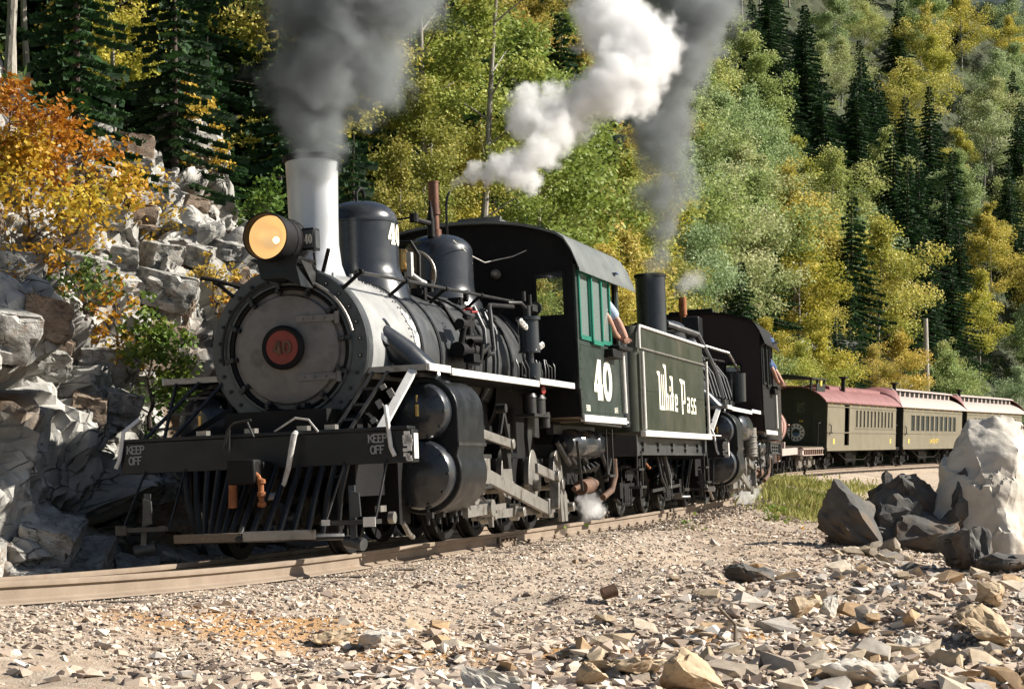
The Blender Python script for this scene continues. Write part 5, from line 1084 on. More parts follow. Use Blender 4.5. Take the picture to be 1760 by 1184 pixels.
# ------------------------------------------------------------------ ground
PXY = np.stack([PX, PY], 1); TN = np.stack([np.sin(HH), np.cos(HH)], 1)
def track_coords(X, Y):
    S_ = np.empty(len(X)); D_ = np.empty(len(X))
    for i in range(0, len(X), 20000):
        q = np.stack([X[i:i + 20000], Y[i:i + 20000]], 1); d2 = ((q[:, None, :] - PXY[None]) ** 2).sum(2); k = d2.argmin(1)
        rel = q - PXY[k]; t = TN[k]; S_[i:i + 20000] = SS[k] + (rel * t).sum(1); D_[i:i + 20000] = rel[:, 0] * t[:, 1] - rel[:, 1] * t[:, 0]
    return S_, D_
def _gp(px, py, zg=-.20):
    D = (1.456 - zg) / ((py - 655) / 3231.7); return (px - 880) / 3231.7 * D, D
MOUNDS = [(*_gp(480, 1150), .60, .35, .16), (*_gp(330, 1178), .45, .3, .10), (*_gp(1255, 1120), .42, .3, .10), (*_gp(1390, 1150), .5, .35, .08), (*_gp(1020, 1180), .5, .25, .06), (*_gp(700, 1190), .5, .3, .08)] + [(*_gp(a, b_), c, d, e) for a, b_, c, d, e in ((1230, 1050, .8, .5, .12), (1450, 1010, 1.0, .7, .14), (1600, 1080, .8, .5, .16), (1700, 1000, 1.1, .8, .16), (1300, 970, 1.0, .7, .12), (980, 1075, .6, .4, .06))]
def ground_z(X, Y, fine=True):
    S_, D_ = track_coords(X, Y); zt = np.interp(S_, SS, PZ); roll = np.interp(S_, SS, KRI)
    bed = zt - .132 + .03 * np.clip(roll / .054, 0, 1) * smoothstep(0, 1.2, D_)
    z = bed - .16 * smoothstep(1.25, 2.6, D_) - .10 * smoothstep(2.6, 6, D_) - .05 * smoothstep(1.2, 1.7, -D_)
    P = np.stack([X, Y, np.zeros_like(X)], 1); out = smoothstep(1.3, 2.6, D_)
    z = z + fbm(P * .55, 4, 3) * .16 * out + fbm(P * 2.3, 3, 9) * .035 * (.25 + out)
    if fine: z = z + fbm(P * 9, 3, 21) * .012 * (.6 + out)
    for mx_, my, rx, ry, h in MOUNDS: z = z + h * np.exp(-((X - mx_) / rx) ** 2 - ((Y - my) / ry) ** 2) * out
    return z, S_, D_
KRI = np.interp(SS, KS, KR)
ground = empty('ground'); tag(ground, 'stony gravel ground beside the track', kind='structure')
def _orange(o, X, Y):
    f = np.zeros(len(X))
    for mx_, my, rx, ry, h in MOUNDS[:6]: f += np.exp(-((X - mx_) / (rx * 1.15)) ** 2 - ((Y - my) / (ry * 1.15)) ** 2)
    f = f + .22 * np.clip(fbm(np.stack([X, Y, 0 * X], 1) * .8, 3, 33), 0, 1); a = o.data.attributes.new('clay', 'FLOAT', 'POINT'); a.data.foreach_set('value', np.clip(f, 0, 1).astype(np.float32))
def xy_grid(x0, x1, y0, y1, st, name, dz=0):
    xs = np.arange(x0, x1 + st / 2, st); ys = np.arange(y0, y1 + st / 2, st); X, Y = np.meshgrid(xs, ys, indexing='ij'); X = X.ravel(); Y = Y.ravel()
    z, _, D = ground_z(X, Y, st < .2); o = grid_mesh(name, np.stack([X, Y, z + dz], 1), len(xs), len(ys), M['soil'], ground); _orange(o, X, Y); return o
xy_grid(-6.5, 9, 5, 24, .06, 'gravel_ground')
xy_grid(-14, 34, -14, 116, .6, 'gravel_ground', -.07)

# ------------------------------------------------------------------ stones
def stone_hull(seed, n=11, flat=.65, sq=.5):
    r = random.Random(seed); bm = bmesh.new()
    for _ in range(n):
        v = V(r.gauss(0, 1), r.gauss(0, 1), r.gauss(0, 1)).normalized(); k = max(abs(v.x), abs(v.y), abs(v.z)); v = v * (1 - sq) + v / k * sq * .8
        v *= r.uniform(.8, 1.1); bm.verts.new((v.x, v.y * r.uniform(.7, .9), v.z * flat))
    res = bmesh.ops.convex_hull(bm, input=bm.verts); bmesh.ops.delete(bm, geom=[g for g in res['geom_interior'] if isinstance(g, bmesh.types.BMVert)], context='VERTS')
    bmesh.ops.recalc_face_normals(bm, faces=bm.faces); return bm
def hull_mesh(name, seed, m, n=11, flat=.65, sq=.5):
    bm = stone_hull(seed, n, flat, sq); me = bpy.data.meshes.new(name); bm.to_mesh(me); bm.free(); me.materials.append(m); return me
HULLS = []
for k in range(14):
    bm = stone_hull(100 + k, 7 + k % 4, .5 + .1 * (k % 3), .8); bmesh.ops.triangulate(bm, faces=bm.faces)
    HULLS.append((np.array([v.co[:] for v in bm.verts]), np.array([[v.index for v in f.verts] for f in bm.faces]))); bm.free()
rg = np.random.default_rng(5)
def scatter(name, X, Y, Z, S, m, parent, label=None):
    allV = []; allF = []; A = []; off = 0; which = rg.integers(0, len(HULLS), len(X))
    for h, (hv, hf) in enumerate(HULLS):
        idx = np.where(which == h)[0]
        if not len(idx): continue
        n = len(idx); q = rg.normal(size=(n, 4)); q /= np.linalg.norm(q, axis=1)[:, None]; w_, x, y, z = q.T
        R = np.stack([1 - 2 * (y * y + z * z), 2 * (x * y - z * w_), 2 * (x * z + y * w_), 2 * (x * y + z * w_), 1 - 2 * (x * x + z * z), 2 * (y * z - x * w_), 2 * (x * z - y * w_), 2 * (y * z + x * w_), 1 - 2 * (x * x + y * y)], 1).reshape(n, 3, 3)
        Vv = np.einsum('nij,vj->nvi', R, hv) * S[idx][:, None, None]; Vv[:, :, 2] *= .58
        Vv += np.stack([X[idx], Y[idx], Z[idx]], 1)[:, None, :]
        F = hf[None] + (np.arange(n) * len(hv))[:, None, None] + off; off += n * len(hv)
        allV.append(Vv.reshape(-1, 3)); allF.append(F.reshape(-1, 3)); A.append(np.repeat(rg.random(n), len(hf)))
    me = poly_mesh(name, np.concatenate(allV), np.concatenate(allF), m, attr=np.concatenate(A)); o = link(name, me, parent); tag(o, label, kind='stuff'); return o
def pick_ground(n, y0=8.5, y1=60, pw=1.0, dmin=-1.6):
    Y = y0 * (y1 / y0) ** (rg.random(n) ** pw); X = Y * rg.uniform(-.34, .34, n); z, s, d = ground_z(X, Y, True); k = d > dmin; return X[k], Y[k], z[k], s[k], d[k]
X, Y, Z, s_, d_ = pick_ground(115000, 8.8, 46)
S = (.010 + .020 * rg.random(len(X)) ** 1.6) * (.7 + .02 * Y) * (1 + .5 * smoothstep(2.5, 5, d_))
S = np.where(np.abs(d_) < 1.0, S * .8, S)
scatter('gravel', X, Y, Z + S * .15, S, M['gravel'], ground, 'loose ballast gravel spread beside the rails')
X, Y, Z, s_, d_ = pick_ground(21000, 7.9, 30)
prob = .25 + .75 * smoothstep(1.8, 4.5, d_) ; k = (rg.random(len(X)) < prob) & (d_ > 1.1); X, Y, Z, d_ = X[k], Y[k], Z[k], d_[k]
S = (.022 + .045 * rg.random(len(X)) ** 2) * (1 + .55 * smoothstep(2.4, 4.5, d_))
scatter('rubble', X, Y, Z + S * .1, S, M['gravel'], ground, 'fist sized rubble over the gravel')
SM = [hull_mesh('stone', 300 + k, M['stone'], 12, .6, .55) for k in range(12)]
X, Y, Z, s_, d_ = pick_ground(2600, 9.6, 24); prob = .10 + .9 * smoothstep(2.6, 5, d_) * (.55 + .45 * smoothstep(-1, 3, X)); k = (rg.random(len(X)) < prob) & (d_ > 1.8) & (np.abs(X / Y) < .29); X, Y, Z, d_ = X[k][:250], Y[k][:250], Z[k][:250], d_[k][:250]
TINT = [(1, 1, 1), (.92, .80, .62), (.8, .8, .82), (1.08, 1.02, .92), (.65, .6, .55), (1.0, .9, .75), (.95, .72, .48)]
for i in range(len(X)):
    r = (.055 + .085 * rg.random() ** 2) * (1 + .35 * (d_[i] > 4)); o = link('stone', SM[i % 12], ground, (X[i], Y[i], Z[i] + r * .18), (rg.uniform(-.5, .5), rg.uniform(-.5, .5), rg.uniform(0, 6.28)), (r * rg.uniform(.8, 1.5), r, r * rg.uniform(.55, .9)))
    o.color = (*TINT[rg.integers(0, len(TINT))], 1)

# ------------------------------------------------------------------ boulders that stand out (each its own shape)
def rock_from(name, seed, size, m, sub=3, sq=.5, amp=.06, npts=13, flat=.8, cuts=()):
    bm = stone_hull(seed, npts, flat, sq)
    bmesh.ops.scale(bm, vec=size, verts=bm.verts)
    for pos, nor in cuts:
        res = bmesh.ops.bisect_plane(bm, geom=list(bm.verts) + list(bm.edges) + list(bm.faces), plane_co=pos, plane_no=nor, clear_outer=True)
        ed = [e for e in res['geom_cut'] if isinstance(e, bmesh.types.BMEdge)]
        if ed: bmesh.ops.contextual_create(bm, geom=ed)
    bmesh.ops.triangulate(bm, faces=bm.faces)
    for _ in range(sub): bmesh.ops.subdivide_edges(bm, edges=bm.edges, cuts=1, use_grid_fill=True); bmesh.ops.triangulate(bm, faces=bm.faces)
    me = bpy.data.meshes.new(name)
    P = np.array([v.co[:] for v in bm.verts]); bm.normal_update(); Nn = np.array([v.normal[:] for v in bm.verts])
    sz = max(size); b1, e1 = blocks(P + seed * 3.1, (sz * .5, sz * .6, sz * .4), seed); b2, e2 = blocks(P + seed, (sz * .16, sz * .2, sz * .14), seed + 5)
    D = amp * sz * (b1 * .9 + b2 * .35 + fbm(P * 6 / sz, 4, seed) * .7) - .05 * sz * np.exp(-e1 * 22)
    P = P + Nn * D[:, None]
    for v, p in zip(bm.verts, P): v.co = p
    bm.to_mesh(me); bm.free(); me.materials.append(m); me.polygons.foreach_set('use_smooth', [True] * len(me.polygons)); me.set_sharp_from_angle(angle=math.radians(28)); return me
def gz(x, y): return float(ground_z(np.array([x]), np.array([y]), False)[0][0])
def boulder(x, y, size, seed, m, label, rot=(0, 0, 0), sink=.25, **k):
    o = link('boulder', rock_from('boulder', seed, size, m, **k), None, (x, y, gz(x, y) + size[2] * (1 - sink) * .75), rot); tag(o, label, 'boulder', k.get('group')); return o
def at(px, D): return (px - 880) / 3231.7 * D
def ground_at(px, py):
    D = 20.0
    for _ in range(14): D = (1.456 - gz(at(px, D), D)) / ((py - 655) / 3231.7) * .5 + D * .5
    return D
B = [
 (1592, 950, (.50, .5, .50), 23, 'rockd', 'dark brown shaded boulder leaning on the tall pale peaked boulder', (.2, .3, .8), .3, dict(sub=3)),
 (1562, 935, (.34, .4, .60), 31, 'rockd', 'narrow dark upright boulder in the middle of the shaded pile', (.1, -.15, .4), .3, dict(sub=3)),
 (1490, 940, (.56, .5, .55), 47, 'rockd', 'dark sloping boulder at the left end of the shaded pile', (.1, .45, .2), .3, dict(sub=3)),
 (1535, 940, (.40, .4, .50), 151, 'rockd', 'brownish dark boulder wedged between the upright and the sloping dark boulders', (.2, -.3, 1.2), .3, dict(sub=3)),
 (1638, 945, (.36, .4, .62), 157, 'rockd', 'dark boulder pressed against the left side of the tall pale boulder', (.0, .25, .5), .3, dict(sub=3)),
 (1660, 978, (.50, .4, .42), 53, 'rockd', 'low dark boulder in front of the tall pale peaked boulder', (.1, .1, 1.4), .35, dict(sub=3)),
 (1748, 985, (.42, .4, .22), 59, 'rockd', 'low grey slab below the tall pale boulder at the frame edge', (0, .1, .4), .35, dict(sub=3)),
 (1188, 1196, (.20, .17, .19), 61, 'stonet', 'tan wedge boulder at the bottom edge, right of centre', (.2, .55, .5), .3, dict(sub=3, sq=.6)),
 (1098, 1160, (.20, .13, .10), 67, 'stonet', 'flat tan slab leaning against the tan wedge boulder', (-.2, .1, .2), .2, dict(sub=3, sq=.7)),
 (1700, 1110, (.30, .26, .20), 71, 'stonet', 'long tan boulder with smooth sloping face near the right edge', (.1, .4, .6), .3, dict(sub=3, sq=.6)),
 (1700, 1040, (.17, .15, .15), 73, 'stonet', 'block shaped tan rock on top of the stones at right', (.2, .3, .9), .1, dict(sub=3, sq=.8)),
 (1372, 1062, (.16, .13, .12), 79, 'stonet', 'square brown and grey block lying in the middle of the rubble', (.1, .1, .35), .15, dict(sub=3, sq=.85)),
 (1425, 1066, (.10, .11, .12), 83, 'rockp', 'small upright grey block beside the square brown block', (.1, -.3, .9), .15, dict(sub=3, sq=.8)),
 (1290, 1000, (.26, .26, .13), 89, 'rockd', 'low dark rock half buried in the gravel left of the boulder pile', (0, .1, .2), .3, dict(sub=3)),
 (1470, 1172, (.26, .18, .12), 97, 'rockp', 'broad flat grey rock on the orange soil at the bottom edge', (0, .15, .2), .3, dict(sub=3, sq=.6)),
 (1425, 1128, (.13, .10, .09), 101, 'stonet', 'small tan block sitting above the broad flat grey rock', (.2, .1, .5), .1, dict(sub=3, sq=.8)),
 (1560, 1120, (.17, .12, .10), 103, 'rockp', 'pale angular rock between the tan boulders at lower right', (.3, .2, .5), .15, dict(sub=3, sq=.7)),
 (575, 1106, (.15, .11, .06), 107, 'stonet', 'smooth tan flat rock on the gravel below the engine front', (0, .05, .1), .25, dict(sub=3, sq=.3)),
 (655, 1112, (.17, .13, .10), 109, 'rockp', 'grey white rock beside the smooth tan flat rock', (.1, -.2, .4), .3, dict(sub=3)),
 (850, 1188, (.20, .10, .08), 113, 'rockp', 'long thin grey rock at the bottom edge under the tender', (0, .1, -.3), .25, dict(sub=3, sq=.7)),
 (1015, 1188, (.12, .10, .10), 127, 'stonet', 'pale tan cube shaped rock at the bottom edge', (.2, .3, .8), .15, dict(sub=3, sq=.8)),
 (1640, 1082, (.20, .13, .10), 131, 'stonet', 'brown loaf shaped rock left of the long tan boulder', (0, .2, .3), .25, dict(sub=3, sq=.5)),
 (1740, 1016, (.26, .22, .12), 137, 'stone', 'flat brown slab near the right edge behind the block shaped rock', (0, .1, .3), .3, dict(sub=3)),
]
for px, py, size, seed, m, lab, rot, sink, k in B: D = ground_at(px, py); size = tuple(q * (D / 17.2 if py < 990 and px > 1400 else 1) for q in size); boulder(at(px, D), D, size, seed, M[m], lab, rot, sink, **k)
def pale_boulder():
    by = ground_at(1700, 950); bx = at(1700, by); bm = bmesh.new()
    pts = [(-.26, -.05, 1.10), (-.20, .1, 1.21), (-.02, .0, 1.26), (.22, .05, 1.22), (.30, .25, 1.1), (.42, .1, .85), (.72, .1, .35), (.85, .3, -.15), (.95, .35, -.15), (-.62, .2, -.15), (-.60, -.25, -.15), (-.52, -.1, .42), (-.42, .1, .75), (-.34, .0, 1.0), (-.24, -.36, .80), (-.05, -.52, .42), (-.05, -.62, .02), (.0, -.66, -.2), (-.2, .6, .7), (.3, .7, .6), (.0, .8, -.1), (.1, -.30, .98), (.3, -.05, .55)]
    for p in pts: bm.verts.new(p)
    res = bmesh.ops.convex_hull(bm, input=bm.verts); bmesh.ops.delete(bm, geom=[g for g in res['geom_interior'] if isinstance(g, bmesh.types.BMVert)], context='VERTS'); bmesh.ops.triangulate(bm, faces=bm.faces)
    for _ in range(5): bmesh.ops.subdivide_edges(bm, edges=[e for e in bm.edges if e.calc_length() > .035], cuts=1); bmesh.ops.triangulate(bm, faces=bm.faces)
    bm.normal_update(); P = np.array([v.co[:] for v in bm.verts]); Nn = np.array([v.normal[:] for v in bm.verts]); v1, e1 = blocks(P + 7.7, (.42, .5, .36), 7, 1.0)
    P = P + Nn * (.022 * v1 + .07 * fbm(P * 1.7, 3, 3) + .045 * fbm(P * 5, 5, 4))[:, None]
    for v, p in zip(bm.verts, P): v.co = p
    me = bpy.data.meshes.new('boulder'); bm.to_mesh(me); bm.free(); me.materials.append(M['rockp']); me.polygons.foreach_set('use_smooth', [True] * len(me.polygons)); me.set_sharp_from_angle(angle=math.radians(32))
    o = link('boulder', me, None, (bx, by, gz(bx, by)), (0, .06, .1), (by / 17.4 * 1.14, by / 17.4, by / 17.4)); tag(o, 'tall pale peaked boulder at the right edge, biggest of the pile', 'boulder')
pale_boulder()
for i in range(48):      # broken stones banked round the foot of the boulder pile
    px_, py_ = rnd.uniform(1425, 1750), rnd.uniform(925, 985) ; D_ = ground_at(px_, py_); x_ = at(px_, D_); r = .07 + .13 * rnd.random() ** 1.5
    o = link('stone', SM[i % 12], ground, (x_, D_, gz(x_, D_) + r * .25), (rnd.uniform(-.6, .6), rnd.uniform(-.6, .6), rnd.uniform(0, 6.28)), (r * rnd.uniform(.9, 1.4), r, r * rnd.uniform(.6, 1)))
    o.color = (*rnd.choice([(.55, .52, .48), (.7, .62, .52), (.45, .42, .4), (.85, .75, .6)]), 1)
b = MB(); o_ = (at(1035, ground_at(1035, 1035)), ground_at(1035, 1035)); z_ = gz(*o_); b.cyl((0, 0, .045), (.10, .03, .075), .045, .05, 14); sh = b.build('rusty_can', M['rustb']); sh.location = (o_[0], o_[1], z_ + .02); tag(sh, 'small dark round rusty can lying on the gravel', 'can')
b = MB(); b.tube([(0, 0, 0), (.07, .02, .12), (.03, .0, .26)], .010, 6); q_ = b.build('stick', M['wood']); D_s = ground_at(1262, 1112); q_.location = (at(1262, D_s), D_s, gz(at(1262, D_s), D_s)); q_.rotation_euler = (0, -.5, 0); tag(q_, 'thin brown stick standing among the tan stones', 'stick')

# ------------------------------------------------------------------ cliff and hillside on the far side of the track (one parametric sheet each)
def hill_pos(Sv, U, seed=0):
    """Sv track distance, U offset to the far side -> world position of the slope"""
    x = np.interp(Sv, SS, PX); y = np.interp(Sv, SS, PY); z = np.interp(Sv, SS, PZ); h = np.interp(Sv, SS, HH)
    X_ = x - np.cos(h) * U; Y_ = y + np.sin(h) * U
    P = np.stack([X_, Y_, z], 1)
    wall = np.interp(Sv, [-20, -3, 0, 2.2, 4.5, 8, 12, 20, 60, 110], [2.6, 2.6, 2.4, 2.5, 3.1, 3.0, 1.9, .6, 1.2, 1.2]) + fbm(P * .5, 3, 40) * .5
    u0 = 1.95 + .25 * fbm(P * .7, 2, 44); run = np.interp(Sv, [-20, 3, 8, 15, 110], [.7, .8, 1.1, 1.4, 2.0])
    sl = np.interp(Sv, [-20, 0, 10, 30, 60, 110], [.75, .78, .72, .80, .92, .95])
    zz = -.24 + wall * smoothstep(0, 1, (U - u0) / run) ** .8 + np.maximum(0, U - u0 - run) * sl
    zz = zz + fbm(P * .12, 3, 50) * np.clip(U - 4, 0, 18) * .16
    P[:, 2] = z + zz; return P
# near cliff: sampled evenly along the profile
def cliff_sheet(s0, s1, ds, u0, u1, nv, name, m, blk, parent=None, uexp=1.0):
    sv = np.arange(s0, s1 + ds / 2, ds); t = np.linspace(0, 1, nv) ** uexp; uu = u0 + (u1 - u0) * t
    Sv, U = np.meshgrid(sv, uu, indexing='ij'); Sv = Sv.ravel(); U = U.ravel(); P = hill_pos(Sv, U)
    G = P.reshape(len(sv), nv, 3); du = np.gradient(G, axis=1); dv = np.gradient(G, axis=0); Nn = np.cross(dv, du).reshape(-1, 3); Nn /= np.linalg.norm(Nn, axis=1)[:, None] + 1e-9
    sgn = np.sign(Nn[:, 2].mean()) or 1; Nn *= sgn
    # displace along a direction facing out of the slope, in rotated rock bedding
    a = .5; Q = P.copy(); Q[:, 0] = P[:, 0] * math.cos(a) + P[:, 2] * math.sin(a); Q[:, 2] = -P[:, 0] * math.sin(a) + P[:, 2] * math.cos(a); Q += fbm(P * 1.1, 2, 61)[:, None] * .10
    D = 0
    for size, am, sd_ in blk:
        v, e = blocks(Q, size, sd_, .9); D = D + am * v - am * .9 * np.exp(-e * 24)
    D = D + fbm(P * 7, 4, 70) * .014 + fbm(P * .6, 2, 71) * .12
    w_ = smoothstep(1.7, 2.1, U); P = P + Nn * (D * w_)[:, None]
    return grid_mesh(name, P, len(sv), nv, m, parent, True, 20, flip=sgn < 0), P.reshape(len(sv), nv, 3)
cliff = empty('cliff'); tag(cliff, 'broken grey rock cliff on the far side of the track', kind='structure')
cl_o, CP = cliff_sheet(-4.5, 9, .03, 1.3, 5.6, 260, 'rock_face', M['rock'], [((1.25, 1.3, .8), .34, 81), ((.50, .55, .34), .11, 82), ((.17, .2, .12), .028, 83)], cliff, .95)
hill = empty('hillside'); tag(hill, 'steep wooded hillside rising behind the train', kind='structure')
hs, _ = cliff_sheet(-14, 196, .6, 1.3, 64, 150, 'hillside_ground', M['floor'], [((2.6, 2.6, 1.6), .22, 91), ((.9, .9, .6), .10, 92)], hill, 1.5)
_S = np.repeat(np.arange(-14, 196.3, .6), 150)[:len(hs.data.vertices)]; _U = np.tile(1.3 + 62.7 * np.linspace(0, 1, 150) ** 1.5, len(hs.data.vertices) // 150)
_c = np.empty(len(hs.data.vertices) * 3, np.float32); hs.data.vertices.foreach_get('co', _c); _c = _c.reshape(-1, 3)
_k = (1 - smoothstep(8.2, 9.4, _S)) * (1 - smoothstep(4.6, 5.6, _U)); _h = np.interp(_S, SS, HH)
_c[:, 0] -= _k * 1.2 * np.cos(_h); _c[:, 1] += _k * 1.2 * np.sin(_h); _c[:, 2] -= _k * 1.1 + .12
hs.data.vertices.foreach_set('co', _c.ravel()); hs.data.update()
# rock blocks standing on and below the cliff face
def slab_mesh(seed, m):
    """squarish joint block: chamfered box hull, lightly roughened"""
    r = random.Random(seed); bm = bmesh.new()
    for a in (-1, 1):
        for b_ in (-1, 1):
            for c in (-1, 1):
                j = [r.uniform(.72, 1.0) for _ in range(3)]; ch = r.uniform(.03, .16)
                for k in range(3): q = [a * j[0], b_ * j[1], c * j[2]]; q[k] *= 1 - ch * r.uniform(.6, 1.5); bm.verts.new(q)
    for _ in range(3): bm.verts.new([r.choice((-1, 1)) * r.uniform(.5, 1.05), r.choice((-1, 1)) * r.uniform(.5, 1.05), r.choice((-1, 1)) * r.uniform(.8, 1.08)])
    res = bmesh.ops.convex_hull(bm, input=bm.verts); bmesh.ops.delete(bm, geom=[g for g in res['geom_interior'] if isinstance(g, bmesh.types.BMVert)], context='VERTS')
    bmesh.ops.triangulate(bm, faces=bm.faces)
    for _ in range(3): bmesh.ops.subdivide_edges(bm, edges=bm.edges, cuts=1); bmesh.ops.triangulate(bm, faces=bm.faces)
    bm.normal_update(); P = np.array([v.co[:] for v in bm.verts]); Nn = np.array([v.normal[:] for v in bm.verts]); v1, e1 = blocks(P + seed * 2.3, (.9, .8, .55), seed, 1.2)
    P = P + Nn * (.07 * v1 + .035 * fbm(P * 4, 4, seed) - .05 * np.exp(-e1 * 20))[:, None]
    for v, p in zip(bm.verts, P): v.co = p
    me = bpy.data.meshes.new('rock_block'); bm.to_mesh(me); bm.free(); me.materials.append(m); me.polygons.foreach_set('use_smooth', [True] * len(me.polygons)); me.set_sharp_from_angle(angle=math.radians(24)); return me
BM_ = [slab_mesh(500 + k, M['rock'] if k % 5 else M['rockb']) for k in range(12)]
rr = np.random.default_rng(11); ns, nv = CP.shape[:2]; nb = 0
hgl = .32; outw = V(math.cos(hgl), -math.sin(hgl), .35).normalized()
for gi_ in range(18):
    for gj in range(22):
        a = int((.17 + .80 * (gi_ + rr.uniform(.25, .75)) / 18) * ns); c = int((.04 + .94 * (gj + rr.uniform(.25, .75)) / 22) * nv)
        if rr.random() < .22 or nb > 296: continue
        p = CP[min(a, ns - 1), min(c, nv - 1)]; big = rr.random() ** 2.2 * (.25 if c > .8 * nv or p[2] > 2.7 else 1); wy = .17 + .34 * big; hz_ = .12 + .22 * big * rr.uniform(.6, 1.1); wx = .16 + .2 * big
        q = Vector(p) - outw * wx * rr.uniform(.25, .75)
        o = link('rock_block', BM_[nb % 12], cliff, tuple(q), (rr.normal(0, .05) + .14, .16 + rr.normal(0, .09), hgl + rr.normal(0, .16)), (wx, wy * rr.uniform(.9, 1.3), hz_)); nb += 1
# rock outcrops higher up and far along the line
def hp(s, u): return hill_pos(np.array([float(s)]), np.array([float(u)]))[0]
M['rockf'] = mat('far_pale_rock', (.26, .255, .24), (.48, .47, .43), .85, 0, .7, .6, 2, detail=9, stretch=(1, 1, .35), c3=(.14, .13, .12), s3=.5, c3lo=.5, c3hi=.62)
OC = [(3.6, 5.8, (1.0, 1.2, 1.2), 'brown grey outcrop among the orange leaves above the cliff', 607),
      (84, 6.5, (3.6, 3.0, 4.6), 'pale grey streaked rock face above the first coach roof', 613), (101, 7.0, (3.4, 3.0, 4.4), 'dark grey cracked rock face above the far coaches', 617), (28, 9, (1.6, 1.4, 1.3), 'mossy grey rocks behind the cab roof of engine 40', 619)]
for s, u, size, lab, sd_ in OC:
    p = hp(s, u); o = link('rock_outcrop', rock_from('rock_outcrop', sd_, size, M['rockf'] if s > 50 else M['rock'], sub=4, sq=.5, amp=.07, npts=16), None, (p[0], p[1], p[2] + size[2] * .1), (0, .1, .4)); tag(o, lab, 'rock outcrop')
# far mountain seen over the top right of the hillside
n1, n2 = 140, 70; a_, b_ = np.meshgrid(np.linspace(0, 1, n1), np.linspace(0, 1, n2), indexing='ij'); a_ = a_.ravel(); b_ = b_.ravel()
Xm = -60 + 420 * a_ ; Ym = 330 + 160 * b_ + 20 * a_; P = np.stack([Xm, Ym, np.zeros_like(Xm)], 1)
Zm = -20 + 190 * b_ + fbm(P * .02, 5, 5) * 26 + blocks(P + fbm(P * .05, 3, 8)[:, None] * 8, (26, 30, 20), 9)[0] * 5
M['farrock'] = mat('far_mountain_rock', (.045, .065, .05), (.10, .125, .13), .95, 0, .05, .8, .3, detail=10, lo=.42, hi=.55, c3=(.022, .045, .028), s3=.03, c3lo=.42, c3hi=.52)
fm = grid_mesh('far_mountain', np.stack([Xm, Ym, Zm], 1), n1, n2, M['farrock'], None, True, 30); tag(fm, 'distant blue grey mountain flank above the hillside', kind='structure')
# ------------------------------------------------------------------ vegetation
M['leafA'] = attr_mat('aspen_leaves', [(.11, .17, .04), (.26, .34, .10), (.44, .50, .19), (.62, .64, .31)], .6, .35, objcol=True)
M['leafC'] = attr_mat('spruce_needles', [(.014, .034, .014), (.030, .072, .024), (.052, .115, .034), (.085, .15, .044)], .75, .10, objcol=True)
M['leafO'] = attr_mat('orange_leaves', [(.30, .10, .012), (.46, .20, .018), (.56, .32, .035), (.50, .42, .08)], .6, .35, objcol=True)
M['leafY'] = attr_mat('golden_leaves', [(.34, .20, .02), (.50, .32, .04), (.60, .42, .08), (.55, .50, .14)], .6, .35, objcol=True)
M['leafG'] = attr_mat('green_shrub_leaves', [(.03, .06, .012), (.07, .12, .025), (.14, .19, .04), (.30, .30, .06)], .6, .3, objcol=True)
M['barkA'] = mat('pale_aspen_bark', (.42, .39, .33), (.24, .21, .17), .85, 0, 5, .5, 30, stretch=(3, 3, .8), c3=(.05, .04, .035), s3=4, c3lo=.58, c3hi=.66)
M['barkC'] = mat('dark_bark', (.07, .05, .038), (.13, .10, .08), .9, 0, 6, .6, 30)
def rot_frames(rng, n, up_bias=0):
    q = rng.normal(size=(n, 3)); q[:, 2] += up_bias * np.sign(q[:, 2] + 1e-6); q /= np.linalg.norm(q, axis=1)[:, None]
    t = rng.normal(size=(n, 3)); u = np.cross(q, t); u /= np.linalg.norm(u, axis=1)[:, None] + 1e-9; return u, np.cross(q, u)
def leaf_quads(C, sz, rng, up=.3, asp=.75):
    n = len(C); u, v = rot_frames(rng, n, up); s_ = sz * rng.uniform(.7, 1.3, n)[:, None]
    Q = np.stack([C - u * s_ * .5, C + v * s_ * asp * .5, C + u * s_ * .5, C - v * s_ * asp * .5], 1)
    return Q.reshape(-1, 3), np.arange(n * 4).reshape(n, 4)
def tube_np(pts, rad, n=6):
    b = MB(); b.tube(pts, list(rad), n); return b
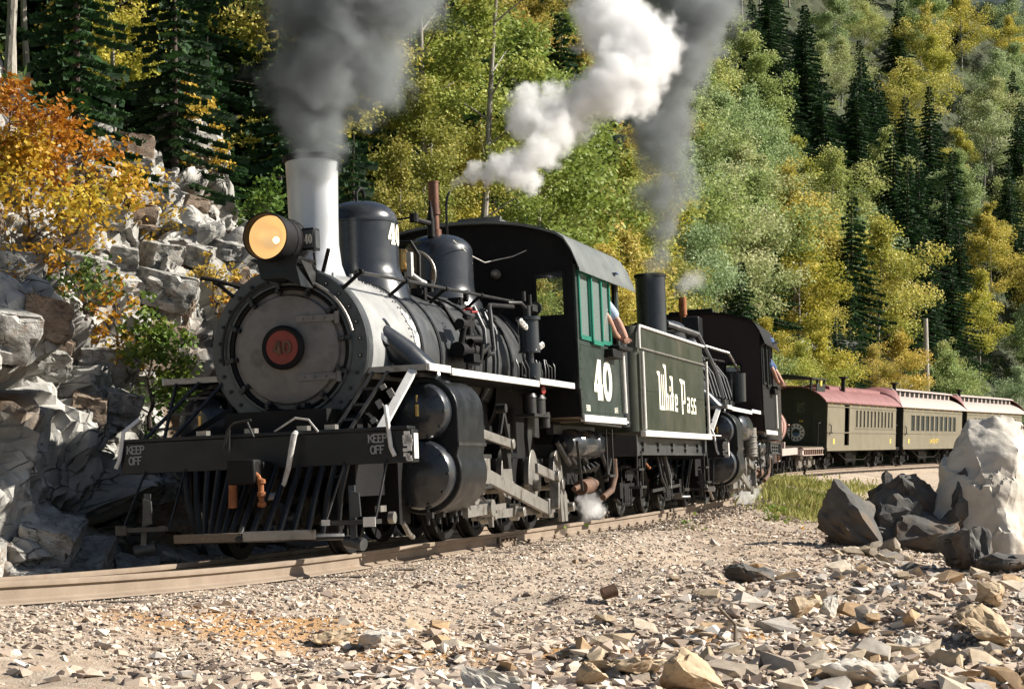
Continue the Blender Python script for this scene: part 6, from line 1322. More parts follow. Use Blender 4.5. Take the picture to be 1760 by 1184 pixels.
def tree_parts(seed, H, W, nleaf, lsz, base=.25, kind='round', lean=.04, limbs=18, bark='barkA', leaf='leafA', tr=.10):
    r = random.Random(seed); rng = np.random.default_rng(seed); b = MB(); N = 9; ax, ay = r.uniform(-lean, lean) * H, r.uniform(-lean, lean) * H
    tp = [V(ax * (k / N) ** 1.5 + r.uniform(-.03, .03), ay * (k / N) ** 1.5 + r.uniform(-.03, .03), H * .97 * k / N - .3) for k in range(N + 1)]
    b.tube(tp, [tr * (1 - .88 * k / N) * (1.25 if k == 0 else 1) for k in range(N + 1)], 8)
    C = []; Wt = []
    for k in range(limbs):
        t = base + (1 - base) * ((k + r.random()) / limbs); env = math.sin(min(1, (t - base) / (1 - base) * 1.15 + .12) * PI) ** .7 if kind == 'round' else (1 - t) ** .7 + .12
        p = tp[0].lerp(tp[-1], t) if False else tp[min(N, int(t * N))].lerp(tp[min(N, int(t * N) + 1)], t * N - int(t * N)) if t < 1 else tp[-1]
        a = r.uniform(0, 2 * PI); L = W * .5 * env * r.uniform(.55, 1.1); rise = r.uniform(.25, .7) * L
        e = p + V(math.cos(a) * L, math.sin(a) * L, rise); m_ = p.lerp(e, .5) + V(0, 0, .06 * L)
        b.tube([p, m_, e], [tr * .35 * (1 - t * .6), tr * .2 * (1 - t * .5), .008], 5)
        for q, wq in ((e, 1), (p.lerp(e, .62) + V(r.uniform(-.2, .2), r.uniform(-.2, .2), r.uniform(-.1, .25)), .8), (e + V(r.uniform(-.5, .5), r.uniform(-.5, .5), r.uniform(-.25, .35)) * (W / 4), .6)):
            C.append(q[:]); Wt.append(wq * (.45 + env * .6))
    C.append(tp[-1][:]); Wt.append(.5); C = np.array(C); Wt = np.array(Wt); pk = rng.choice(len(C), nleaf, p=Wt / Wt.sum())
    d = rng.normal(size=(nleaf, 3)); d /= np.linalg.norm(d, axis=1)[:, None]; rad = W * .17 * (Wt[pk] ** .5) * (rng.random(nleaf) ** .45) * rng.uniform(.8, 1.25, nleaf)
    P = C[pk] + d * rad[:, None] * np.array([1, 1, .72]) ; cv = rng.random(len(C))
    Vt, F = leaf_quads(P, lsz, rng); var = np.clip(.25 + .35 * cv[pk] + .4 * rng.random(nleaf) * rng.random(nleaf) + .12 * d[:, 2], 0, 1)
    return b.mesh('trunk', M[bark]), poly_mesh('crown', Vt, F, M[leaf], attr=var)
def conifer_parts(seed, H, W, dens=1.0, ragged=.25, ws=1.0):
    r = random.Random(seed); rng = np.random.default_rng(seed); b = MB(); b.tube([(0, 0, -.3), (0, 0, H * .5), (r.uniform(-.1, .1), 0, H)], [.02 * H ** .9, .011 * H ** .9, .01], 8)
    Q = []; var = []; z = H * .06
    while z < H * .985:
        t = z / H; L0 = W * .5 * (1 - t) ** .85 + .06; nb = 6 if t < .85 else 4; a0 = r.random() * 6
        for k in range(nb):
            if r.random() < .08: continue
            a = a0 + 2 * PI * k / nb + r.uniform(-.25, .25); L = L0 * r.uniform(1 - ragged, 1 + ragged * .6); dr = -.25 - .25 * (1 - t) + r.uniform(-.1, .1); dx, dy = math.cos(a), math.sin(a)
            if ws == 1 and L > .8 and r.random() < .25: b.tube([(0, 0, z), (dx * L * .9, dy * L * .9, z + dr * L * .9 * .6)], [.018, .005], 3)
            ns_ = max(3, int(L / .13 * dens)); bc = r.random()
            for i in range(ns_):
                f = (i + .6) / ns_; p = V(dx * L * f, dy * L * f, z + dr * L * f * (1 - .35 * f)); wd = ws * (.30 * (1 - f) + .12) * min(1, L) * r.uniform(.7, 1.3)
                for s_ in (-1, 1):
                    sx_, sy_ = -dy * s_, dx * s_; tip = p + V(sx_ * wd + dx * wd * .6, sy_ * wd + dy * wd * .6, -wd * .25 + r.uniform(-.03, .03)); up_ = V(dx, dy, 0) * .085 * ws + V(0, 0, r.uniform(-.02, .05))
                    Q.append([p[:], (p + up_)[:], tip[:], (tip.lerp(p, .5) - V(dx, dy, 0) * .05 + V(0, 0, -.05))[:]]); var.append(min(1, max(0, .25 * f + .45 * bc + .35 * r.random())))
                if r.random() < .5: Q.append([p[:], (p + V(dx * .12, dy * .12, -.02))[:], (p + V(dx * .1, dy * .1, -.14))[:], (p + V(0, 0, -.12))[:]]); var.append(.2 * r.random())
        z += .16 + .10 * (1 - t)
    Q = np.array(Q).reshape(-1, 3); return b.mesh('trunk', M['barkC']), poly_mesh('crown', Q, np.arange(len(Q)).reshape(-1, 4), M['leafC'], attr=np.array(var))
ASP = [tree_parts(700 + k, 8.6 + .6 * (k % 3), 5.0 + .5 * (k % 4), 12000, .145, .22 + .05 * (k % 3), limbs=22 + 4 * (k % 4)) for k in range(8)]
ASPN = [tree_parts(740 + k, 9, 3.6, 12000, .10, .30, limbs=30, tr=.09) for k in range(3)]
CON = [conifer_parts(760 + k, 7.6 + .7 * (k % 2), 4.1 + .4 * (k % 3), 1.25, .38) for k in range(4)]
CONN = [conifer_parts(780 + k, 6, 2.9, 2.6, .40, .55) for k in range(3)]
GOLD = [tree_parts(790 + k, 3.2, 1.8, 2600, .085, .25, leaf='leafY', bark='barkC', tr=.035, limbs=14) for k in range(2)]
def plant(name, parts, p, rz, sc_, col, label, cat, group=None, tilt=0):
    o = empty(name); o.location = p; o.rotation_euler = (tilt, 0, rz); o.scale = (sc_, sc_, sc_ * 1.0) if not isinstance(sc_, tuple) else sc_
    for nm, me in zip(('trunk', 'crown'), parts):
        c = link(nm, me, o); c.color = (*col, 1)
    tag(o, label, cat, group); return o
def px_of(p):
    d = Vector(p) - cam.location; c, s = math.cos(math.radians(1.117)), math.sin(math.radians(1.117)); yy = d.y * c + d.z * s; zz = -d.y * s + d.z * c
    return (880 + 3231.7 * d.x / yy, 592 - 3231.7 * zz / yy, yy) if yy > 1 else (9e9, 9e9, 1)
def inel(x, y, L): return any(((x - a) / c) ** 2 + ((y - b_) / d) ** 2 < 1 for a, b_, c, d in L)
CZ = [(1330, 90, 50, 100), (1400, 210, 60, 95), (1485, 210, 40, 85), (1585, 420, 70, 190), (1460, 560, 30, 60), (1290, 470, 25, 40), (1010, 330, 60, 50), (700, 230, 30, 60), (1740, 300, 30, 50)]
YZ = [(1665, 460, 60, 110), (1500, 560, 80, 110), (1380, 500, 90, 110), (640, 330, 60, 80), (1080, 380, 60, 90), (1560, 130, 90, 80), (1700, 60, 60, 50)]
LBL = {'c': ('spruce_tree', 'dark green spruce on the wooded slope behind the train', 'spruce tree', 'dark spruces on the slope'),
       'y': ('aspen_tree', 'yellowing aspen with golden patches on the slope behind the train', 'aspen tree', 'golden aspens on the slope'),
       'g': ('aspen_tree', 'pale green aspen in early autumn leaf on the slope behind the train', 'aspen tree', 'pale green aspens on the slope'),
       's': ('spruce_tree', 'shaded dark spruce above the rock cliff at upper left', 'spruce tree', 'shaded spruces above the cliff')}
placed = []; rt = random.Random(21); count = 0
cand = []
for _ in range(60000):
    s = rt.uniform(1.5, 195); u = 3.2 + 60 * rt.random() ** 1.35; cand.append((s, u))
ca = np.array(cand); cp = hill_pos(ca[:, 0], ca[:, 1])
for (s, u), p in zip(cand, cp):
    if count >= 620: break
    bx, by, D = px_of(p); tx, ty, _ = px_of((p[0], p[1], p[2] + 5.5))
    if not (-160 < tx < 1920) or D < 15 or D > 290: continue
    if by < -40: continue
    if s < 9 and u < 6.0: continue
    if (290 < tx < 480 or 300 < bx < 470) and D < 33: continue
    if 1690 < tx < 1735 and u < 9 and D > 80: continue
    if tx < 560: k = rt.choices('sgy', (.55, .3, .15))[0]
    elif inel(tx, ty, CZ): k = 'c'
    elif inel(tx, ty, YZ): k = 'y'
    else: k = rt.choices('gcy', (.92, .015, .065))[0]
    gap = (2.7 if D > 60 else 2.2) * (1.0 if k in 'gy' else .85) * (1 if D < 100 else 1 + (D - 100) / 90)
    if tx < 560: gap = 2.3
    if any((p[0] - q[0]) ** 2 + (p[1] - q[1]) ** 2 < gap * gap for q in placed): continue
    placed.append(p); count += 1; nm, lb, ct, gr = LBL[k]
    f = rt.uniform(.75, 1.15)
    where = ('high at the top edge of the picture' if ty < 40 else None)
    if tx < 560: where = 'at the top edge, left of the smoke' if ty < 40 else ('beside the orange maple bush' if tx < 250 else 'left of the silver stack')
    elif tx < 760: where = 'between the silver stack and the whistle' if ty > 40 else 'at the top edge behind the dark smoke'
    elif tx < 1000: where = 'behind the cab roof of engine 40' if ty > 200 else 'beside the tall bare aspen trunks' if ty > 40 else 'at the top edge near the bare aspen trunks'
    elif tx < 1180: where = 'behind the grey smoke of the second engine' if ty > 40 else 'at the top edge beside the white steam'
    elif tx < 1380: where = 'behind the second engine cab' if ty > 380 else 'halfway up the slope right of the grey smoke' if ty > 120 else 'at the top edge right of the grey smoke'
    elif tx < 1560: where = 'above the baggage coach' if ty > 420 else 'halfway up the slope above the baggage coach' if ty > 180 else 'high on the slope above the baggage coach'
    else: where = 'above the passenger coaches' if ty > 420 else 'halfway up the slope above the passenger coaches' if ty > 180 else 'high on the slope at the upper right'
    lb = {'c': 'dark green spruce ', 'y': 'golden yellow aspen ', 'g': 'pale green aspen ', 's': 'shaded dark spruce '}[k] + where
    if f > 1.02: lb = 'tall ' + lb
    elif f < .86: lb = 'small ' + lb
    if p[1] > 120: lb += ', far back'
    if k in 'cs': parts = CON[rt.randrange(4)] if D > 40 else CONN[rt.randrange(3)]; col = (1, 1, 1) if k == 'c' else (.9, .95, .9); f *= 1.35 if D > 48 else 1.1; 
    else: parts = ASP[rt.randrange(8)] if D > 48 else ASPN[rt.randrange(3)]; f *= .8 if D < 45 else 1
    if k == 'g': c0 = rt.random(); col = (.85 + .35 * c0, .95 + .12 * c0, .9 + .5 * rt.random())
    if k == 'y': c0 = rt.random(); col = (1.22 + .28 * c0, .98 + .12 * rt.random(), .42 + .3 * rt.random())
    if k == 'g' and tx < 1150: col = (.68 + .45 * rt.random() ** 2, .74, .45)
    if u < 6 and k != 's': f *= .62
    plant(nm, parts, p - np.array([0, 0, .1]), rt.uniform(0, 6.28), (f * rt.uniform(.9, 1.1), f * rt.uniform(.9, 1.1), f), col, lb, ct, gr, rt.uniform(-.04, .04))
print('trees', count, round(time.time() - T0, 1))
# undergrowth over the slope: one mass nobody could count
nU = 8500; sU = rg.uniform(1.5, 195, nU) ; uU = 2.6 + 58 * rg.random(nU) ** 1.7; PU = hill_pos(sU, uU); DU = PU[:, 1]; k = (np.abs(PU[:, 0] / DU) < .34) & ~((sU < 9) & (uU < 5.4)); PU = PU[k]; DU = DU[k]
per = 26; rad = .35 + .35 * rg.random(len(PU)); C = np.repeat(PU, per, 0); rr_ = np.repeat(rad, per); d = rg.normal(size=(len(C), 3)); d /= np.linalg.norm(d, axis=1)[:, None]; d[:, 2] = np.abs(d[:, 2]) * .9
C = C + d * (rr_ * rg.random(len(C)) ** .4)[:, None]; Vt, F = leaf_quads(C, .16, rg); var = np.clip(np.repeat(rg.random(len(PU)) ** 1.5, per) * .8 + .3 * rg.random(len(C)), 0, 1)
ug = link('undergrowth', poly_mesh('undergrowth', Vt, F, M['leafG'], attr=var)); tag(ug, 'mixed green and yellow undergrowth covering the slope', kind='stuff')

# individual plants near the camera
def hpj(px, D, z0=None): return px
def bush(name, seed, p, H, W, n, lsz, leaf, label, cat, col=(1, 1, 1), base=.1, limbs=16, sc_=1, rz=0):
    return plant(name, tree_parts(seed, H, W, n, lsz, base, leaf=leaf, bark='barkC', tr=.022 * H ** .5, limbs=limbs, lean=.1), p, rz, sc_, col, label, cat)
def place_on_cliff(px, py, names=None):
    """cliff surface point that shows at this place of the view"""
    G = CP.reshape(-1, 3); d = G - np.array(cam.location[:]); c, s = math.cos(math.radians(1.117)), math.sin(math.radians(1.117)); yy = d[:, 1] * c + d[:, 2] * s; zz = -d[:, 1] * s + d[:, 2] * c
    q = (880 + 3231.7 * d[:, 0] / yy - px) ** 2 + (592 - 3231.7 * zz / yy - py) ** 2 + yy * 8; return G[q.argmin()]
PL = [(60, 330, 1.6, 2.3, 4000, .062, 'leafO', 'vine_maple', 'orange leaved maple bush spilling over the cliff top at far left', 'maple bush', (1.1, 1.35, 1.3), 801),
      (10, 200, 1.3, 1.4, 1700, .060, 'leafO', 'vine_maple', 'darker russet maple bush in the upper left corner', 'maple bush', (.8, .6, .6), 802),
      (120, 250, 1.0, 1.4, 1500, .058, 'leafO', 'vine_maple', 'thin orange maple branches reaching right in front of the dark spruces', 'maple bush', (1, .85, .7), 803),
      (215, 300, .8, .7, 500, .060, 'leafO', 'vine_maple', 'small golden sapling on the rock ledge beside the orange bush', 'maple sapling', (1.1, 1.15, 1), 804),
      (150, 500, .8, .5, 300, .055, 'leafO', 'vine_maple', 'golden sprig growing from a crack halfway down the cliff', 'maple sapling', (1.1, 1.1, 1), 805),
      (375, 500, .9, .5, 420, .055, 'leafO', 'vine_maple', 'golden sprig on the rock just left of the smokebox', 'maple sapling', (1.15, 1.1, 1), 806),
      (215, 600, 1.15, .95, 1500, .06, 'leafG', 'leafy_bush', 'green and yellow leafy bush at the foot of the cliff beside the pilot', 'leafy bush', (1.3, 1.35, 1), 807),
      (270, 690, .9, 1.2, 1000, .055, 'leafG', 'leafy_bush', 'dark green bush behind the front ladder of engine 40', 'leafy bush', (.8, 1, .8), 808),
      (95, 455, .5, .7, 420, .05, 'leafG', 'leafy_bush', 'low green growth on the ledge above the flat rock wall', 'leafy bush', (1, 1.1, 1), 810),
      (265, 345, .7, .7, 420, .055, 'leafY', 'vine_maple', 'yellow sprig on the rock between the orange bush and the headlight', 'maple sapling', (1, 1, 1), 811),
      (325, 450, .5, .6, 300, .05, 'leafY', 'vine_maple', 'yellow leaves low on the broken rock left of the headlight', 'maple sapling', (1, 1, 1), 812),
      (455, 330, 1.0, 1.0, 1100, .06, 'leafG', 'leafy_bush', 'green bush on the cliff top just left of the silver stack', 'leafy bush', (1.1, 1.3, 1), 813),
      (170, 560, .5, .4, 200, .05, 'leafY', 'vine_maple', 'small yellow sprig above the green leafy bush on the wall', 'maple sapling', (1, 1, 1), 814),
      (30, 430, .6, .9, 450, .055, 'leafO', 'vine_maple', 'low golden leaves scattered over the ledge at the left edge', 'maple sapling', (1.1, 1.1, 1), 809)]
for px, py, H, W, n, lsz, lf, nm, lb, ct, col, sd_ in PL:
    p = place_on_cliff(px, py + H * .35 * 190); bush(nm, sd_, (p[0] + (.30 if py > 350 else 0), p[1] - (.15 if py > 350 else .05), p[2] - .05), H, W, n, lsz, lf, lb, ct, col)
def slope_at(px, py, D):
    """slope point seen at this place of the view, nearest to distance D"""
    best = None
    for s in np.arange(1, 60, .5):
        U = np.arange(4.6, 26, .3); P = hill_pos(np.full(len(U), s), U)
        for p in P[:: 1]:
            x, y, d = px_of(p)
            e = abs(x - px) + abs(y - py) + abs(d - D) * 14
            if best is None or e < best[0]: best = (e, p)
    return best[1]
for px, py, D, size, sd_, lb, rt_ in ((378, 300, 22.5, (.55, .60, 1.5), 601, 'pale grey rock spur leaning right between the orange bush and the smoke', (.1, -.42, .3)), (430, 400, 21.5, (.42, .4, .45), 603, 'small grey crag directly behind the headlight', (.1, .3, .2))):
    p = slope_at(px, py, D); o = link('rock_outcrop', rock_from('rock_outcrop', sd_, size, M['rock'] if sd_ != 602 else M['rockb'], sub=4, sq=.6, amp=.05, npts=16), None, (p[0], p[1], p[2] + size[2] * .35), rt_); tag(o, lb, 'rock outcrop')
for px, py, D, f, parts, col, lb, nm, ct in (
    (405, 130, 24, .62, GOLD[0], (1.15, 1.15, 1.0), 'golden leaved small tree on the spur left of the grey smoke', 'birch_tree', 'birch tree'),
    (290, 300, 22, .62, CONN[0], (.85, .85, .85), 'dark round spruce between the brown outcrop and the grey spur', 'spruce_tree', 'spruce tree'),
    (150, 240, 21, .62, CONN[1], (1, 1.1, 1), 'green young spruce just above the orange maple bush', 'spruce_tree', 'spruce tree'),
    (455, 320, 23, .42, CONN[0], (1.1, 1.3, 1), 'bright green young spruce left of the silver stack', 'spruce_tree', 'spruce tree')):
    p = slope_at(px, py + 60, D); plant(nm, parts, p - np.array([0, 0, .15]), 1.0, f, col, lb, ct)
# two bare-stemmed aspens standing tall behind the sand dome, and a pole
for px0, px1, D, H, nm_, lb in ((772, 770, 44, 9.5, 'aspen_tree', 'straight white trunked aspen rising behind the whistle'), (815, 865, 43, 9.5, 'aspen_tree', 'leaning pale trunked aspen right of the straight white one')):
    p = slope_at(px0, 330, D); o = empty(nm_); o.location = p; b = MB(); lx = (px1 - px0) / 3231.7 * D
    pts = [(lx * t + .05 * math.sin(5 * t), 0, -.6 + H * t) for t in np.linspace(0, 1, 9)]; b.tube(pts, [.13 * (1 - .7 * t) for t in np.linspace(0, 1, 9)], 10)
    for k in range(9): t = .45 + .06 * k; a = k * 2.3; b.tube([(lx * t, 0, -.6 + H * t), (lx * t + .9 * math.cos(a), .9 * math.sin(a), H * t)], [.03, .008], 5)
    b.build('trunk', M['barkA'], o); c = link('crown', tree_parts(900 + px0, H, 3.0, 7000, .10, .5, limbs=20, tr=.02)[1], o); c.location = (lx * .4, 0, 0); c.color = (1, .95, .6, 1); tag(o, lb, 'aspen tree')
b = MB(); p = hp(97, 3.3); b.tube([(0, 0, -.5), (.05, 0, 3.5), (.0, 0, 7.4)], [.20, .17, .13], 10); q_ = b.build('bleached_snag', mat('bleached_wood', (.62, .57, .48), (.42, .38, .31), .9, 0, 3, .4, 20, stretch=(4, 4, .5))); q_.location = p; tag(q_, 'bare bleached tree trunk standing behind the last visible coach', 'dead tree')
b = MB(); p = slope_at(640, 300, 30); b.tube([(-1.2, 0, 1.3), (-.5, 0, 1.6), (.2, .1, 2.1), (.45, .1, 2.5)], [.035, .03, .02, .008], 6); b.tube([(-.5, 0, 1.6), (.1, 0, 1.55), (.5, 0, 1.45)], [.02, .012, .005], 5); b.tube([(.0, .05, 2.0), (.3, -.1, 2.35)], [.012, .004], 4)
b.tube([(-1.2, 0, -1.0), (-1.25, 0, .4), (-1.2, 0, 1.4)], [.08, .06, .04], 8)
q_ = b.build('dead_branch', M['barkC']); q_.location = p; tag(q_, 'bare dark broken branch sticking out right of the silver stack rim', 'dead branch')
# grass patch and small trackside plants
def blades(name, cx, cy, rx, ry, n, hgt, m, label, wd=.012):
    a = rg.uniform(0, 2 * PI, n); r_ = np.abs(rg.normal(size=n)) * .55; X = cx + rx * r_ * np.cos(a) + .12 * rg.normal(size=n); Y = cy + ry * r_ * np.sin(a); Z = ground_z(X, Y, False)[0]
    h = hgt * rg.uniform(.4, 1.2, n); th = rg.uniform(0, 2 * PI, n); ln = rg.uniform(.1, .7, n) * h; u = np.stack([np.cos(th), np.sin(th), 0 * th], 1); v = np.stack([-np.sin(th), np.cos(th), 0 * th], 1); B0 = np.stack([X, Y, Z], 1)
    T_ = B0 + u * ln[:, None]; T_[:, 2] += h; Mi = B0 + u * (ln * .35)[:, None]; Mi[:, 2] += h * .6
    Q = np.stack([B0 - v * wd, B0 + v * wd, Mi + v * wd * .8, T_, Mi - v * wd * .8], 1)
    o = link(name, poly_mesh(name, Q.reshape(-1, 3), np.arange(n * 5).reshape(n, 5), m, attr=np.clip(rg.random(n) * .7 + .3 * fbm(np.stack([X, Y, 0 * X], 1), 2, 3), 0, 1))); tag(o, label, kind='stuff'); return o
M['grass'] = attr_mat('yellow_green_grass', [(.20, .22, .05), (.34, .35, .10), (.46, .43, .16), (.56, .50, .24)], .7, .3)
blades('grass', 6.6, 40, 1.5, 6.0, 2000, .28, M['grass'], 'yellow green grass and weeds on the inside of the curve', .022)
blades('grass', 5.0, 33, .5, 2.0, 900, .16, M['grass'], 'sparse weeds at the edge of the ballast', .015)
blades('grass', 9.5, 60, 3.0, 8, 2500, .2, M['grass'], 'thin dry grass near the far curve', .03)
for px, D, H, W, n, lb, sd_, lf in ((975, 21.2, .30, .22, 90, 'tiny yellow green weed beside the near rail under the cab', 821, 'leafG'), (1190, 26.5, .30, .45, 160, 'small green weed by the rail under the lettered tender', 822, 'leafG'), (1330, 31, .35, .5, 260, 'leafy green weed at the left end of the grass patch', 823, 'leafG'), (1425, 30, .3, .35, 160, 'pale green weed in front of the grass patch', 824, 'leafG'), (1375, 29.5, .16, .16, 60, 'tiny orange leaved weed in front of the grass patch', 825, 'leafO')):
    x = at(px, D); bush('weed', sd_, (x, D, gz(x, D)), H, W, n, .055, lf, lb, 'weed', (1.6, 1.7, 1), limbs=8)
# ------------------------------------------------------------------ smoke and steam (density grids built from puffs)
def vol_mat(name, col, dens, absorb=(0, 0, 0), aniso=.2):
    m = bpy.data.materials.new(name); m.use_nodes = True; N = m.node_tree.nodes; L = m.node_tree.links; N.remove(N['Principled BSDF'])
    v = N.new('ShaderNodeVolumePrincipled'); v.inputs['Color'].default_value = (*col, 1); v.inputs['Anisotropy'].default_value = aniso; v.inputs['Absorption Color'].default_value = (*absorb, 1)
    v.inputs['Density'].default_value = dens; L.new(v.outputs[0], N['Material Output'].inputs['Volume']); return m
def puffs(name, pts, m, label, vox=.04, noise=(1.6, .55), edge=.35, steps=7, power=1.0, jit=.35, seed=1, pad=1.4):
    """pts: (px, py, D, radius px) along the plume; converted to world points once, interpolated and jittered"""
    r = random.Random(seed); W_ = []
    for px, py, D, rp in pts:
        c, s = math.cos(math.radians(1.117)), math.sin(math.radians(1.117)); x = (px - 880) / 3231.7; z = (592 - py) / 3231.7
        W_.append((V(x, c - z * s, s + z * c) * D + cam.location, rp / 3231.7 * D))
    P = []; Rr = []
    for (a, ra), (b_, rb) in zip(W_[:-1], W_[1:]):
        for k in range(steps):
            t = k / steps; q = a.lerp(b_, t); rad = ra + (rb - ra) * t; j = rad * jit
            P.append(q + V(r.uniform(-j, j), r.uniform(-j, j), r.uniform(-j, j))); Rr.append(rad * r.uniform(.8, 1.15))
    P.append(W_[-1][0]); Rr.append(W_[-1][1])
    me = bpy.data.meshes.new(name); me.from_pydata([p[:] for p in P], [], []); a = me.attributes.new('rad', 'FLOAT', 'POINT'); a.data.foreach_set('value', Rr); me.materials.append(m)
    o = link(name, me); mx = max(Rr) * pad
    lo = [min(p[i] - q * pad for p, q in zip(P, Rr)) for i in range(3)]; hi = [max(p[i] + q * pad for p, q in zip(P, Rr)) for i in range(3)]
    g = bpy.data.node_groups.new(name + '_nodes', 'GeometryNodeTree'); g.interface.new_socket('Geometry', in_out='INPUT', socket_type='NodeSocketGeometry'); g.interface.new_socket('Geometry', in_out='OUTPUT', socket_type='NodeSocketGeometry')
    N, L = g.nodes, g.links; gi = N.new('NodeGroupInput'); go = N.new('NodeGroupOutput')
    def nd(t, **k):
        n = N.new(t)
        for q, v in k.items(): setattr(n, q, v)
        return n
    def mth(op, a_, b2=None, clamp=False):
        n = nd('ShaderNodeMath', operation=op, use_clamp=clamp)
        for i, q in enumerate((a_, b2)):
            if q is None: continue
            if hasattr(q, 'links'): L.new(q, n.inputs[i])
            else: n.inputs[i].default_value = q
        return n.outputs[0]
    pos = nd('GeometryNodeInputPosition')
    # turbulent warp of the lookup position
    nw = nd('ShaderNodeTexNoise'); nw.inputs['Scale'].default_value = noise[0] / (sum(Rr) / len(Rr)) * .55; nw.inputs['Detail'].default_value = 2; L.new(pos.outputs[0], nw.inputs['Vector'])
    sub = nd('ShaderNodeVectorMath', operation='SUBTRACT'); L.new(nw.outputs['Color'], sub.inputs[0]); sub.inputs[1].default_value = (.5, .5, .5)
    scl = nd('ShaderNodeVectorMath', operation='SCALE'); L.new(sub.outputs[0], scl.inputs[0]); scl.inputs['Scale'].default_value = (sum(Rr) / len(Rr)) * 1.5
    add = nd('ShaderNodeVectorMath', operation='ADD'); L.new(pos.outputs[0], add.inputs[0]); L.new(scl.outputs[0], add.inputs[1]); wpos = add.outputs[0]
    sn = nd('GeometryNodeSampleNearest', domain='POINT'); L.new(gi.outputs[0], sn.inputs['Geometry']); L.new(wpos, sn.inputs['Sample Position'])
    sp = nd('GeometryNodeSampleIndex', data_type='FLOAT_VECTOR', domain='POINT'); L.new(gi.outputs[0], sp.inputs['Geometry']); L.new(sn.outputs[0], sp.inputs['Index'])
    p2 = nd('GeometryNodeInputPosition'); L.new(p2.outputs[0], sp.inputs['Value'])
    sr = nd('GeometryNodeSampleIndex', data_type='FLOAT', domain='POINT'); L.new(gi.outputs[0], sr.inputs['Geometry']); L.new(sn.outputs[0], sr.inputs['Index'])
    at_ = nd('GeometryNodeInputNamedAttribute', data_type='FLOAT'); at_.inputs['Name'].default_value = 'rad'; L.new(at_.outputs[0], sr.inputs['Value'])
    dist = nd('ShaderNodeVectorMath', operation='DISTANCE'); L.new(wpos, dist.inputs[0]); L.new(sp.outputs[0], dist.inputs[1])
    q = mth('DIVIDE', dist.outputs['Value'], sr.outputs[0])
    # cauliflower detail: noise scaled with the local radius
    nn = nd('ShaderNodeTexNoise'); nn.inputs['Detail'].default_value = 5; nn.inputs['Roughness'].default_value = .62; nn.inputs['Scale'].default_value = noise[0] / (sum(Rr) / len(Rr)); L.new(pos.outputs[0], nn.inputs['Vector'])
    nz = mth('MULTIPLY', mth('SUBTRACT', nn.outputs[0], .5), noise[1] * 4)
    f = mth('ADD', mth('SUBTRACT', 1.0, q), nz)
    mr = nd('ShaderNodeMapRange'); mr.interpolation_type = 'SMOOTHSTEP'; L.new(f, mr.inputs[0]); mr.inputs[1].default_value = 0; mr.inputs[2].default_value = edge
    d = mth('POWER', mr.outputs[0], power)
    vc = nd('GeometryNodeVolumeCube'); L.new(d, vc.inputs['Density']); vc.inputs['Background'].default_value = 0
    vc.inputs['Min'].default_value = lo; vc.inputs['Max'].default_value = hi
    for i, ax in enumerate('XYZ'): vc.inputs['Resolution ' + ax].default_value = max(8, int((hi[i] - lo[i]) / vox))
    sm = nd('GeometryNodeSetMaterial'); L.new(vc.outputs[0], sm.inputs['Geometry']); sm.inputs['Material'].default_value = m
    L.new(sm.outputs[0], go.inputs[0]); md = o.modifiers.new('smoke', 'NODES'); md.node_group = g
    tag(o, label, kind='stuff'); return o
SMK = vol_mat('coal_smoke', (.37, .395, .405), 4.8, aniso=.1); SMK2 = vol_mat('coal_smoke_far', (.38, .40, .41), 3.2, aniso=.1)
STM = vol_mat('white_steam', (.995, .995, .995), 7, aniso=.0); STM2 = vol_mat('thin_steam', (.99, .99, .99), 4, aniso=.3)
puffs('smoke', [(534, 270, 16.45, 40), (536, 235, 16.45, 48), (545, 190, 16.5, 62), (560, 130, 16.6, 85), (575, 70, 16.8, 105), (590, 10, 17, 125), (600, -60, 17.3, 150), (620, -140, 17.6, 170)], SMK, 'dark grey coal smoke pouring from the silver stack of engine 40', vox=.028, noise=(1.5, .52), edge=.55, seed=3, jit=.45)
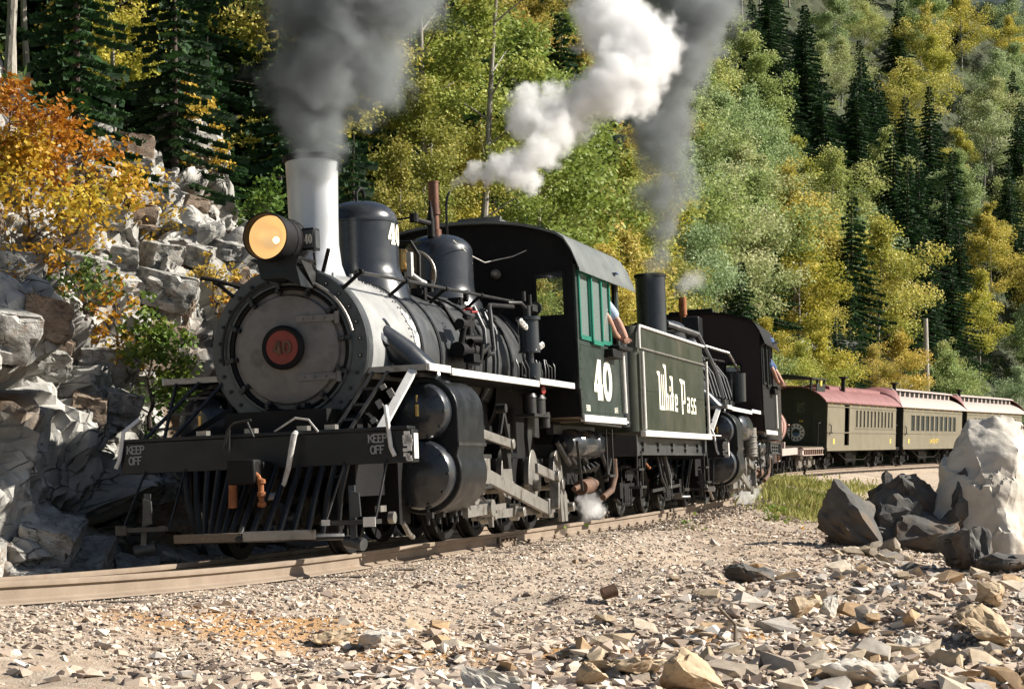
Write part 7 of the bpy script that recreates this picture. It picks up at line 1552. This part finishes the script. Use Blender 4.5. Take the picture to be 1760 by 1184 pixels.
puffs('smoke', [(660, 190, 17.2, 22), (655, 130, 17.2, 50), (640, 70, 17.4, 75), (600, 30, 17.5, 85), (540, 0, 17.5, 90)], vol_mat('coal_smoke_thin', (.44, .47, .48), 2.0, aniso=.1), 'thinner grey smoke drifting right of the dark column', vox=.045, noise=(1.3, .45), edge=.9, seed=5)
puffs('steam', [(774, 328, 20.1, 4), (790, 312, 20.1, 10), (820, 296, 20.1, 18), (860, 292, 20.2, 27), (900, 300, 20.3, 32), (912, 325, 20.3, 14)], STM, 'bright white steam jet leaving the pipe beside the whistle', vox=.016, noise=(1.5, .30), edge=.35, seed=8, jit=.3, steps=6)
puffs('steam', [(895, 290, 20.3, 32), (930, 265, 20.4, 36), (955, 240, 20.5, 30), (915, 215, 20.6, 38), (895, 175, 20.6, 26), (950, 200, 20.7, 40), (1000, 175, 20.8, 42), (1045, 140, 21, 52), (1090, 120, 21.2, 58), (1110, 80, 21.4, 55), (1060, 60, 21.5, 55), (1045, 10, 21.7, 52), (1060, -60, 21.9, 60)], STM, 'billowing white steam cloud drifting up between the two smoke columns', vox=.025, noise=(1.6, .42), edge=.38, seed=11, jit=.4, steps=5)
puffs('smoke', [(1128, 462, 30.9, 18), (1130, 430, 30.9, 24), (1136, 380, 31, 32), (1140, 320, 31.2, 42), (1128, 250, 31.5, 52), (1135, 180, 31.8, 58), (1155, 100, 32, 62), (1178, 30, 32.4, 66), (1190, -50, 33, 80)], SMK2, 'tall grey smoke column rising from the second engine', vox=.045, noise=(1.5, .50), edge=.6, seed=14, jit=.5)
puffs('steam', [(1000, 862, 22.4, 12), (1015, 868, 22.4, 22), (1030, 876, 22.4, 14)], STM, 'small white puff of steam beside the wheels below the cab', vox=.012, noise=(1.6, .35), edge=.5, seed=17)
puffs('steam', [(1322, 785, 37.5, 7), (1300, 800, 37.5, 12), (1285, 820, 37.5, 14), (1288, 845, 37.5, 16), (1275, 862, 37.6, 14)], STM2, 'wisp of steam curling down beside the second engine', vox=.03, noise=(1.5, .4), edge=.6, seed=19)
puffs('steam', [(1172, 500, 33.5, 10), (1182, 485, 33.8, 22), (1200, 478, 34, 18)], vol_mat('faint_steam', (.97, .97, .97), 1.6), 'faint steam above the dome of the second engine', vox=.05, noise=(1.5, .4), edge=.8, seed=23)
